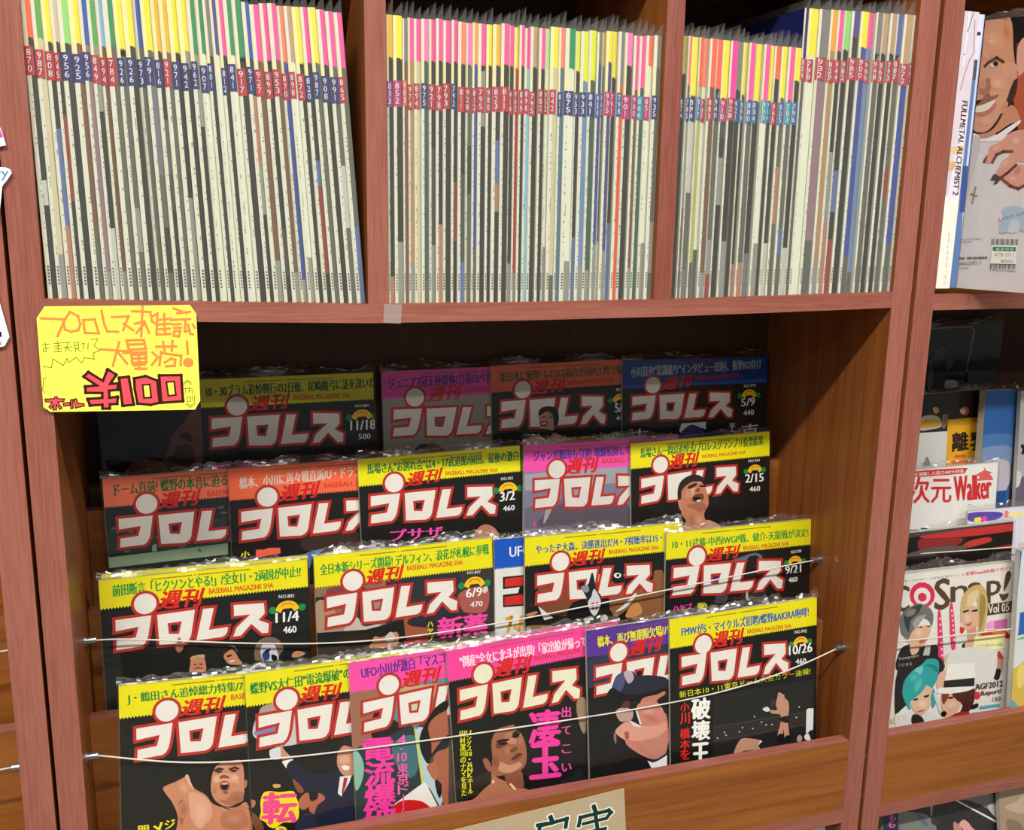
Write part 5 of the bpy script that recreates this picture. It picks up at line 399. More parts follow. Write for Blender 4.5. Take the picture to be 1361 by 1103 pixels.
{"name":"magazine","label":"coral-topped wrestling magazine with pale headline, second in its row","w":0.205,"H":0.2508,"bg":"171716","group":"front magazines leaning in the display pockets","cat":"magazine","sleeve":1,"t":0.004,"edge":"C9C7B8","M":[[0.99956,0.02944,-0.00262],[5e-05,0.08716,0.99619],[0.14794,0.14814,-0.449]],"ops":[["P",6,"3A2A24",[827,832,1396,835,1389,1070,821,1012]],["Q",0,"F06A44",[0,0,2050,0,2050,346,2034,367,2019,346,2003,367,1988,346,1972,367,1957,346,1941,367,1926,346,1910,367,1895,346,1879,367,1864,346,1848,367,1833,346,1817,367,1802,346,1786,367,1770,346,1755,367,1739,346,1724,367,1708,346,1693,367,1677,346,1662,367,1646,346,1631,367,1615,346,1600,367,1584,346,1569,367,1553,346,1538,367,1522,346,1506,367,1491,346,1475,367,1460,346,1444,367,1429,346,1413,367,1398,346,1382,367,1367,346,1351,367,1336,346,1320,367,1305,346,1289,367,1273,346,1258,367,1242,346,1227,367,1211,346,1196,367,1180,346,1165,367,1149,346,1134,367,1118,346,1103,367,1087,346,1072,367,1056,346,1041,367,1025,346,1009,367,994,346,978,367,963,346,947,367,932,346,916,367,901,346,885,367,870,346,854,367,839,346,823,367,808,346,792,367,777,346,761,367,745,346,730,367,714,346,699,367,683,346,668,367,652,346,637,367,621,346,606,367,590,346,575,367,559,346,544,367,528,346,512,367,497,346,481,367,466,346,450,367,435,346,419,367,404,346,388,367,373,346,357,367,342,346,326,367,311,346,295,367,280,346,264,367,248,346,233,367,217,346,202,367,186,346,171,367,155,346,140,367,124,346,109,367,93,346,78,367,62,346,47,367,31,346,16,367,0,346]],["D",1,"7A5A20",[500,1500,42],0],["T",2,"D8C8BE","橋本、小川に再々戦直訴/U・ドラゴ",[118,240,1467,197,118,107],0.05],["T",3,"D0361A","BASEBALL M",[1044,302,1464,297,1045,246],0.045],["T",4,"D3221C","週刊",[536,419,943,396,592,235],0.075],["M",5,"E6E2DC",[0.995,0.0061,-1.8957,-0.0087,1.0153,5.1513,41.2,35.2],"171716"],["T",7,"D8D020","小",[95,1020,191,1017,99,944],0.08],["Q",7,"E8604A",[260,942,309,940,332,949,406,931,527,943,531,1008,329,1025,257,1030]],["P",6,"4870B0",[794,1061,883,1018,1021,1006,892,1097,838,1221]],["P",6,"C8BCA8",[1160,1020,1225,988,1288,1020,1312,1062,1146,1058]]]}
{"name":"magazine","label":"yellow-topped wrestling magazine dated 3/2 in the middle of its row","w":0.198,"H":0.2519,"bg":"161615","group":"front magazines leaning in the display pockets","cat":"magazine","sleeve":1,"t":0.004,"edge":"C9C7B8","M":[[0.99942,0.03092,0.01437],[-0.01701,0.08664,0.99609],[0.29478,0.14817,-0.449]],"ops":[["Q",0,"E8E010",[0,0,1980,0,1980,306,1964,327,1948,306,1933,327,1917,306,1901,327,1885,306,1870,327,1854,306,1838,327,1823,306,1807,327,1791,306,1775,327,1760,306,1744,327,1728,306,1713,327,1697,306,1681,327,1665,306,1650,327,1634,306,1618,327,1603,306,1587,327,1571,306,1555,327,1540,306,1524,327,1508,306,1493,327,1477,306,1461,327,1445,306,1430,327,1414,306,1398,327,1383,306,1367,327,1351,306,1335,327,1320,306,1304,327,1288,306,1273,327,1257,306,1241,327,1226,306,1210,327,1194,306,1178,327,1163,306,1147,327,1131,306,1116,327,1100,306,1084,327,1068,306,1053,327,1037,306,1021,327,1006,306,990,327,974,306,958,327,943,306,927,327,911,306,896,327,880,306,864,327,848,306,833,327,817,306,801,327,786,306,770,327,754,306,738,327,723,306,707,327,691,306,676,327,660,306,644,327,628,306,613,327,597,306,581,327,566,306,550,327,534,306,518,327,503,306,487,327,471,306,456,327,440,306,424,327,409,306,393,327,377,306,361,327,346,306,330,327,314,306,299,327,283,306,267,327,251,306,236,327,220,306,204,327,189,306,173,327,157,306,141,327,126,306,110,327,94,306,79,327,63,306,47,327,31,306,16,327,0,306]],["D",1,"7A5A20",[500,1500,42],0],["T",2,"12803A","馬場さん\"お別れ会\"は4・17武道館/前田、最後の激白",[109,187,1954,185,109,60],0.05],["T",3,"D0361A","BASEBALL MAGAZINE SHA",[1036,282,1686,299,1038,233],0.045],["T",4,"D3221C","週刊",[549,373,949,344,602,212],0.075],["M",5,"E6E2DC",[0.9921,-0.0128,0.2684,0.0193,1.0007,0.3032,41.6,31.5],"161615"],["T",8,"D8D8D8","NO.901",[1725,408,1875,410,1726,371],0.04],["Q",9,"1E8A46",[1698,527,1691,551,1671,566,1645,566,1625,551,1618,527,1625,503,1645,488,1671,488,1691,503]],["Q",9,"1E8A46",[2004,527,1997,551,1977,566,1951,566,1931,551,1924,527,1931,503,1951,488,1977,488,1997,503]],["Q",9,"F0C020",[1689,536,1695,505,1713,478,1740,456,1773,442,1811,437,1849,442,1882,456,1909,478,1927,505,1932,536,1883,563,1856,522,1766,522,1739,563]],["L",9,"C85020",[1748,491,1784,469,1838,469,1874,491],1.0],["T",10,"F0F0F0","3/2",[1704,666,1894,660,1708,553],0.06],["T",11,"F0F0F0","460",[1740,789,1887,789,1742,723],0.06],["P",6,"1A1210",[1291,901,1389,833,1582,845,1709,947,1719,1166,1252,1112]],["P",6,"B47C64",[1400,975,1515,925,1642,1002,1670,1161,1347,1123]],["T",7,"F04CB0","プサザ",[340,1003,970,1026,346,863],0.09]]}
{"name":"magazine","label":"pink-topped wrestling magazine over a hazy grey-violet photo","w":0.2,"H":0.2566,"bg":"7C7C94","group":"front magazines leaning in the display pockets","cat":"magazine","sleeve":1,"t":0.004,"edge":"C9C7B8","M":[[0.99938,0.02776,-0.02174],[0.01923,0.08771,0.99596],[0.48668,0.1475,-0.449]],"ops":[["Q",6,"9AA0AC",[11,359,1389,323,1394,534,668,547,12,562]],["Q",6,"6A6678",[14,781,375,695,970,733,1398,704,1408,1132,17,1028]],["P",6,"5A5260",[290,855,494,758,880,728,1276,753,1417,848,1423,1133,263,1046]],["P",6,"A89CA0",[289,827,376,778,320,912,262,991]],["Q",0,"EC50AC",[0,0,2000,0,2000,327,1984,348,1969,327,1953,348,1938,327,1922,348,1906,327,1891,348,1875,327,1859,348,1844,327,1828,348,1812,327,1797,348,1781,327,1766,348,1750,327,1734,348,1719,327,1703,348,1688,327,1672,348,1656,327,1641,348,1625,327,1609,348,1594,327,1578,348,1562,327,1547,348,1531,327,1516,348,1500,327,1484,348,1469,327,1453,348,1438,327,1422,348,1406,327,1391,348,1375,327,1359,348,1344,327,1328,348,1312,327,1297,348,1281,327,1266,348,1250,327,1234,348,1219,327,1203,348,1188,327,1172,348,1156,327,1141,348,1125,327,1109,348,1094,327,1078,348,1062,327,1047,348,1031,327,1016,348,1000,327,984,348,969,327,953,348,938,327,922,348,906,327,891,348,875,327,859,348,844,327,828,348,812,327,797,348,781,327,766,348,750,327,734,348,719,327,703,348,688,327,672,348,656,327,641,348,625,327,609,348,594,327,578,348,562,327,547,348,531,327,516,348,500,327,484,348,469,327,453,348,438,327,422,348,406,327,391,348,375,327,359,348,344,327,328,348,312,327,297,348,281,327,266,348,250,327,234,348,219,327,203,348,188,327,172,348,156,327,141,348,125,327,109,348,94,327,78,348,62,327,47,348,31,327,16,348,0,327]],["D",1,"7A5A20",[500,1500,42],0],["T",2,"3A3CA8","ジャンボ鶴田も引退! 取締役辞してC",[131,209,1494,190,119,80],0.05],["T",3,"D0361A","BASEBALL MAG",[1037,279,1542,277,1036,214],0.045],["T",4,"D3221C","週刊",[540,391,941,380,588,202],0.075],["M",5,"D8D4D0",[0.9535,0.0578,-1.7791,0.0205,1.0695,-2.9202,42.9,32.0],"9A9098"],["Q",7,"E040A0",[128,926,145,920,158,1011,132,1016]]]}
{"name":"magazine","label":"yellow-topped wrestling magazine dated 2/15 with a bare-shouldered man yelling upward","w":0.204,"H":0.2497,"bg":"181514","group":"front magazines leaning in the display pockets","cat":"magazine","sleeve":1,"t":0.004,"edge":"C9C7B8","M":[[0.99944,0.0308,0.01301],[-0.01564,0.08668,0.99611],[0.63604,0.14835,-0.449]],"ops":[["Q",0,"EAE010",[0,0,2040,0,2040,313,2025,334,2009,313,1993,334,1978,313,1962,334,1946,313,1930,334,1915,313,1899,334,1883,313,1868,334,1852,313,1836,334,1821,313,1805,334,1789,313,1774,334,1758,313,1742,334,1726,313,1711,334,1695,313,1679,334,1664,313,1648,334,1632,313,1617,334,1601,313,1585,334,1570,313,1554,334,1538,313,1522,334,1507,313,1491,334,1475,313,1460,334,1444,313,1428,334,1413,313,1397,334,1381,313,1365,334,1350,313,1334,334,1318,313,1303,334,1287,313,1271,334,1256,313,1240,334,1224,313,1209,334,1193,313,1177,334,1161,313,1146,334,1130,313,1114,334,1099,313,1083,334,1067,313,1052,334,1036,313,1020,334,1004,313,989,334,973,313,957,334,942,313,926,334,910,313,895,334,879,313,863,334,848,313,832,334,816,313,800,334,785,313,769,334,753,313,738,334,722,313,706,334,691,313,675,334,659,313,643,334,628,313,612,334,596,313,581,334,565,313,549,334,534,313,518,334,502,313,487,334,471,313,455,334,439,313,424,334,408,313,392,334,377,313,361,334,345,313,330,334,314,313,298,334,283,313,267,334,251,313,235,334,220,313,204,334,188,313,173,334,157,313,141,334,126,313,110,334,94,313,78,334,63,313,47,334,31,313,16,334,0,313]],["D",1,"7A5A20",[500,1500,42],0],["T",2,"12803A","馬場さん一周忌追悼式/プロレスグランプリ投票結果",[138,198,1940,172,136,67],0.05],["T",3,"D0361A","BASEBALL MAGAZINE SHA",[1018,271,1670,270,1018,225],0.045],["T",4,"D3221C","週刊",[536,380,928,365,584,193],0.075],["M",5,"E6E2DC",[0.9258,0.0131,1.1603,-0.0257,0.9991,2.9957,41.8,30.6],""],["T",8,"D8D8D8","NO.960",[1713,386,1886,387,1713,351],0.04],["Q",9,"1E8A46",[1712,504,1705,525,1687,538,1665,538,1647,525,1640,504,1647,483,1665,470,1687,470,1705,483]],["Q",9,"1E8A46",[1984,504,1977,525,1959,538,1937,538,1919,525,1912,504,1919,483,1937,470,1959,470,1977,483]],["Q",9,"F0C020",[1704,512,1709,485,1725,460,1749,441,1779,428,1812,424,1845,428,1875,441,1899,460,1915,485,1920,512,1876,536,1852,500,1772,500,1748,536]],["L",9,"C85020",[1756,472,1788,452,1836,452,1868,472],1.0],["T",10,"F0F0F0","2/15",[1668,657,1947,662,1667,542],0.06],["T",11,"F0F0F0","460",[1733,782,1893,784,1733,714],0.06],["P",6,"C08060",[710,862,678,772,726,632,855,558,1018,602,1083,696,1116,874,1050,1000,1083,1106,1232,1167,1315,1242,773,1219,782,1074,717,979]],["P",6,"C8947A",[1083,1091,1232,1152,1315,1220,1315,1280,789,1221,1050,1191]],["P",6,"2A2220",[662,771,670,613,743,518,888,474,1018,515,1075,622,1001,579,855,572,726,661,710,775]],["P",6,"A8664C",[887,851,1018,850,1083,930,1001,980,887,924,790,871]],["P",6,"D8A488",[791,667,920,651,871,762,790,783]],["P",6,"3A2018",[807,626,920,586,936,616,839,658]],["P",6,"3A2018",[969,626,1058,628,1067,650,1001,647]],["S",6,"C08060","D49A7C",[807,727,871,733,806,814]],["S",6,"C08060","A8684C",[855,1052,936,1061,854,1140]],["S",6,"C08060","D49A7C",[985,1096,1067,1104,985,1184]],["P",6,"7A3E30",[871,777,920,738,1018,733,1042,794,1001,834,887,825]],["P",6,"140A08",[887,771,936,769,1001,790,952,817,896,808]],["P",6,"E8DCD0",[936,815,1001,812,985,835,944,835]],["P",6,"8A4E3A",[912,679,969,655,985,693,936,703]],["P",6,"C88A70",[662,800,710,790,718,892,693,919]]]}
{"name":"magazine","label":"sliver of a yellow-topped magazine behind the one dated 11/4","w":0.2094,"H":0.2655,"bg":"2A2622","group":"front magazines leaning in the display pockets","cat":"magazine","sleeve":0,"t":0.003,"edge":"C9C7B8","M":[[0.99953,0.02875,-0.01046],[0.00791,0.08739,0.99614],[0.01501,0.0913,-0.552]],"ops":[["Q",0,"E6DC14",[0,0,2094,0,2094,360,0,360]]]}
{"name":"magazine","label":"sliver of a pink-topped magazine behind the cream-titled one","w":0.1601,"H":0.2523,"bg":"2A2622","group":"front magazines leaning in the display pockets","cat":"magazine","sleeve":0,"t":0.003,"edge":"C9C7B8","M":[[0.99878,0.03346,0.03633],[-0.03961,0.10328,0.99386],[0.37491,0.02845,-0.636]],"ops":[["Q",0,"F04FA8",[0,0,1601,0,1601,360,0,360]]]}
{"name":"magazine","label":"sliver of a pale yellow magazine behind the pink flag one","w":0.18,"H":0.2535,"bg":"2A2622","group":"front magazines leaning in the display pockets","cat":"magazine","sleeve":0,"t":0.003,"edge":"C9C7B8","M":[[0.99956,0.02963,-0.00032],[-0.00278,0.10445,0.99453],[0.26024,0.02802,-0.636]],"ops":[["Q",0,"E6E090",[0,0,1800,0,1800,360,0,360]]]}
{"name":"magazine","label":"sliver of a yellow-topped magazine behind the horned mask one","w":0.1851,"H":0.2631,"bg":"2A2622","group":"front magazines leaning in the display pockets","cat":"magazine","sleeve":0,"t":0.003,"edge":"C9C7B8","M":[[0.99955,0.02907,-0.00679],[0.00422,0.08728,0.99617],[0.49719,0.09153,-0.552]],"ops":[["Q",0,"E6DC14",[0,0,1851,0,1851,360,0,360]]]}
{"name":"magazine","label":"sliver of a pink-topped magazine behind the one dated 2/15","w":0.1867,"H":0.256,"bg":"2A2622","group":"front magazines leaning in the display pockets","cat":"magazine","sleeve":0,"t":0.003,"edge":"C9C7B8","M":[[0.99954,0.02889,-0.00885],[0.00629,0.08734,0.99616],[0.51683,0.15414,-0.449]],"ops":[["Q",0,"E050A0",[0,0,1867,0,1867,360,0,360]]]}
{"name":"magazine","label":"dark magazine with a shadowed face profile, half hidden below the yellow price card","w":0.2,"H":0.2475,"bg":"1B1C1E","group":"front magazines leaning in the display pockets","cat":"magazine","sleeve":1,"t":0.004,"edge":"C9C7B8","M":[[0.9994,0.02298,0.026],[-0.02771,0.07785,0.99658],[0.02291,0.20973,-0.358]],"ops":[["P",6,"6A4638",[614,965,675,793,736,622,813,540,891,458,945,374,1067,346,1014,1030]],["P",6,"3E2620",[743,825,773,752,869,735,948,793,932,997,667,894]],["P",6,"22140F",[806,628,904,599,957,680,918,714,850,670]],["P",6,"8A6252",[203,1000,293,896,411,869,549,895,638,955,641,1070,198,1062]],["P",6,"34343C",[-51,651,230,552,411,593,377,715,204,849,-64,799]]]}
{"name":"magazine","label":"olive-yellow-topped wrestling magazine dated 11/18 in the shaded back row","w":0.198,"H":0.2496,"bg":"191a1c","group":"front magazines leaning in the display pockets","cat":"magazine","sleeve":1,"t":0.004,"edge":"C9C7B8","M":[[0.99978,0.02107,0.00159],[-0.00324,0.07839,0.99692],[0.12422,0.20943,-0.358]],"ops":[["Q",0,"E0D818",[0,0,1980,0,1980,312,1964,333,1949,312,1933,333,1917,312,1901,333,1886,312,1870,333,1854,312,1839,333,1823,312,1807,333,1791,312,1776,333,1760,312,1744,333,1729,312,1713,333,1697,312,1681,333,1666,312,1650,333,1634,312,1619,333,1603,312,1587,333,1571,312,1556,333,1540,312,1524,333,1509,312,1493,333,1477,312,1461,333,1446,312,1430,333,1414,312,1399,333,1383,312,1367,333,1351,312,1336,333,1320,312,1304,333,1289,312,1273,333,1257,312,1241,333,1226,312,1210,333,1194,312,1179,333,1163,312,1147,333,1131,312,1116,333,1100,312,1084,333,1069,312,1053,333,1037,312,1021,333,1006,312,990,333,974,312,959,333,943,312,927,333,911,312,896,333,880,312,864,333,849,312,833,333,817,312,801,333,786,312,770,333,754,312,739,333,723,312,707,333,691,312,676,333,660,312,644,333,629,312,613,333,597,312,581,333,566,312,550,333,534,312,519,333,503,312,487,333,471,312,456,333,440,312,424,333,409,312,393,333,377,312,361,333,346,312,330,333,314,312,299,333,283,312,267,333,251,312,236,333,220,312,204,333,189,312,173,333,157,312,141,333,126,312,110,333,94,312,79,333,63,312,47,333,31,312,16,333,0,312]],["D",1,"7A5A20",[500,1500,42],0],["T",2,"105830","10・30ブラム追悼興行の2日後、尾崎魔弓に話を訊いた",[69,209,1994,189,68,77],0.05],["T",3,"D0361A","BASEBALL MAGAZINE SHA",[1035,285,1694,291,1037,225],0.045],["T",4,"D3221C","週刊",[532,388,942,374,583,218],0.075],["M",5,"E6E2DC",[0.9731,0.0053,-2.6594,0.0159,1.0287,-0.1743,39.7,32.3],"191a1c"],["T",8,"D8D8D8","NO.884",[1751,410,1913,412,1752,377],0.04],["Q",9,"1E8A46",[1718,529,1710,553,1690,568,1664,568,1644,553,1637,529,1644,505,1664,490,1690,490,1710,505]],["Q",9,"1E8A46",[2023,529,2016,553,1996,568,1970,568,1950,553,1943,529,1950,505,1970,490,1996,490,2016,505]],["Q",9,"F0C020",[1708,538,1714,507,1732,480,1759,458,1792,444,1830,439,1868,444,1901,458,1928,480,1946,507,1952,538,1902,565,1875,524,1785,524,1758,565]],["L",9,"C85020",[1767,493,1803,470,1857,470,1893,493],1.0],["T",10,"F0F0F0","11/18",[1686,686,1985,686,1690,567],0.06],["T",11,"F0F0F0","500",[1779,797,1921,798,1781,733],0.06],["Q",7,"C8409A",[110,968,297,973,295,1018,107,1022]],["Q",7,"C8409A",[366,965,540,963,537,1027,364,1023]],["Q",7,"C8409A",[644,962,697,960,695,1011,642,1011]],["Q",7,"C8409A",[847,967,989,959,1005,1015,845,1013]],["P",6,"6A4030",[1277,961,1315,908,1425,896,1515,959,1511,1052,1274,1035]],["P",6,"1C1210",[1278,942,1334,894,1443,898,1506,943,1406,932]]]}
{"name":"magazine","label":"pink-topped wrestling magazine on a grey cover in the shaded back row","w":0.2,"H":0.251,"bg":"8E8A86","group":"front magazines leaning in the display pockets","cat":"magazine","sleeve":1,"t":0.004,"edge":"C9C7B8","M":[[0.99978,0.0211,0.00199],[-0.00364,0.07838,0.99692],[0.33149,0.20933,-0.358]],"ops":[["Q",0,"EC50B4",[0,0,2000,0,2000,326,1984,347,1969,326,1953,347,1938,326,1922,347,1906,326,1891,347,1875,326,1859,347,1844,326,1828,347,1812,326,1797,347,1781,326,1766,347,1750,326,1734,347,1719,326,1703,347,1688,326,1672,347,1656,326,1641,347,1625,326,1609,347,1594,326,1578,347,1562,326,1547,347,1531,326,1516,347,1500,326,1484,347,1469,326,1453,347,1438,326,1422,347,1406,326,1391,347,1375,326,1359,347,1344,326,1328,347,1312,326,1297,347,1281,326,1266,347,1250,326,1234,347,1219,326,1203,347,1188,326,1172,347,1156,326,1141,347,1125,326,1109,347,1094,326,1078,347,1062,326,1047,347,1031,326,1016,347,1000,326,984,347,969,326,953,347,938,326,922,347,906,326,891,347,875,326,859,347,844,326,828,347,812,326,797,347,781,326,766,347,750,326,734,347,719,326,703,347,688,326,672,347,656,326,641,347,625,326,609,347,594,326,578,347,562,326,547,347,531,326,516,347,500,326,484,347,469,326,453,347,438,326,422,347,406,326,391,347,375,326,359,347,344,326,328,347,312,326,297,347,281,326,266,347,250,326,234,347,219,326,203,347,188,326,172,347,156,326,141,347,125,326,109,347,94,326,78,347,62,326,47,347,31,326,16,347,0,326]],["D",1,"7A5A20",[500,1500,42],0],["T",2,"4A2C90","ジュニア7冠王座群体/力道山ベルト",[80,217,1467,188,75,79],0.05],["T",3,"D0361A","BASEBALL M",[1020,300,1415,294,1021,240],0.045],["T",4,"D3221C","週刊",[545,401,937,371,603,220],0.075],["M",5,"E6E2DC",[1.006,-0.0248,0.6005,0.0323,1.0105,1.9931,40.1,33.1],"6A6662"],["P",6,"2C3A50",[395,948,475,906,587,930,633,996,409,996]],["P",6,"7A5238",[506,956,603,899,730,971,729,1019,473,1001]]]}
{"name":"magazine","label":"coral-topped wrestling magazine with a wincing man in the shaded back row","w":0.208,"H":0.2531,"bg":"1A1A1A","group":"front magazines leaning in the display pockets","cat":"magazine","sleeve":1,"t":0.004,"edge":"C9C7B8","M":[[0.9997,0.02179,0.01076],[-0.01243,0.07819,0.99686],[0.46895,0.20921,-0.358]],"ops":[["Q",0,"F0704C",[0,0,2080,0,2080,319,2064,340,2049,319,2033,340,2018,319,2002,340,1987,319,1971,340,1956,319,1940,340,1925,319,1909,340,1894,319,1878,340,1863,319,1847,340,1832,319,1816,340,1801,319,1785,340,1770,319,1754,340,1739,319,1723,340,1707,319,1692,340,1676,319,1661,340,1645,319,1630,340,1614,319,1599,340,1583,319,1568,340,1552,319,1537,340,1521,319,1506,340,1490,319,1475,340,1459,319,1444,340,1428,319,1413,340,1397,319,1381,340,1366,319,1350,340,1335,319,1319,340,1304,319,1288,340,1273,319,1257,340,1242,319,1226,340,1211,319,1195,340,1180,319,1164,340,1149,319,1133,340,1118,319,1102,340,1087,319,1071,340,1056,319,1040,340,1024,319,1009,340,993,319,978,340,962,319,947,340,931,319,916,340,900,319,885,340,869,319,854,340,838,319,823,340,807,319,792,340,776,319,761,340,745,319,730,340,714,319,699,340,683,319,667,340,652,319,636,340,621,319,605,340,590,319,574,340,559,319,543,340,528,319,512,340,497,319,481,340,466,319,450,340,435,319,419,340,404,319,388,340,373,319,357,340,341,319,326,340,310,319,295,340,279,319,264,340,248,319,233,340,217,319,202,340,186,319,171,340,155,319,140,340,124,319,109,340,93,319,78,340,62,319,47,340,31,319,16,340,0,319]],["D",1,"7A5A20",[500,1500,42],0],["T",2,"186030","新日本に衝撃! G-EGGS福白が国内上陸で復活",[132,210,1881,185,124,88],0.05],["T",3,"D0361A","BASEBALL MAGAZINE SHA",[1020,292,1676,285,1020,242],0.045],["T",4,"D3221C","週刊",[545,391,950,366,593,221],0.075],["M",5,"E6E2DC",[0.9267,-0.0088,1.1025,0.0123,1.041,-0.2646,42.1,31.9],""],["T",8,"D8D8D8","NO.973",[1707,411,1849,407,1707,373],0.04],["Q",9,"1E8A46",[1663,530,1655,552,1636,566,1613,566,1594,552,1586,530,1594,508,1613,494,1636,494,1655,508]],["Q",9,"1E8A46",[1952,530,1944,552,1925,566,1902,566,1883,552,1875,530,1883,508,1902,494,1925,494,1944,508]],["Q",9,"F0C020",[1654,539,1660,510,1676,484,1702,463,1734,450,1769,445,1804,450,1836,463,1862,484,1878,510,1884,539,1837,564,1812,526,1727,526,1701,564]],["L",9,"C85020",[1710,496,1743,475,1795,475,1828,496],1.0],["T",10,"F0F0F0","5/2",[1686,687,1848,686,1687,571],0.06],["T",11,"F0F0F0","440",[1704,797,1839,796,1705,734],0.06],["P",6,"BC8A70",[629,717,638,633,736,583,855,675,838,816,822,886,1003,971,1033,1045,385,1010,521,921,626,887,642,803]],["P",6,"14100F",[622,660,646,577,737,548,857,576,900,678,884,791,831,802,825,688,751,612,660,648]],["P",6,"201614",[633,901,642,831,792,856,821,901,700,977]],["P",6,"4A2A20",[644,683,705,673,704,691]],["P",6,"4A2A20",[749,690,810,680,809,701]],["P",6,"E8E0D8",[658,768,718,758,710,786,673,791]],["P",6,"6A3028",[651,747,734,738,733,795,665,797]],["P",6,"E8E0D8",[666,762,721,754,715,771,673,777]],["T",7,"C8C020","復帰の初代VTに王者の激突",[1025,1030,1735,1025,1026,966],0.07]]}
{"name":"magazine","label":"blue-topped wrestling magazine dated 5/9, rightmost in the shaded back row","w":0.2174,"H":0.2536,"bg":"1C1A1A","group":"front magazines leaning in the display pockets","cat":"magazine","sleeve":1,"t":0.004,"edge":"C9C7B8","M":[[0.99977,0.02038,-0.00709],[0.00547,0.07857,0.99689],[0.64284,0.20907,-0.358]],"ops":[["Q",0,"1E4CA0",[0,0,2174,0,2174,349,2158,370,2143,349,2127,370,2112,349,2096,370,2080,349,2065,370,2049,349,2034,370,2018,349,2003,370,1987,349,1972,370,1956,349,1941,370,1925,349,1910,370,1894,349,1879,370,1863,349,1848,370,1832,349,1817,370,1801,349,1785,370,1770,349,1754,370,1739,349,1723,370,1708,349,1692,370,1677,349,1661,370,1646,349,1630,370,1615,349,1599,370,1584,349,1568,370,1553,349,1537,370,1522,349,1506,370,1490,349,1475,370,1459,349,1444,370,1428,349,1413,370,1397,349,1382,370,1366,349,1351,370,1335,349,1320,370,1304,349,1289,370,1273,349,1258,370,1242,349,1227,370,1211,349,1196,370,1180,349,1164,370,1149,349,1133,370,1118,349,1102,370,1087,349,1071,370,1056,349,1040,370,1025,349,1009,370,994,349,978,370,963,349,947,370,932,349,916,370,901,349,885,370,869,349,854,370,838,349,823,370,807,349,792,370,776,349,761,370,745,349,730,370,714,349,699,370,683,349,668,370,652,349,637,370,621,349,606,370,590,349,574,370,559,349,543,370,528,349,512,370,497,349,481,370,466,349,450,370,435,349,419,370,404,349,388,370,373,349,357,370,342,349,326,370,311,349,295,370,279,349,264,370,248,349,233,370,217,349,202,370,186,349,171,370,155,349,140,370,124,349,109,370,93,349,78,370,62,349,47,370,31,349,16,370,0,349]],["D",1,"7A5A20",[500,1500,42],0],["T",2,"B8C4D0","小川直也\"常識破り\"インタビュー/田村、衝撃KO負け",[125,224,2081,172,116,85],0.05],["T",3,"D0361A","BASEBALL MAGAZINE SHA",[1057,293,1746,277,1056,238],0.045],["T",4,"D3221C","週刊",[566,404,979,371,614,241],0.075],["M",5,"E6E2DC",[0.9748,0.0273,-0.2412,0.0059,0.969,4.8754,43.9,33.2],"1C1A1A"],["T",8,"D8D8D8","NO.974",[1815,415,1997,413,1814,377],0.04],["Q",9,"1E8A46",[1792,529,1784,551,1765,565,1742,565,1723,551,1715,529,1723,507,1742,493,1765,493,1784,507]],["Q",9,"1E8A46",[2081,529,2073,551,2054,565,2031,565,2012,551,2004,529,2012,507,2031,493,2054,493,2073,507]],["Q",9,"F0C020",[1783,538,1789,509,1805,483,1831,462,1863,449,1898,444,1933,449,1965,462,1991,483,2007,509,2013,538,1966,563,1941,525,1856,525,1830,563]],["L",9,"C85020",[1839,495,1872,474,1924,474,1958,495],1.0],["T",10,"F0F0F0","5/9",[1780,674,1992,667,1777,566],0.06],["T",11,"F0F0F0","440",[1817,803,1982,798,1815,729],0.06],["T",7,"D0D4D8","士",[136,1007,373,998,135,905],0.06],["T",7,"D0D4D8"," ",[441,1008,509,1006,439,900],0.06],["T",7,"D0D4D8","平",[1598,992,1696,989,1595,897],0.06],["T",7,"D0D4D8","古",[1800,1051,2056,1042,1795,923],0.06],["Q",7,"D8DCE4",[835,952,868,860,1237,857,1239,957,1079,902,871,1001]],["P",7,"3A3C78",[888,955,1026,884,1186,955,1188,1033,872,1026]]]}
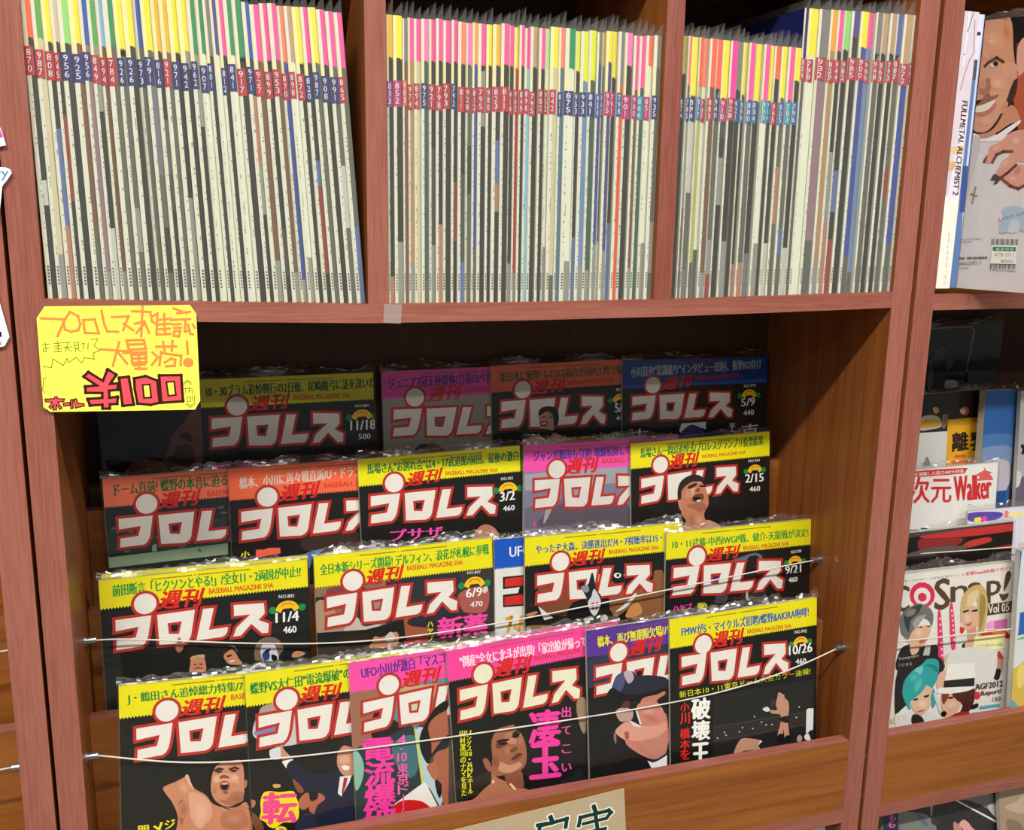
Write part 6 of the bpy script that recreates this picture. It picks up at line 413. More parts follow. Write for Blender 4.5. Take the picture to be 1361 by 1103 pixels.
{"name":"photo_book","label":"large photo book with a grinning bald man in a white shirt, on the right shelf","w":0.2,"H":0.292,"bg":"D4CED2","cat":"book","sleeve":1,"t":0.008,"edge":"C9C7B8","M":[[0.35223,-0.93591,0.0],[-0.0,-0.0,1.0],[0.9631,0.012,0.00306]],"ops":[["Q",6,"16130F",[0,0,2000,0,2000,1500,0,1500]],["Q",6,"D4CED2",[-95,1104,78,1162,308,1229,727,1191,916,2711,-44,2773]],["Q",6,"141210",[-104,-267,488,-184,585,598,-9,547]],["P",6,"A8543A",[381,350,400,278,442,222,540,233,695,1491,461,1067]],["P",6,"B0553C",[408,631,589,633,646,1091,526,1078,421,914]],["P",6,"D8A090",[387,377,400,278,443,229,526,231,554,461,473,589,425,598]],["P",6,"3A2A24",[402,529,429,633,423,817,349,964,221,1111,82,1190,-3,1172,-8,1129,264,862,361,593]],["P",6,"CE9272",[11,584,-36,57,-28,-58,33,-98,120,-104,195,-77,260,-8,301,71,329,182,340,305,386,513,403,651,15,619]],["P",6,"D09A7E",[3,1165,-20,701,-20,448,383,486,394,630,358,751,335,853,258,1057,189,1152,73,1179]],["P",6,"D29A7A",[-28,127,67,125,184,193,239,294,127,324,12,340]],["P",6,"B0683C",[-22,-71,34,-95,120,-101,196,-64,242,23,86,-23]],["S",6,"CE9272","DEAC8C",[96,183,209,177,119,260]],["S",6,"CE9272","B87450",[250,146,292,144,291,284]],["S",6,"CE9272","DCA688",[42,343,86,347,49,406]],["S",6,"D29A7A","E0B498",[101,225,182,233,107,273]],["P",6,"D8A086",[134,629,203,594,297,657,301,747,211,719]],["P",6,"B0745A",[22,676,110,607,139,672,134,755,33,776]],["S",6,"D09A7E","E2B49A",[212,670,305,708,193,741]],["S",6,"D09A7E","BE826A",[50,665,95,668,57,728]],["S",6,"D09A7E","DCA68C",[142,1065,239,1045,164,1121]],["S",6,"D09A7E","C08468",[316,935,350,954,281,1005]],["P",6,"946050",[-10,858,54,827,130,776,163,806,241,791,217,831,77,892,2,894]],["P",6,"3A1E1A",[-15,843,56,841,30,875,-6,886]],["P",6,"E4D8CC",[4,908,91,886,190,850,214,865,169,926,100,964,10,966]],["P",6,"C07868",[11,973,129,958,214,872,227,915,169,982,61,1011]],["P",6,"A87060",[106,641,130,657,144,714,129,769,72,793,109,725]],["L",7,"5A3A28",[57,476,90,444,173,404,251,453],3],["Q",6,"E0D0C8",[183,484,180,492,171,498,156,501,140,499,125,494,114,486,109,477,112,469,121,463,135,461,152,462,167,468,178,475]],["Q",6,"2E1E1A",[197,468,196,480,190,489,179,493,167,492,155,486,146,475,142,463,143,451,150,442,160,438,173,439,184,445,193,456]],["Q",6,"14100E",[185,467,184,473,181,478,176,480,170,479,165,476,161,471,159,465,159,459,162,454,167,452,173,453,179,456,183,461]],["P",6,"14120F",[245,-71,333,-39,381,350,354,361,305,71]],["P",6,"C68A6E",[74,1190,224,1140,286,1045,399,912,511,1070,402,1113,234,1218,104,1248]],["P",6,"3A221C",[-6,1151,75,1193,176,1166,253,1071,316,990,264,1107,192,1181,83,1205,6,1187]],["P",6,"E8E2E2",[-1,1194,70,1218,104,1255,236,1239,405,1134,512,1077,502,1118,380,1224,315,1285,-14,1272]],["P",6,"C8C0C4",[-16,1258,72,1233,113,1328,74,1507,38,1724,9,1871,-40,1650]],["P",6,"D4988A",[156,1501,199,1423,212,1345,316,1299,448,1193,659,1202,690,1451,601,1518,536,1510,490,1600,390,1670,312,1626,386,1513,459,1403,371,1393,288,1426,260,1503,211,1524]],["P",6,"D4988A",[431,1649,492,1614,541,1552,576,1545,707,1590,723,1715,630,1756,577,1791,487,1756,408,1698]],["P",6,"C08070",[513,1614,557,1566,576,1601,546,1650]],["P",6,"4A443E",[306,1640,370,1684,340,1741,297,1755,314,1712,266,1711,279,1661]],["P",6,"6A5048",[152,1505,186,1437,196,1459,180,1516]],["L",7,"7A463E",[261,1511,296,1433,372,1400,459,1403],3],["L",7,"6A3830",[370,1684,443,1628,520,1551],3],["L",7,"7A463E",[393,1698,489,1770,578,1798,632,1770],3],["S",6,"D4988A","E4B0A0",[287,1362,341,1332,309,1393]],["S",6,"D4988A","E4B0A0",[402,1528,439,1556,354,1592]],["S",6,"D4988A","E6B4A4",[508,1692,573,1704,506,1727]],["S",6,"D4988A","E6B4A4",[495,1292,566,1295,502,1348]],["L",7,"A08870",[102,1783,93,1871,87,1951],2],["L",7,"A08870",[61,1856,125,1878],2],["P",6,"A8BCD0",[431,2018,593,1985,748,2085,773,2288,645,2240,544,2264,430,2278,427,2163,473,2111]],["P",6,"C4CED8",[550,2140,635,2159,627,2262,523,2265]],["T",7,"6A7488","LADY GAGA",[415,2151,783,2043,401,2122],0.02],["T",7,"707070","WHAT A GUT DAMN IT",[-1,2376,246,2358,-3,2359],0.01],["T",7,"707070","A PHOTO",[-1,2411,130,2397,-3,2391],0.01],["T",7,"2A2A2A","GAGA・TERRY RICHARDSON",[1,2595,325,2570,-2,2568],0.07],["T",7,"606060","CARACOURTS・S",[3,2661,268,2635,-1,2623],0.01],["T",7,"505050","ドクスセ",[14,2709,126,2697,11,2682],0.02],["Q",12,"4A4644",[353,2346,365,2346,369,2413,358,2413]],["Q",12,"4A4644",[372,2346,377,2345,382,2412,376,2413]],["Q",12,"4A4644",[390,2345,396,2345,400,2412,395,2412]],["Q",12,"4A4644",[409,2345,421,2344,425,2411,414,2411]],["Q",12,"4A4644",[427,2345,433,2344,437,2410,432,2410]],["Q",12,"4A4644",[446,2344,451,2344,456,2409,451,2410]],["Q",12,"4A4644",[464,2344,476,2343,481,2408,469,2409]],["Q",12,"4A4644",[483,2343,488,2343,493,2408,487,2408]],["Q",12,"4A4644",[501,2343,506,2343,511,2407,506,2407]],["Q",12,"4A4644",[520,2343,531,2342,536,2406,524,2406]],["Q",12,"4A4644",[538,2342,543,2342,548,2406,542,2406]],["Q",12,"4A4644",[556,2342,561,2342,566,2405,561,2405]],["Q",12,"4A4644",[574,2342,586,2341,590,2404,579,2404]],["Q",12,"4A4644",[592,2341,598,2341,602,2403,597,2403]],["Q",12,"4A4644",[611,2341,616,2341,620,2403,615,2403]],["Q",12,"4A4644",[629,2341,640,2340,644,2402,633,2402]],["Q",12,"4A4644",[371,2629,382,2628,385,2673,375,2674]],["Q",12,"4A4644",[389,2628,394,2628,397,2672,392,2673]],["Q",12,"4A4644",[406,2627,411,2627,414,2671,409,2672]],["Q",12,"4A4644",[423,2626,433,2626,436,2670,426,2671]],["Q",12,"4A4644",[440,2625,445,2625,448,2669,443,2669]],["Q",12,"4A4644",[457,2624,462,2624,465,2668,460,2668]],["Q",12,"4A4644",[474,2623,484,2623,487,2667,477,2667]],["Q",12,"4A4644",[490,2622,496,2622,499,2666,494,2666]],["Q",12,"4A4644",[507,2621,513,2621,516,2665,510,2665]],["Q",12,"4A4644",[524,2620,535,2620,538,2664,527,2664]],["Q",12,"4A4644",[541,2619,546,2619,549,2663,544,2663]],["Q",12,"4A4644",[558,2619,563,2618,566,2662,561,2662]],["Q",12,"4A4644",[574,2618,585,2617,588,2661,577,2662]],["Q",12,"4A4644",[591,2617,596,2616,599,2660,594,2661]],["Q",12,"4A4644",[608,2616,613,2615,616,2659,611,2660]],["Q",12,"4A4644",[624,2615,634,2614,638,2658,627,2659]],["Q",12,"4A4644",[641,2614,646,2614,649,2657,644,2658]],["T",12,"606060","9784757762800",[368,2698,659,2694,369,2680],0.01],["Q",13,"EAE8E4",[367,2417,640,2410,654,2611,375,2620]],["Q",13,"187A48",[379,2432,631,2427,634,2474,382,2480]],["T",13,"D8E8DC","本文中文",[411,2473,616,2468,408,2441],0.04],["T",13,"7A7674","ATB 1011",[406,2538,616,2532,403,2498],0.01],["T",13,"7A7674","¥500",[485,2604,621,2600,483,2568],0.01]]}
{"name":"comic_book","label":"thick pale lilac comic book with vertical black spine lettering, on the right shelf","w":0.0198,"H":0.298,"bg":"CFC4D0","cat":"book","sleeve":0,"t":0.19,"edge":"C9C7B8","M":[[1.0,0.0,0.0],[-0.00086,-0.0,1.0],[0.92699,0.004,0.00325]],"ops":[["Q",6,"EEE6DC",[-64,1947,228,1942,265,3021,-108,3017]],["Q",6,"E0D8E4",[114,1050,195,1047,151,1980,32,1981]],["P",6,"D8B890",[12,1429,172,1402,166,1488,1,1479]],["P",6,"CDA878",[6,1586,105,1576,71,1663,9,1672]],["L",7,"6A5A64",[132,-38,75,189,60,211],0.9],["L",7,"8A7C86",[149,83,179,422,136,493,92,633,54,809],0.9],["L",7,"F2ECF2",[62,-33,67,197,57,443,56,566],1.2],["T",14,"2A2226","FULLMETAL ALCHEMIST 2",[96,922,101,1933,170,929],0.05],["T",14,"7A706C","コミックスコーナー",[95,2347,114,2944,118,2347],0.0]]}
{"name":"blue_book","label":"slim blue-edged book between the lilac comic book and the photo book","w":0.009,"H":0.296,"bg":"5A78B0","cat":"book","sleeve":0,"t":0.19,"edge":"C9C7B8","M":[[1.0,0.0,0.0],[-0.00746,-0.0,0.99997],[0.94855,0.006,0.00372]],"ops":[["Q",6,"D4D2E8",[-14,-81,75,-86,65,468,2,471]],["Q",6,"2A3244",[6,183,68,179,65,217,2,221]],["Q",6,"485060",[2,471,65,468,76,676,4,679]],["Q",6,"C4CCE4",[57,-85,84,-87,79,1599,162,3010,115,3009,51,1599]],["Q",6,"3C5490",[5,1600,79,1599,104,2109,29,2110]]]}
{"name":"manga_board","label":"black and white drawn board in a silver-lined plastic frame at the back","w":0.18,"H":0.2845,"bg":"3A3E3C","cat":"board","sleeve":1,"t":0.003,"edge":"C9C7B8","M":[[0.99766,-0.00358,0.06832],[-0.06841,-0.05221,0.99629],[1.08648,0.23985,-0.361]],"ops":[["Q",6,"9A9684",[531,7,1250,51,1305,111,1235,726,1254,728,1329,106,1264,39,530,-6]],["P",6,"606468",[568,510,632,530,652,876,575,881]],["P",6,"6A6E70",[865,528,940,496,1009,556,910,651]],["P",6,"1E2222",[560,431,860,199,849,237,579,472]],["P",6,"4E5658",[634,399,776,282,850,394,745,568]],["P",6,"9AA4A4",[882,821,958,803,1106,846,1083,924,892,916]],["P",6,"16191A",[828,762,1015,742,1243,794,1151,824,957,789]],["P",6,"15181A",[1219,724,1283,731,1283,865,1222,885]]]}
{"name":"pet_magazine","label":"pet magazine in clear plastic with a yellow panel, behind the white magazine","w":0.16,"H":0.2947,"bg":"2A2624","group":"magazines in the right-hand bookcase","cat":"magazine","sleeve":1,"t":0.004,"edge":"C9C7B8","M":[[0.99937,0.00249,0.03554],[-0.03563,0.06971,0.99693],[1.03199,0.14445,-0.452]],"ops":[["P",6,"C8BEB0",[410,368,482,300,646,302,753,361,772,475,592,496,429,493]],["P",6,"D8A838",[426,406,528,354,723,371,749,460,502,469,428,462]],["P",6,"8A7058",[796,315,871,309,889,385,848,494,787,476]],["P",6,"C8A058",[628,201,702,195,734,260,660,278]],["P",6,"B8604A",[1097,253,1172,222,1251,279,1207,350,1130,331]],["P",6,"E8D0B8",[1090,265,1173,260,1176,323,1114,317]],["Q",6,"D4D4D2",[400,528,887,548,876,1064,356,1035]],["Q",6,"E8A820",[886,385,1425,392,1469,1061,883,1065]],["T",7,"2A2016","離",[982,847,1251,851,972,581],0.08],["T",7,"2A2016","乳",[1297,865,1570,869,1287,597],0.08],["Q",7,"DC5A20",[1022,901,1222,911,1224,949,1024,939]],["Q",7,"DC5A20",[972,979,1256,995,1258,1040,973,1026]],["T",7,"F0C870","初めての方で",[977,512,1399,525,976,474],0.02],["Q",7,"8A8C90",[474,1010,530,877,567,881,617,1012]]]}
{"name":"blue_magazine","label":"blue sky-coloured magazine standing between the yellow panel and a grey manga","w":0.0535,"H":0.3205,"bg":"2E62A8","group":"magazines in the right-hand bookcase","cat":"magazine","sleeve":1,"t":0.012,"edge":"C9C7B8","M":[[0.99991,-0.00093,-0.01332],[0.01336,0.06975,0.99748],[1.14647,0.11765,-0.47]],"ops":[["P",6,"4A7AB4",[7,621,502,630,493,856,11,833]],["P",6,"7C94BC",[8,808,503,806,502,1109,19,1083]],["P",6,"C0B8C8",[12,1008,476,1007,484,1413,33,1411]],["Q",6,"1E4E8C",[298,1427,469,1419,501,1747,296,1732]]]}
{"name":"grey_manga","label":"grey manga magazine with black drawings at the right edge of the photo","w":0.15,"H":0.3197,"bg":"B8B4B8","group":"magazines in the right-hand bookcase","cat":"magazine","sleeve":1,"t":0.006,"edge":"C9C7B8","M":[[0.99979,0.00142,0.02029],[-0.02034,0.06974,0.99736],[1.20742,0.10771,-0.47]],"ops":[["P",6,"6A6474",[-50,1460,32,1277,201,1229,237,1744,-49,1715]],["P",6,"D8D8DC",[-116,1150,70,1141,52,1342,-119,1352]],["L",7,"141414",[77,776,112,817,91,865],5]]}
{"name":"white_magazine","label":"white magazine with big red lettering in the right-hand bookcase","w":0.1875,"H":0.3054,"bg":"E6E4E4","group":"magazines in the right-hand bookcase","cat":"magazine","sleeve":1,"t":0.004,"edge":"C9C7B8","M":[[0.99995,0.00071,0.01022],[-0.01025,0.06975,0.99751],[0.97674,0.0937,-0.552]],"ops":[["P",0,"CC3038",[482,22,1298,38,1338,72,1318,107,1274,116,472,99]],["T",2,"E8E0E0","能力を凝縮した能力40P大特集",[343,89,1303,106,341,35],0.03],["T",5,"CC2C32","次元",[420,451,1113,501,401,94],0.04],["T",5,"CC2C32","Walker",[1172,494,1789,506,1142,142],0.06],["Q",15,"D86060",[1651,47,1669,98,1786,138,1741,153,1790,207,1808,245,1490,232,1577,189,1514,147,1573,121,1639,95]],["Q",7,"1A1A1A",[429,817,579,823,580,838,430,836]],["Q",7,"1A1A1A",[631,811,739,812,740,833,632,830]]]}
{"name":"purple_magazine","label":"white and violet magazine lying behind the red and black one","w":0.14,"H":0.2478,"bg":"E4DEF0","group":"magazines in the right-hand bookcase","cat":"magazine","sleeve":1,"t":0.003,"edge":"C9C7B8","M":[[0.99997,-0.00052,-0.00742],[0.00744,0.06975,0.99754],[1.09794,0.07771,-0.552]],"ops":[["P",6,"5A48B0",[19,26,472,40,605,90,450,157,52,145]],["P",6,"F0E040",[120,105,222,100,227,159,132,158]],["P",6,"F040A0",[246,102,316,87,330,154,259,155]],["P",6,"E88878",[618,51,682,43,705,124,641,132]],["P",6,"F0E8A0",[702,84,963,77,969,131,740,153]]]}
{"name":"black_red_magazine","label":"glossy black and red magazine behind the cosplay magazine","w":0.2,"H":0.2295,"bg":"17110F","group":"magazines in the right-hand bookcase","cat":"magazine","sleeve":1,"t":0.008,"edge":"C9C7B8","M":[[0.99999,0.00031,0.0044],[-0.00441,0.06976,0.99755],[0.97119,0.06899,-0.552]],"ops":[["P",6,"C03230",[506,50,1256,30,2181,23,2408,17,2416,111,1929,132,1295,138,829,119,524,96]],["P",6,"8A2A28",[434,107,677,117,1140,149,1053,244,686,259,474,264]],["P",6,"C03A30",[1237,210,1581,178,1618,247,1151,306,1090,325]],["P",6,"8A2624",[1688,333,2204,304,2210,371,1723,362]],["P",6,"5A5250",[265,281,684,233,1273,266,843,327,282,321]],["Q",6,"484444",[278,3,1129,-7,2175,-43,2180,10,1224,27,521,51,282,67]]]}
{"name":"cosplay_magazine","label":"white cosplay magazine with four wigged people, behind the right-hand rail","w":0.2039,"H":0.2783,"bg":"E2DEDA","group":"magazines in the right-hand bookcase","cat":"magazine","sleeve":1,"t":0.01,"edge":"C9C7B8","M":[[0.99997,-0.00072,-0.00823],[0.00826,0.08715,0.99616],[0.9386,0.02574,-0.64]],"ops":[["T",7,"6A6462","ANIME・COMIC・GAMEを遊びつくす",[109,116,1213,117,107,79],0.01],["T",7,"D02C50","変態Snap&投稿マガジン",[1230,125,1991,116,1226,67],0.08],["T",5,"56422A","C",[130,498,353,502,111,155],0.05],["Q",5,"D42C54",[751,331,735,406,683,461,604,487,514,477,432,435,373,368,349,290,364,217,416,161,494,135,583,144,666,186,726,253]],["Q",5,"E2DEDA",[682,337,672,387,638,424,586,441,527,435,473,407,434,363,418,311,428,261,462,224,514,207,572,213,626,241,666,285]],["Q",5,"D42C54",[621,344,616,370,597,389,570,397,538,394,509,380,488,357,480,330,485,305,504,286,531,277,563,280,592,295,613,318]],["T",5,"56422A","S",[762,536,995,530,737,127],0.06],["T",5,"56422A","n",[1011,451,1292,454,997,243],0.06],["T",5,"56422A","a",[1293,460,1553,460,1277,223],0.06],["T",5,"56422A","p",[1607,527,1830,516,1586,233],0.06],["P",5,"56422A",[1871,397,1887,167,1941,118,1981,162,1960,256]],["P",5,"56422A",[1797,417,1865,431,1956,426,1936,486,1863,522]],["Q",16,"4A3A2A",[1600,544,2032,539,2027,694,1603,699]],["T",16,"E8E4DC","Vol 05",[1634,673,1984,676,1625,549],0.04],["P",6,"D8D8D4",[945,1043,1161,906,1427,991,1667,1129,1930,1299,1945,1510,870,1373]],["P",6,"1E1C1E",[236,1026,371,948,625,1005,848,1032,935,1395,236,1306]],["P",6,"B8B4B0",[641,1007,721,1030,671,1253,592,1243]],["P",6,"D8AE94",[286,805,406,739,514,725,703,733,694,852,624,992,530,1001,387,950,305,874]],["P",6,"6E7070",[237,773,219,586,283,488,434,424,543,423,689,504,743,617,720,748,667,662,555,623,483,721,409,793,352,879]],["P",6,"3A3C3C",[272,566,420,449,544,436,503,538,384,631,362,788]],["P",6,"9A9C9C",[417,661,506,591,631,578,557,650,469,746]],["P",6,"2A1A18",[483,735,561,724,562,746]],["P",6,"2A1A18",[632,732,687,731,685,749]],["P",6,"B86058",[533,921,635,906,629,939,559,960]],["P",6,"D8AE94",[395,951,530,994,519,1073,426,1089]],["S",6,"D8AE94","E8C8B0",[519,805,598,815,524,886]],["S",6,"6E7070","8C8E8E",[378,524,470,488,412,574]],["P",6,"D8AE94",[1182,611,1296,515,1464,587,1492,753,1419,881,1321,877,1225,778]],["P",6,"C8AC70",[1186,800,1172,461,1251,321,1408,256,1543,310,1614,507,1614,739,1570,926,1473,956,1477,778,1423,460,1294,474,1206,613]],["P",6,"DCC898",[1287,379,1446,327,1423,460,1282,540]],["P",6,"A08450",[1485,426,1570,462,1571,707,1502,890]],["P",6,"2A1A14",[1213,594,1301,583,1303,610,1222,615]],["P",6,"2A1A14",[1359,600,1448,592,1442,618,1368,617]],["P",6,"B86058",[1273,769,1362,759,1349,805,1300,806]],["P",6,"C89880",[1305,875,1432,828,1443,993,1331,1021]],["S",6,"D8AE94","ECCCB4",[1292,690,1374,699,1299,786]],["Q",6,"1E1C1E",[1227,1050,1274,1028,1328,1226,1385,1096,1440,1185,1384,1322,1252,1305]],["P",6,"D8AE94",[1274,1028,1413,1031,1387,1123,1329,1240]],["P",6,"D03028",[1186,800,1253,835,1225,900,1183,868]],["P",6,"D8AE94",[953,1180,1079,1127,1117,1227,1058,1302,975,1264]],["P",7,"D83A6A",[806,610,861,603,944,1287,873,1292]],["Q",7,"F0C8D4",[858,656,857,664,854,669,848,672,842,671,836,667,831,661,829,653,830,646,834,640,839,637,846,638,852,642,856,648]],["Q",7,"F0C8D4",[870,740,869,747,865,753,860,756,853,755,847,751,843,744,841,736,842,729,845,723,851,721,857,721,863,725,868,732]],["Q",7,"F0C8D4",[881,823,880,831,877,836,871,839,865,839,859,834,854,828,852,820,853,813,857,807,863,804,869,805,875,809,879,816]],["Q",7,"F0C8D4",[893,907,892,915,888,920,883,923,876,922,870,918,866,912,864,904,865,896,869,891,874,888,881,889,887,893,891,899]],["Q",7,"F0C8D4",[905,991,904,999,900,1004,895,1007,888,1006,882,1002,878,996,876,988,877,980,880,975,886,972,892,973,898,977,903,983]],["Q",7,"F0C8D4",[916,1075,915,1083,912,1089,906,1091,900,1091,894,1086,889,1080,887,1072,888,1064,892,1059,898,1056,904,1057,910,1061,915,1068]],["Q",7,"F0C8D4",[928,1160,927,1167,924,1173,918,1176,912,1175,906,1171,901,1164,899,1156,900,1149,904,1143,909,1140,916,1141,922,1145,926,1152]],["P",7,"D83A6A",[991,523,1047,515,1123,1064,1051,1069]],["Q",7,"F0C8D4",[1044,569,1043,576,1039,582,1034,585,1027,584,1021,580,1017,574,1015,566,1016,558,1019,553,1025,550,1031,550,1037,554,1042,561]],["Q",7,"F0C8D4",[1055,636,1054,643,1050,649,1044,652,1038,651,1032,647,1028,640,1026,632,1027,625,1030,619,1036,616,1042,617,1048,621,1053,628]],["Q",7,"F0C8D4",[1065,702,1064,710,1061,716,1055,718,1049,718,1043,714,1038,707,1036,699,1037,692,1041,686,1046,683,1053,684,1059,688,1063,695]],["Q",7,"F0C8D4",[1076,769,1075,777,1072,783,1066,785,1060,785,1053,781,1049,774,1047,766,1048,759,1052,753,1057,750,1064,751,1070,755,1074,762]],["Q",7,"F0C8D4",[1087,837,1086,844,1082,850,1077,853,1070,852,1064,848,1060,841,1058,833,1059,826,1062,820,1068,817,1075,818,1081,822,1085,829]],["Q",7,"F0C8D4",[1098,904,1097,911,1093,917,1088,920,1081,919,1075,915,1071,908,1069,900,1070,893,1073,887,1079,884,1085,885,1091,889,1096,896]],["Q",7,"F0C8D4",[1109,971,1108,979,1104,984,1098,987,1092,986,1086,982,1081,976,1079,968,1080,960,1084,954,1090,952,1096,952,1102,957,1107,963]],["Q",7,"D06AB0",[1741,780,1958,777,1959,901,1749,891]],["P",7,"E8A0CC",[1627,795,1725,778,1739,862,1632,871]],["P",7,"C83028",[1537,922,1750,905,1971,958,1996,1057,1755,974,1558,993]],["P",7,"E87030",[1717,908,1928,946,1932,988,1720,950]],["Q",7,"ECE8B0",[1425,964,1939,982,1947,1190,1407,1174]],["T",7,"6A6850","コスプレ参加の方へ大特集",[1469,1126,1902,1150,1466,1078],0.01],["P",6,"C83038",[1820,1286,1847,1206,1921,1298,1917,1353,1832,1343]],["P",6,"C83038",[1820,1294,1848,1215,1923,1321,1850,1354]],["P",6,"C09078",[1748,1452,1782,1345,1847,1312,1926,1363,1912,1515,1795,1514]],["P",6,"1E1C1E",[1741,1465,1892,1470,1884,1595,1827,1615,1772,1553]],["P",6,"D8D6D4",[1077,1108,1771,1192,1768,1608,1471,1624,1034,1430]],["P",6,"1E1C1E",[219,1272,538,1124,890,1194,933,1362,872,1409,296,1820,203,1834]],["T",7,"B0ACA8","Tampopo",[212,1151,538,1137,209,1104],0.03],["T",7,"A8A4A0","うさまる",[224,1226,434,1232,222,1185],0.03],["P",6,"D8AE94",[872,1409,965,1367,1091,1314,1132,1442,1046,1623,852,1597]],["P",6,"D8B49C",[478,1710,609,1538,753,1557,794,1699,740,1855,633,1936,519,1879,459,1789]],["P",6,"2A9EA0",[307,1606,322,1446,424,1325,592,1238,667,1180,794,1189,862,1245,864,1408,830,1513,771,1587,688,1535,614,1620,523,1676,440,1732,455,1870,370,1749]],["P",6,"6CC4C0",[485,1292,609,1267,584,1372,505,1362]],["P",6,"50B4B4",[509,1430,603,1429,594,1536,503,1605]],["P",6,"1C7C80",[640,1258,767,1260,851,1325,838,1378,737,1297]],["P",6,"2A9EA0",[762,1694,803,1591,848,1788,804,1864,777,1806]],["S",6,"D8B49C","ECD0BC",[624,1785,720,1798,629,1867]],["S",6,"2A9EA0","4CBCB8",[475,1399,569,1363,527,1476]],["P",6,"2A1A18",[485,1697,555,1694,541,1719,494,1715]],["P",6,"2A1A18",[650,1679,728,1669,722,1696,667,1702]],["P",6,"B04848",[558,1878,661,1865,654,1884,583,1891]],["P",6,"D8DAE0",[205,1875,359,1829,471,1859,495,2012,669,2010,741,1883,876,1984,912,2045,482,2058,247,2064,212,1998]],["P",6,"2A2022",[467,1940,521,1906,635,1964,663,2043,489,2038]],["P",6,"D8AE94",[924,1730,986,1698,1215,1728,1258,1873,1152,2010,1040,2036,970,1943]],["P",6,"4A201E",[1116,1701,1458,1678,1471,1874,1366,2027,1236,2036,1292,1891,1188,1808]],["P",6,"7A3A2C",[938,1691,1051,1692,1024,1785,963,1832]],["P",6,"E8E6E2",[854,1639,899,1590,955,1591,1010,1318,1090,1300,1351,1319,1452,1359,1473,1659,1458,1678,1344,1704,1116,1704,888,1673]],["Q",6,"222",[966,1510,1464,1534,1464,1651,956,1604]],["P",6,"140A0A",[945,1939,1001,1933,1036,1973,990,2008,948,1988]],["P",6,"2A1A18",[1038,1746,1127,1751,1121,1774,1056,1773]],["P",6,"A82424",[879,2040,1040,2036,1232,1980,1398,2003,1369,2069,913,2059]],["P",6,"2A1616",[1425,1924,1539,1898,1543,1954,1445,1968]],["S",6,"D8AE94","E8C4AC",[1094,1864,1193,1877,1099,1933]],["Q",6,"D0CCC8",[791,1658,855,1652,946,1953,923,1964]],["T",7,"4A3230","AGF2012",[1485,1709,1944,1715,1479,1625],0.08],["T",7,"5A3A34","Report!",[1592,1821,1927,1825,1586,1737],0.08],["Q",7,"D42C44",[1577,1794,1573,1817,1559,1833,1539,1840,1515,1837,1493,1824,1477,1803,1470,1780,1473,1757,1487,1741,1508,1733,1531,1736,1553,1750,1570,1770]],["T",7,"2A2A2A","150",[1790,1911,1922,1915,1785,1848],0.02],["Q",7,"5AA8C0",[1576,1945,1911,1956,1914,1992,1578,1984]],["Q",7,"5AA8C0",[1448,2017,1917,2034,1918,2046,1449,2036]],["T",7,"D8C820","ビアン",[149,1982,390,1956,145,1907],0.08]]}
{"name":"blue_spine_magazine","label":"magazine with a blue lettered spine strip and a blond wig, at the right edge","w":0.15,"H":0.3003,"bg":"D4DCE0","group":"magazines in the right-hand bookcase","cat":"magazine","sleeve":1,"t":0.008,"edge":"C9C7B8","M":[[0.99998,-0.00052,-0.00597],[0.00599,0.08715,0.99618],[1.12968,0.00583,-0.64]],"ops":[["Q",6,"2A64B8",[-62,5,29,13,-33,1166,-113,2116,-163,2109,-107,1293]],["Q",6,"2A64B8",[-104,1098,-4,1109,-43,2162,-159,2174]],["T",7,"DCE8F4","ほ",[-49,186,17,187,-54,112],0.02],["T",7,"DCE8F4","ん",[-57,286,9,287,-62,212],0.02],["T",7,"DCE8F4","き",[-65,385,1,387,-70,311],0.02],["T",7,"DCE8F4","C",[-73,485,-7,487,-78,411],0.02],["T",7,"DCE8F4","o",[-81,585,-15,587,-86,511],0.02],["T",7,"DCE8F4","s",[-89,685,-23,687,-94,611],0.02],["T",7,"DCE8F4","コ",[-97,786,-31,787,-102,711],0.02],["T",7,"DCE8F4","ス",[-105,886,-39,888,-110,811],0.02],["T",7,"DCE8F4","プ",[-113,987,-47,989,-118,912],0.02],["T",7,"DCE8F4","レ",[-121,1087,-55,1090,-127,1012],0.02],["T",7,"DCE8F4","ス",[-129,1188,-63,1191,-135,1113],0.02],["T",7,"DCE8F4","タ",[-137,1289,-71,1292,-143,1214],0.02],["T",7,"DCE8F4","イ",[-145,1390,-79,1393,-151,1315],0.02],["P",6,"D8B850",[-14,1655,81,1585,247,1565,296,2197,-27,2151,-44,1927]],["P",6,"E8D078",[68,1638,183,1584,201,1822,104,1892]],["P",6,"60B860",[52,1203,217,1181,220,1209,53,1217]],["Q",6,"2A68B8",[59,850,191,837,214,1140,49,1162]],["P",6,"58B0B8",[-67,2062,15,2046,106,2142,-61,2146]]]}
{"name":"navy_comic","label":"navy comic with pink and white letters below the right-hand rail","w":0.0237,"H":0.2184,"bg":"18284E","group":"magazines in the right-hand bookcase","cat":"magazine","sleeve":1,"t":0.012,"edge":"C9C7B8","M":[[0.9994,0.00481,0.03425],[-0.03459,0.13909,0.98968],[0.95388,-0.01038,-0.9]],"ops":[["T",7,"E070A0","も",[100,112,196,124,103,21],0.06],["T",7,"E070A0","も",[68,197,183,212,71,106],0.06]]}
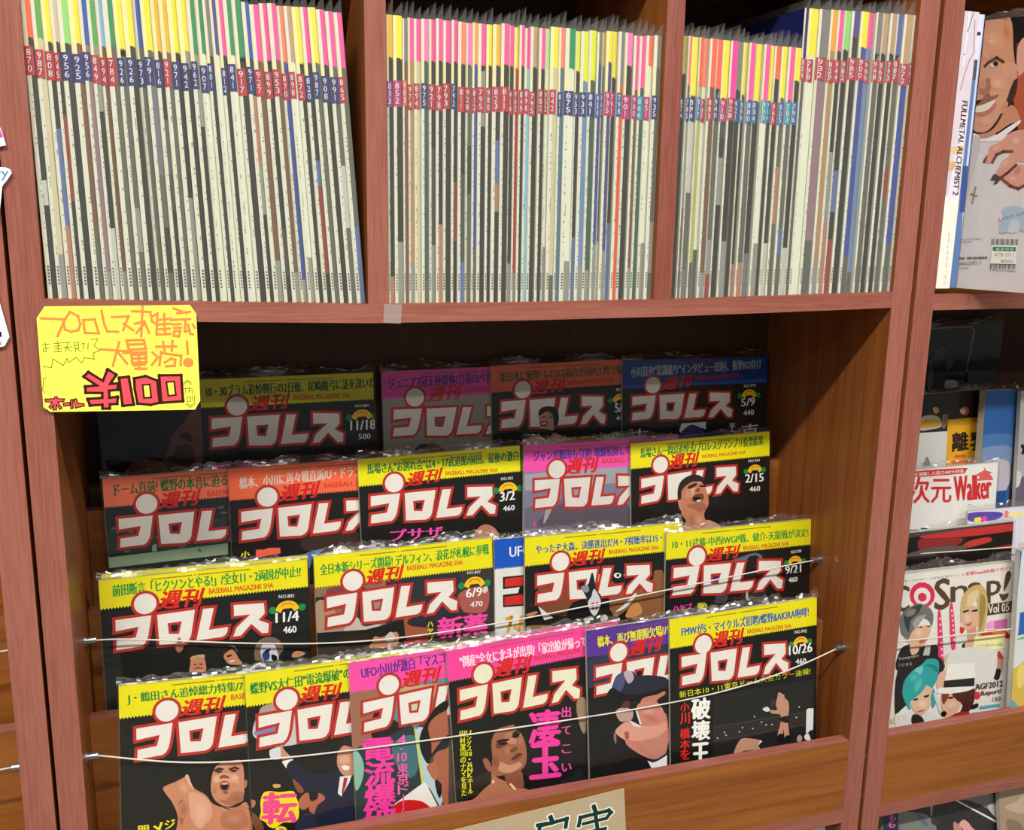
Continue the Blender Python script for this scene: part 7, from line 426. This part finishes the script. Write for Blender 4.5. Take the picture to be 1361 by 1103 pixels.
{"name":"drawn_comic","label":"grey comic cover in shiny plastic with a drawn pink figure below the right-hand rail","w":0.1922,"H":0.2197,"bg":"7A7E7C","group":"magazines in the right-hand bookcase","cat":"magazine","sleeve":1,"t":0.006,"edge":"C9C7B8","M":[[0.99958,0.00404,0.02877],[-0.02905,0.13911,0.98985],[0.98221,-0.00256,-0.9]],"ops":[["P",6,"2E2A32",[151,77,1151,149,1853,681,1850,927,734,680,619,415,463,211]],["P",6,"5A6A80",[286,173,384,194,480,351,421,355]],["P",6,"9A9C9A",[526,105,565,113,542,262]],["P",6,"E0A8A8",[992,461,1065,407,1146,459,1206,541,1267,624,1142,701,1062,545]],["P",6,"C88C80",[901,424,942,416,1042,541,999,669,919,548]],["P",6,"3A3436",[542,279,622,262,680,376,560,368]],["Q",6,"E8E4E8",[908,90,948,94,1821,665,1800,687]],["P",6,"C4C8C0",[1480,304,1647,304,1855,523,1665,535]],["Q",6,"3A4060",[1665,483,1813,532,1748,623,1643,566]]]}
{"name":"beige_comic","label":"beige comic cover in plastic at the lower right corner of the photo","w":0.0959,"H":0.2297,"bg":"A8907A","group":"magazines in the right-hand bookcase","cat":"magazine","sleeve":1,"t":0.006,"edge":"C9C7B8","M":[[0.99782,0.00919,0.06542],[-0.06606,0.13887,0.9881],[1.14732,-0.0139,-0.9]],"ops":[["P",6,"C0AA94",[85,346,297,311,429,255,416,516]],["P",6,"8A7464",[118,529,324,617,403,778,150,713]]]}
{"name":"teal_white_magazine","label":"white magazine with dark teal stripes just visible under the middle bookcase rail","w":0.0592,"H":0.2116,"bg":"E0E4E4","group":"magazines in the right-hand bookcase","cat":"magazine","sleeve":1,"t":0.01,"edge":"C9C7B8","M":[[0.99983,0.00317,0.01797],[-0.01825,0.17362,0.98464],[0.83007,-0.00675,-0.9]],"ops":[["Q",6,"1E4640",[379,-18,516,-15,620,114,428,99]]]}'''.split('\n') if l]
for mi,d in enumerate(MAGS):
    W,H,t=d['w'],d['H'],d['t']; ex,up,base=d['M']
    r=thing(d['name'],d['label'],d['cat'],(0,0,0),d.get('group'))
    r.matrix_world=basis(ex,up,(base[0],base[1],base[2]+Z0))
    rn=random.Random(mi*13+3)
    pg=MB(); pg.box(.0006,W-.0008,.0003,t-.0003,.0004,H-.0006,'D8D4C4'); 
    for i in range(1,4): pg.box(.0006,W-.0008,t*i/4,t*i/4+.0002,H-.0006,H-.00035,'A8A498')
    pg.build('pages',CARD,r)
    fc=MB(); fc.box(0,W,0,.0003,0,H,d['bg']); fc.box(0,W,t-.0003,t,0,H,'B8B4A8'); fc.box(0,.0004,0,t,0,H,'C8C4B8'); fc.build('cover',PRINT,r)
    draw(r,d['ops'],W,H)
    if d['sleeve']:
        # clear sleeve: slightly wavy front sheet, crumpled strip standing above the top edge
        nx,nz=22,10; q=MB(); e=rn.uniform(.007,.012); G={}
        top=H+e
        for i in range(nx+1):
            for k in range(nz+1):
                x=-.002+(W+.004)*i/nx; zz=(H+.0005)*k/nz
                G[i,k]=(x,-.0018-.0004*math.sin(i*.7+k*.9+mi)-.0002*rn.random(),zz)
        for i in range(nx):
            for k in range(nz): q.face([G[i,k],G[i+1,k],G[i+1,k+1],G[i,k+1]])
        q.face([(-.002,-.0018,0),(-.002,-.0018,H),(-.002,t+.001,H),(-.002,t+.001,0)])
        q.face([(W+.002,-.0018,0),(W+.002,t+.001,0),(W+.002,t+.001,H),(W+.002,-.0018,H)])
        s=q.build('plastic_sleeve',CLEAR,r,False,True)
        n=44; m2=5; q=MB(); G={}
        ph=rn.uniform(0,6)
        amp=[rn.uniform(-1,1) for _ in range(n+1)]; am2=[rn.uniform(-1,1) for _ in range(n+1)]
        for i in range(n+1):
            for k in range(m2+1):
                u=k/m2; x=-.002+(W+.004)*i/n
                hh=e*(.75+.25*math.sin(i*.23+ph)+.10*amp[i])
                yy=-.0018+u*(t+.006)*(.6+.4*math.sin(i*.31+ph*2))+u*.0035*am2[i]*math.sin(k*2.1+i)
                G[i,k]=(x,yy,H+.0003+hh*math.sin(u*1.5)+.0012*u*amp[i])
        for i in range(n):
            for k in range(m2): q.face([G[i,k],G[i+1,k],G[i+1,k+1],G[i,k+1]])
        q.build('sleeve_fold',FLAP,s,False,True)
# ================================================================ cards, tags and signs
MI=json.loads(r'''{"strokes":[["F08A48",[0.9,9.5,19.4,10.6,12.7,24.7],2.1],["F08A48",[19.4,10.6,18.0,13.0,18.9,19.3,23.8,21.2,29.1,19.9,31.2,14.8,29.7,7.9,23.6,4.2,19.4,10.6],2.1],["F08A48",[33.7,11.3,42.7,10.8,45.3,22.8,34.4,22.4,33.7,11.3],2.1],["F08A48",[48.6,3.7,50.2,15.3,52.3,21.3,60.8,21.7],2.1],["F08A48",[56.8,9.0,70.1,8.4,65.1,20.2],2.1],["F08A48",[65.9,14.8,73.2,20.6],2.1],["F08A48",[73.3,4.0,87.9,4.7,89.2,13.0,92.4,15.4],2.1],["F08A48",[81.9,0.3,79.5,25.8],2.1],["F08A48",[75.0,14.8,82.7,13.0,86.1,22.9],2.1],["F08A48",[75.8,22.9,82.6,14.8],2.1],["F08A48",[89.9,8.4,93.8,6.0,92.1,24.7],2.1],["F08A48",[93.6,11.9,104.7,10.7],2.1],["F08A48",[93.5,15.9,104.0,15.1],2.1],["F08A48",[93.4,20.0,103.3,19.5],2.1],["F08A48",[93.2,24.7,103.7,24.2],2.1],["F08A48",[99.3,6.6,99.3,24.1],2.1],["F08A48",[107.7,1.9,118.1,6.0],2.1],["F08A48",[110.3,6.0,120.9,4.8],2.1],["F08A48",[104.6,11.8,120.7,11.2],2.1],["F08A48",[106.2,15.9,112.3,15.6],2.1],["F08A48",[107.2,18.9,112.7,18.7],2.1],["F08A48",[107.1,21.8,112.1,21.5,110.8,26.5,106.4,25.9,107.1,21.8],2.1],["F08A48",[116.8,11.8,116.0,22.4,119.9,21.3],2.1],["F08A48",[118.9,16.0,120.4,24.2,122.6,24.8],2.1],["F08A48",[122.8,16.0,124.4,18.9],2.1],["F08A48",[46.3,36.7,70.9,39.2],2.1],["F08A48",[61.3,31.0,55.2,51.3],2.1],["F08A48",[60.0,39.7,66.6,49.7],2.1],["F08A48",[67.5,29.3,81.6,29.1,82.9,37.0,68.8,37.4,67.5,29.3],2.1],["F08A48",[68.9,33.0,82.0,32.8],2.1],["F08A48",[64.3,40.3,82.8,39.9],2.1],["F08A48",[70.7,42.1,82.5,41.7,82.7,48.7,71.0,49.2,70.7,42.1],2.1],["F08A48",[71.2,45.4,82.6,45.2],2.1],["F08A48",[76.8,41.0,76.8,54.6],2.1],["F08A48",[72.0,51.3,81.3,50.7],2.1],["F08A48",[73.5,54.5,82.3,54.6],2.1],["F08A48",[91.7,35.3,107.8,35.2],2.1],["F08A48",[97.4,31.2,98.2,38.9],2.1],["F08A48",[105.1,30.6,104.3,38.9],2.1],["F08A48",[88.3,40.5,92.5,44.7,87.3,51.2],2.1],["F08A48",[95.4,40.0,93.4,51.8],2.1],["F08A48",[97.1,41.2,112.0,43.7,111.2,52.1],2.1],["F08A48",[97.9,49.5,103.5,46.0,106.8,47.3,106.1,52.6,98.9,52.9],2.1],["F08A48",[117.4,31.3,117.6,42.0],2.1],["5A7010",[0.3,32.3,5.7,31.4],0.55],["5A7010",[2.7,30.0,3.0,38.0,0.7,37.4,1.3,35.1,5.5,34.6],0.55],["5A7010",[9.8,31.2,15.5,30.7],0.55],["5A7010",[12.5,28.9,12.6,32.4],0.55],["5A7010",[9.7,33.5,14.9,33.3],0.55],["5A7010",[10.1,35.8,15.3,35.6],0.55],["5A7010",[8.9,38.3,15.1,38.3],0.55],["5A7010",[12.6,32.9,12.3,38.3],0.55],["5A7010",[16.1,30.7,22.3,30.1],0.55],["5A7010",[16.9,34.7,23.2,34.2],0.55],["5A7010",[20.7,30.7,17.8,38.1],0.55],["5A7010",[19.0,34.7,22.5,38.2],0.55],["5A7010",[25.4,30.7,29.1,30.4,28.6,35.4,25.4,35.7,25.4,30.7],0.55],["5A7010",[25.5,33.0,28.7,32.8],0.55],["5A7010",[26.8,35.9,25.6,38.4],0.55],["5A7010",[27.8,35.7,29.8,38.5],0.55],["5A7010",[31.1,31.9,33.3,31.4,32.8,34.2,31.7,36.0],0.55],["5A7010",[31.6,37.7,31.8,38.0],0.55],["5A7010",[36.4,31.4,35.9,36.6],0.55],["5A7010",[35.9,38.1,36.1,38.3],0.55],["5A7010",[38.7,28.2,44.3,27.7,41.1,33.5,45.1,37.8,39.7,40.1,40.6,45.3,32.7,43.8,30.3,48.6,26.1,43.4,19.9,47.9,19.0,44.1,15.6,50.2,7.9,44.3,6.1,52.0,-0.5,50.3],0.55],["5A7010",[1.2,60.3,-0.6,61.5,-1.9,71.3,-0.2,73.8],0.55],["5A7010",[112.9,70.1,116.3,67.2,119.9,70.0],0.55],["5A7010",[112.9,68.3,116.4,66.0,119.9,68.4],0.55],["5A7010",[114.6,88.3,117.9,91.1,122.3,87.9],0.55],["5A7010",[114.6,86.8,118.0,89.4,122.0,86.1],0.55],["5A7010",[113.3,73.7,115.6,73.2],0.55],["5A7010",[114.5,72.5,114.3,78.0],0.55],["5A7010",[116.1,73.8,120.1,73.3],0.55],["5A7010",[117.9,72.6,117.2,77.4],0.55],["5A7010",[116.7,75.6,120.6,75.3,120.0,78.1],0.55],["5A7010",[115.4,81.6,118.8,81.4,118.1,85.4,115.6,85.3,115.4,81.6],0.55],["5A7010",[119.9,80.5,120.1,84.8],0.55],["5A7010",[121.9,80.0,121.5,85.4],0.55]],"blocks":[["F0505C",[31.6,60.3,35.2,56.9,46.6,65.2,50.8,55.0,57.1,59.5,51.5,67.7,58.0,67.6,57.8,72.5,50.6,73.0,50.5,80.1,57.3,79.4,56.5,85.0,50.6,85.2,50.2,89.0,45.2,88.8,45.2,85.3,35.0,85.6,33.6,80.5,45.4,79.9,45.6,74.9,32.3,74.3,32.2,69.4,42.2,68.7]],["F0505C",[60.0,62.5,67.2,61.8,70.1,86.2,61.6,86.9]],["F0505C",[72.3,63.4,81.5,61.7,90.7,65.8,91.7,85.3,84.4,86.9,74.0,85.4,72.3,72.8]],["F0505C",[93.1,61.3,110.9,61.6,111.5,84.6,93.9,85.3]],["F0505C",[-0.5,79.2,6.8,79.0,7.2,77.5,9.0,77.5,9.2,79.2,14.6,79.5,14.0,81.5,9.2,82.0,12.1,87.3,10.5,88.4,7.9,83.7,7.6,88.7,5.2,88.7,6.0,84.2,3.5,87.4,2.2,85.9,5.1,81.9,-0.3,81.2]],["F0505C",[13.4,83.3,18.6,82.8,18.7,85.2,13.8,85.6]],["F0505C",[19.6,80.5,21.1,80.5,21.1,87.6,19.4,88.1]],["F0505C",[22.2,80.0,24.1,79.8,25.0,83.6,29.7,84.3,30.1,86.0,23.2,87.6]]],"holes":[[78.7,69.2,84.5,68.9,85.2,80.5,79.3,80.8],[98.6,67.2,105.1,66.9,105.9,79.0,99.7,79.5]],"dot":["F08A48",[117.7,50.0],4.5],"card":[4.1,-0.4,121.1,-1.1,126.1,6.5,126.6,85.0,121.8,93.1,3.0,90.6,-2.3,86.3,-2.6,9.5],"cardA":[-0.00392,-0.0035,-0.00182],"cardE":[0.99977,0.0,-0.02155],"tags":{"A":[-0.0201,-0.0035,0.16054],"E":[0.999,0.0,0.04474],"t1":[-21.5,10.6,-2.1,16.1,-0.6,20.6,1.1,30.9,-4.2,32.3,-24.6,33.9],"t2":[-26.3,46.9,-1.1,48.4,2.1,49.8,3.0,52.9,-0.6,58.0,-5.1,63.4,-6.8,72.6,-10.7,90.1,-13.9,94.7,-32.9,95.9],"t3":[-39.3,144.5,-19.0,147.5,-18.3,148.5,-12.6,186.8,-17.1,194.4,-25.2,196.1,-46.2,196.1],"t1p":[-12.1,15.1,-2.3,17.5,-0.1,24.2,-3.3,25.5,-13.4,25.4],"ry":[-9.6,58.7,0.2,58.4,-8.7,51.4],"t3n":[-29.6,148.8,-19.6,149.8,-19.3,174.6,-20.2,177.5,-33.7,180.4],"hand":[-27.1,182.8,-23.5,182.5,-20.7,181.3,-18.2,182.5,-18.4,186.4,-21.4,186.6,-23.9,186.0,-27.6,186.7],"hand2":[-18.3,183.5,-16.5,183.0,-16.6,186.1,-18.4,186.8],"W":[-22.9,194.3,-19.3,193.8,-22.3,189.6]},"sign":{"A":[0.35758,-0.0016,-0.54968],"E":[0.99507,0.0,-0.09914],"q":[203.7,0.2,219.1,113.3,2.8,122.4,-7.1,24.3],"s":[[[101.4,31.8,109.9,31.4,113.4,31.7],8],[[115.9,24.3,118.4,30.8],9],[[104.9,33.0,135.6,28.9,135.1,38.7],8],[[103.3,33.7,103.5,48.9],8],[[167.7,18.5,170.4,25.1],9],[[151.0,39.4,152.4,29.7,186.6,25.8,189.7,28.8,185.9,33.9],8],[[171.4,32.4,175.9,52.9],8],[[157.0,38.2,184.3,35.5],7],[[113.5,46.4,132.4,44.7],7],[[163.0,49.7,184.3,48.3],7]]},"tape":[0.29874,-0.001,-0.01339]}''')
def sheet(name,label,cat,A0,E0,outline,col,t=.0006,mt=CARD):
    o=basis(E0,(0,0,1),(A0[0],A0[1],A0[2]+Z0)); P=pairs(outline); mb=MB()
    ar=sum(P[i-1][0]*P[i][1]-P[i][0]*P[i-1][1] for i in range(len(P)))
    if ar>0: P=P[::-1]
    F=[(x/1000,0,-y/1000) for x,y in P]; Bk=[(a,t,c) for a,b,c in F]
    mb.face(F,col); mb.face(Bk[::-1],col)
    for i in range(len(P)): mb.face([F[i],F[i-1],Bk[i-1],Bk[i]],col)
    ob=mb.build(name,mt,None); ob.matrix_world=o; tag(ob,label,cat); return ob
def ink(name,par,items,mt=CARD):
    mb=MB()
    for k,(P,col) in enumerate(items):
        if len(P)<3: continue
        ar=sum(P[i-1][0]*P[i][1]-P[i][0]*P[i-1][1] for i in range(len(P)))
        if ar>0: P=P[::-1]
        mb.face([(x/1000,-.0001-k*2.5e-6,-y/1000) for x,y in P],col)
    return mb.build(name,mt,par)
pc=sheet('price_card','fluorescent yellow hand-lettered price card reading 100 yen, taped over the shelf edge','price card',MI['cardA'],MI['cardE'],MI['card'],'F4F45C')
it=[]
for col,P,wd in MI['strokes']:
    if col!='5A7010': it+= [(q,col) for q in ribbon(pairs(P),wd)]
c,(dx,dy),rr=MI['dot']; it.append(([(dx+rr*math.cos(i/14*6.2832),dy+rr*.95*math.sin(i/14*6.2832)) for i in range(14)],c))
ink('orange_lettering',pc,it)
for side in (0,1):
    it=[]
    for col,P,wd in MI['strokes']:
        if col=='5A7010' and (P[0]>90)==bool(side): it+= [(q,col) for q in ribbon(pairs(P),wd)]
    ink('green_pen_lettering',pc,it)
it=[]
for k,(col,P) in enumerate(MI['blocks']):
    Q=pairs(P); big=k<4; it+= [(q,'3A1408') for q in ribbon(Q+[Q[0]],3.0 if big else 1.1)]
for col,P in MI['blocks']: it.append((pairs(P),col))
for k,(col,P) in enumerate(MI['blocks']):
    Q=pairs(P); it+= [(q,'3A1408') for q in ribbon(Q+[Q[0]],1.5 if k<4 else .6)]
for P in MI['holes']: it.append((pairs(P),'F4F45C')); Q=pairs(P); it+= [(q,'3A1408') for q in ribbon(Q+[Q[0]],1.5)]
ink('red_price_lettering',pc,it)
T=MI['tags']
a=sheet('price_tag','corner of a white and pink tag at the far left, topmost of three','tag',T['A'],T['E'],T['t1'],'E4E2E4'); ink('pink_print',a,[(pairs(T['t1p']),'C050B0')])
a=sheet('price_tag','white curvy tag with blue lettering at the far left, middle of three','tag',T['A'],T['E'],T['t2'],'E6E6EA')
V,Fc=textgeo('ry',.05); p=pairs(T['ry']); ink('blue_lettering',a,[([(p[0][0]+V[i][0]*(p[1][0]-p[0][0])+V[i][1]*(p[2][0]-p[0][0]),p[0][1]+V[i][0]*(p[1][1]-p[0][1])+V[i][1]*(p[2][1]-p[0][1])) for i in f],'2A7CB8') for f in Fc])
a=sheet('price_tag','white tag with navy panel and small pointing hand at the far left, lowest of three','tag',T['A'],T['E'],T['t3'],'E6E4EA')
V,Fc=textgeo('W',.02); p=pairs(T['W'])
ink('navy_print',a,[(pairs(T['t3n']),'241C5C'),(pairs(T['hand']),'141414'),(pairs(T['hand2']),'E8E8E8')]+[([(p[0][0]+V[i][0]*(p[1][0]-p[0][0])+V[i][1]*(p[2][0]-p[0][0]),p[0][1]+V[i][0]*(p[1][1]-p[0][1])+V[i][1]*(p[2][1]-p[0][1])) for i in f],'3A3A3A') for f in Fc])
S=MI['sign']; a=sheet('rail_sign','beige speckled paper sign with dark green brush characters on the middle front rail','sign',S['A'],S['E'],S['q'],'B8A486')
it=[]
for P,wd in S['s']: it+= [(q,'E8ECE4') for q in ribbon(pairs(P),wd*.95)]
for P,wd in S['s']: it+= [(q,'14362C') for q in ribbon(pairs(P),wd*.6)]
ink('brush_characters',a,it)
tx,ty,tz=MI['tape']
a=MB().box(-.0085,.0085,0,.0004,-.009,.009).build('tape_piece',TAPE,None,False); a.location=(tx,-.0006,tz+Z0); tag(a,'small square of clear tape on the shelf edge under the second bay','tape')
a.rotation_euler=(0,math.radians(4),0)
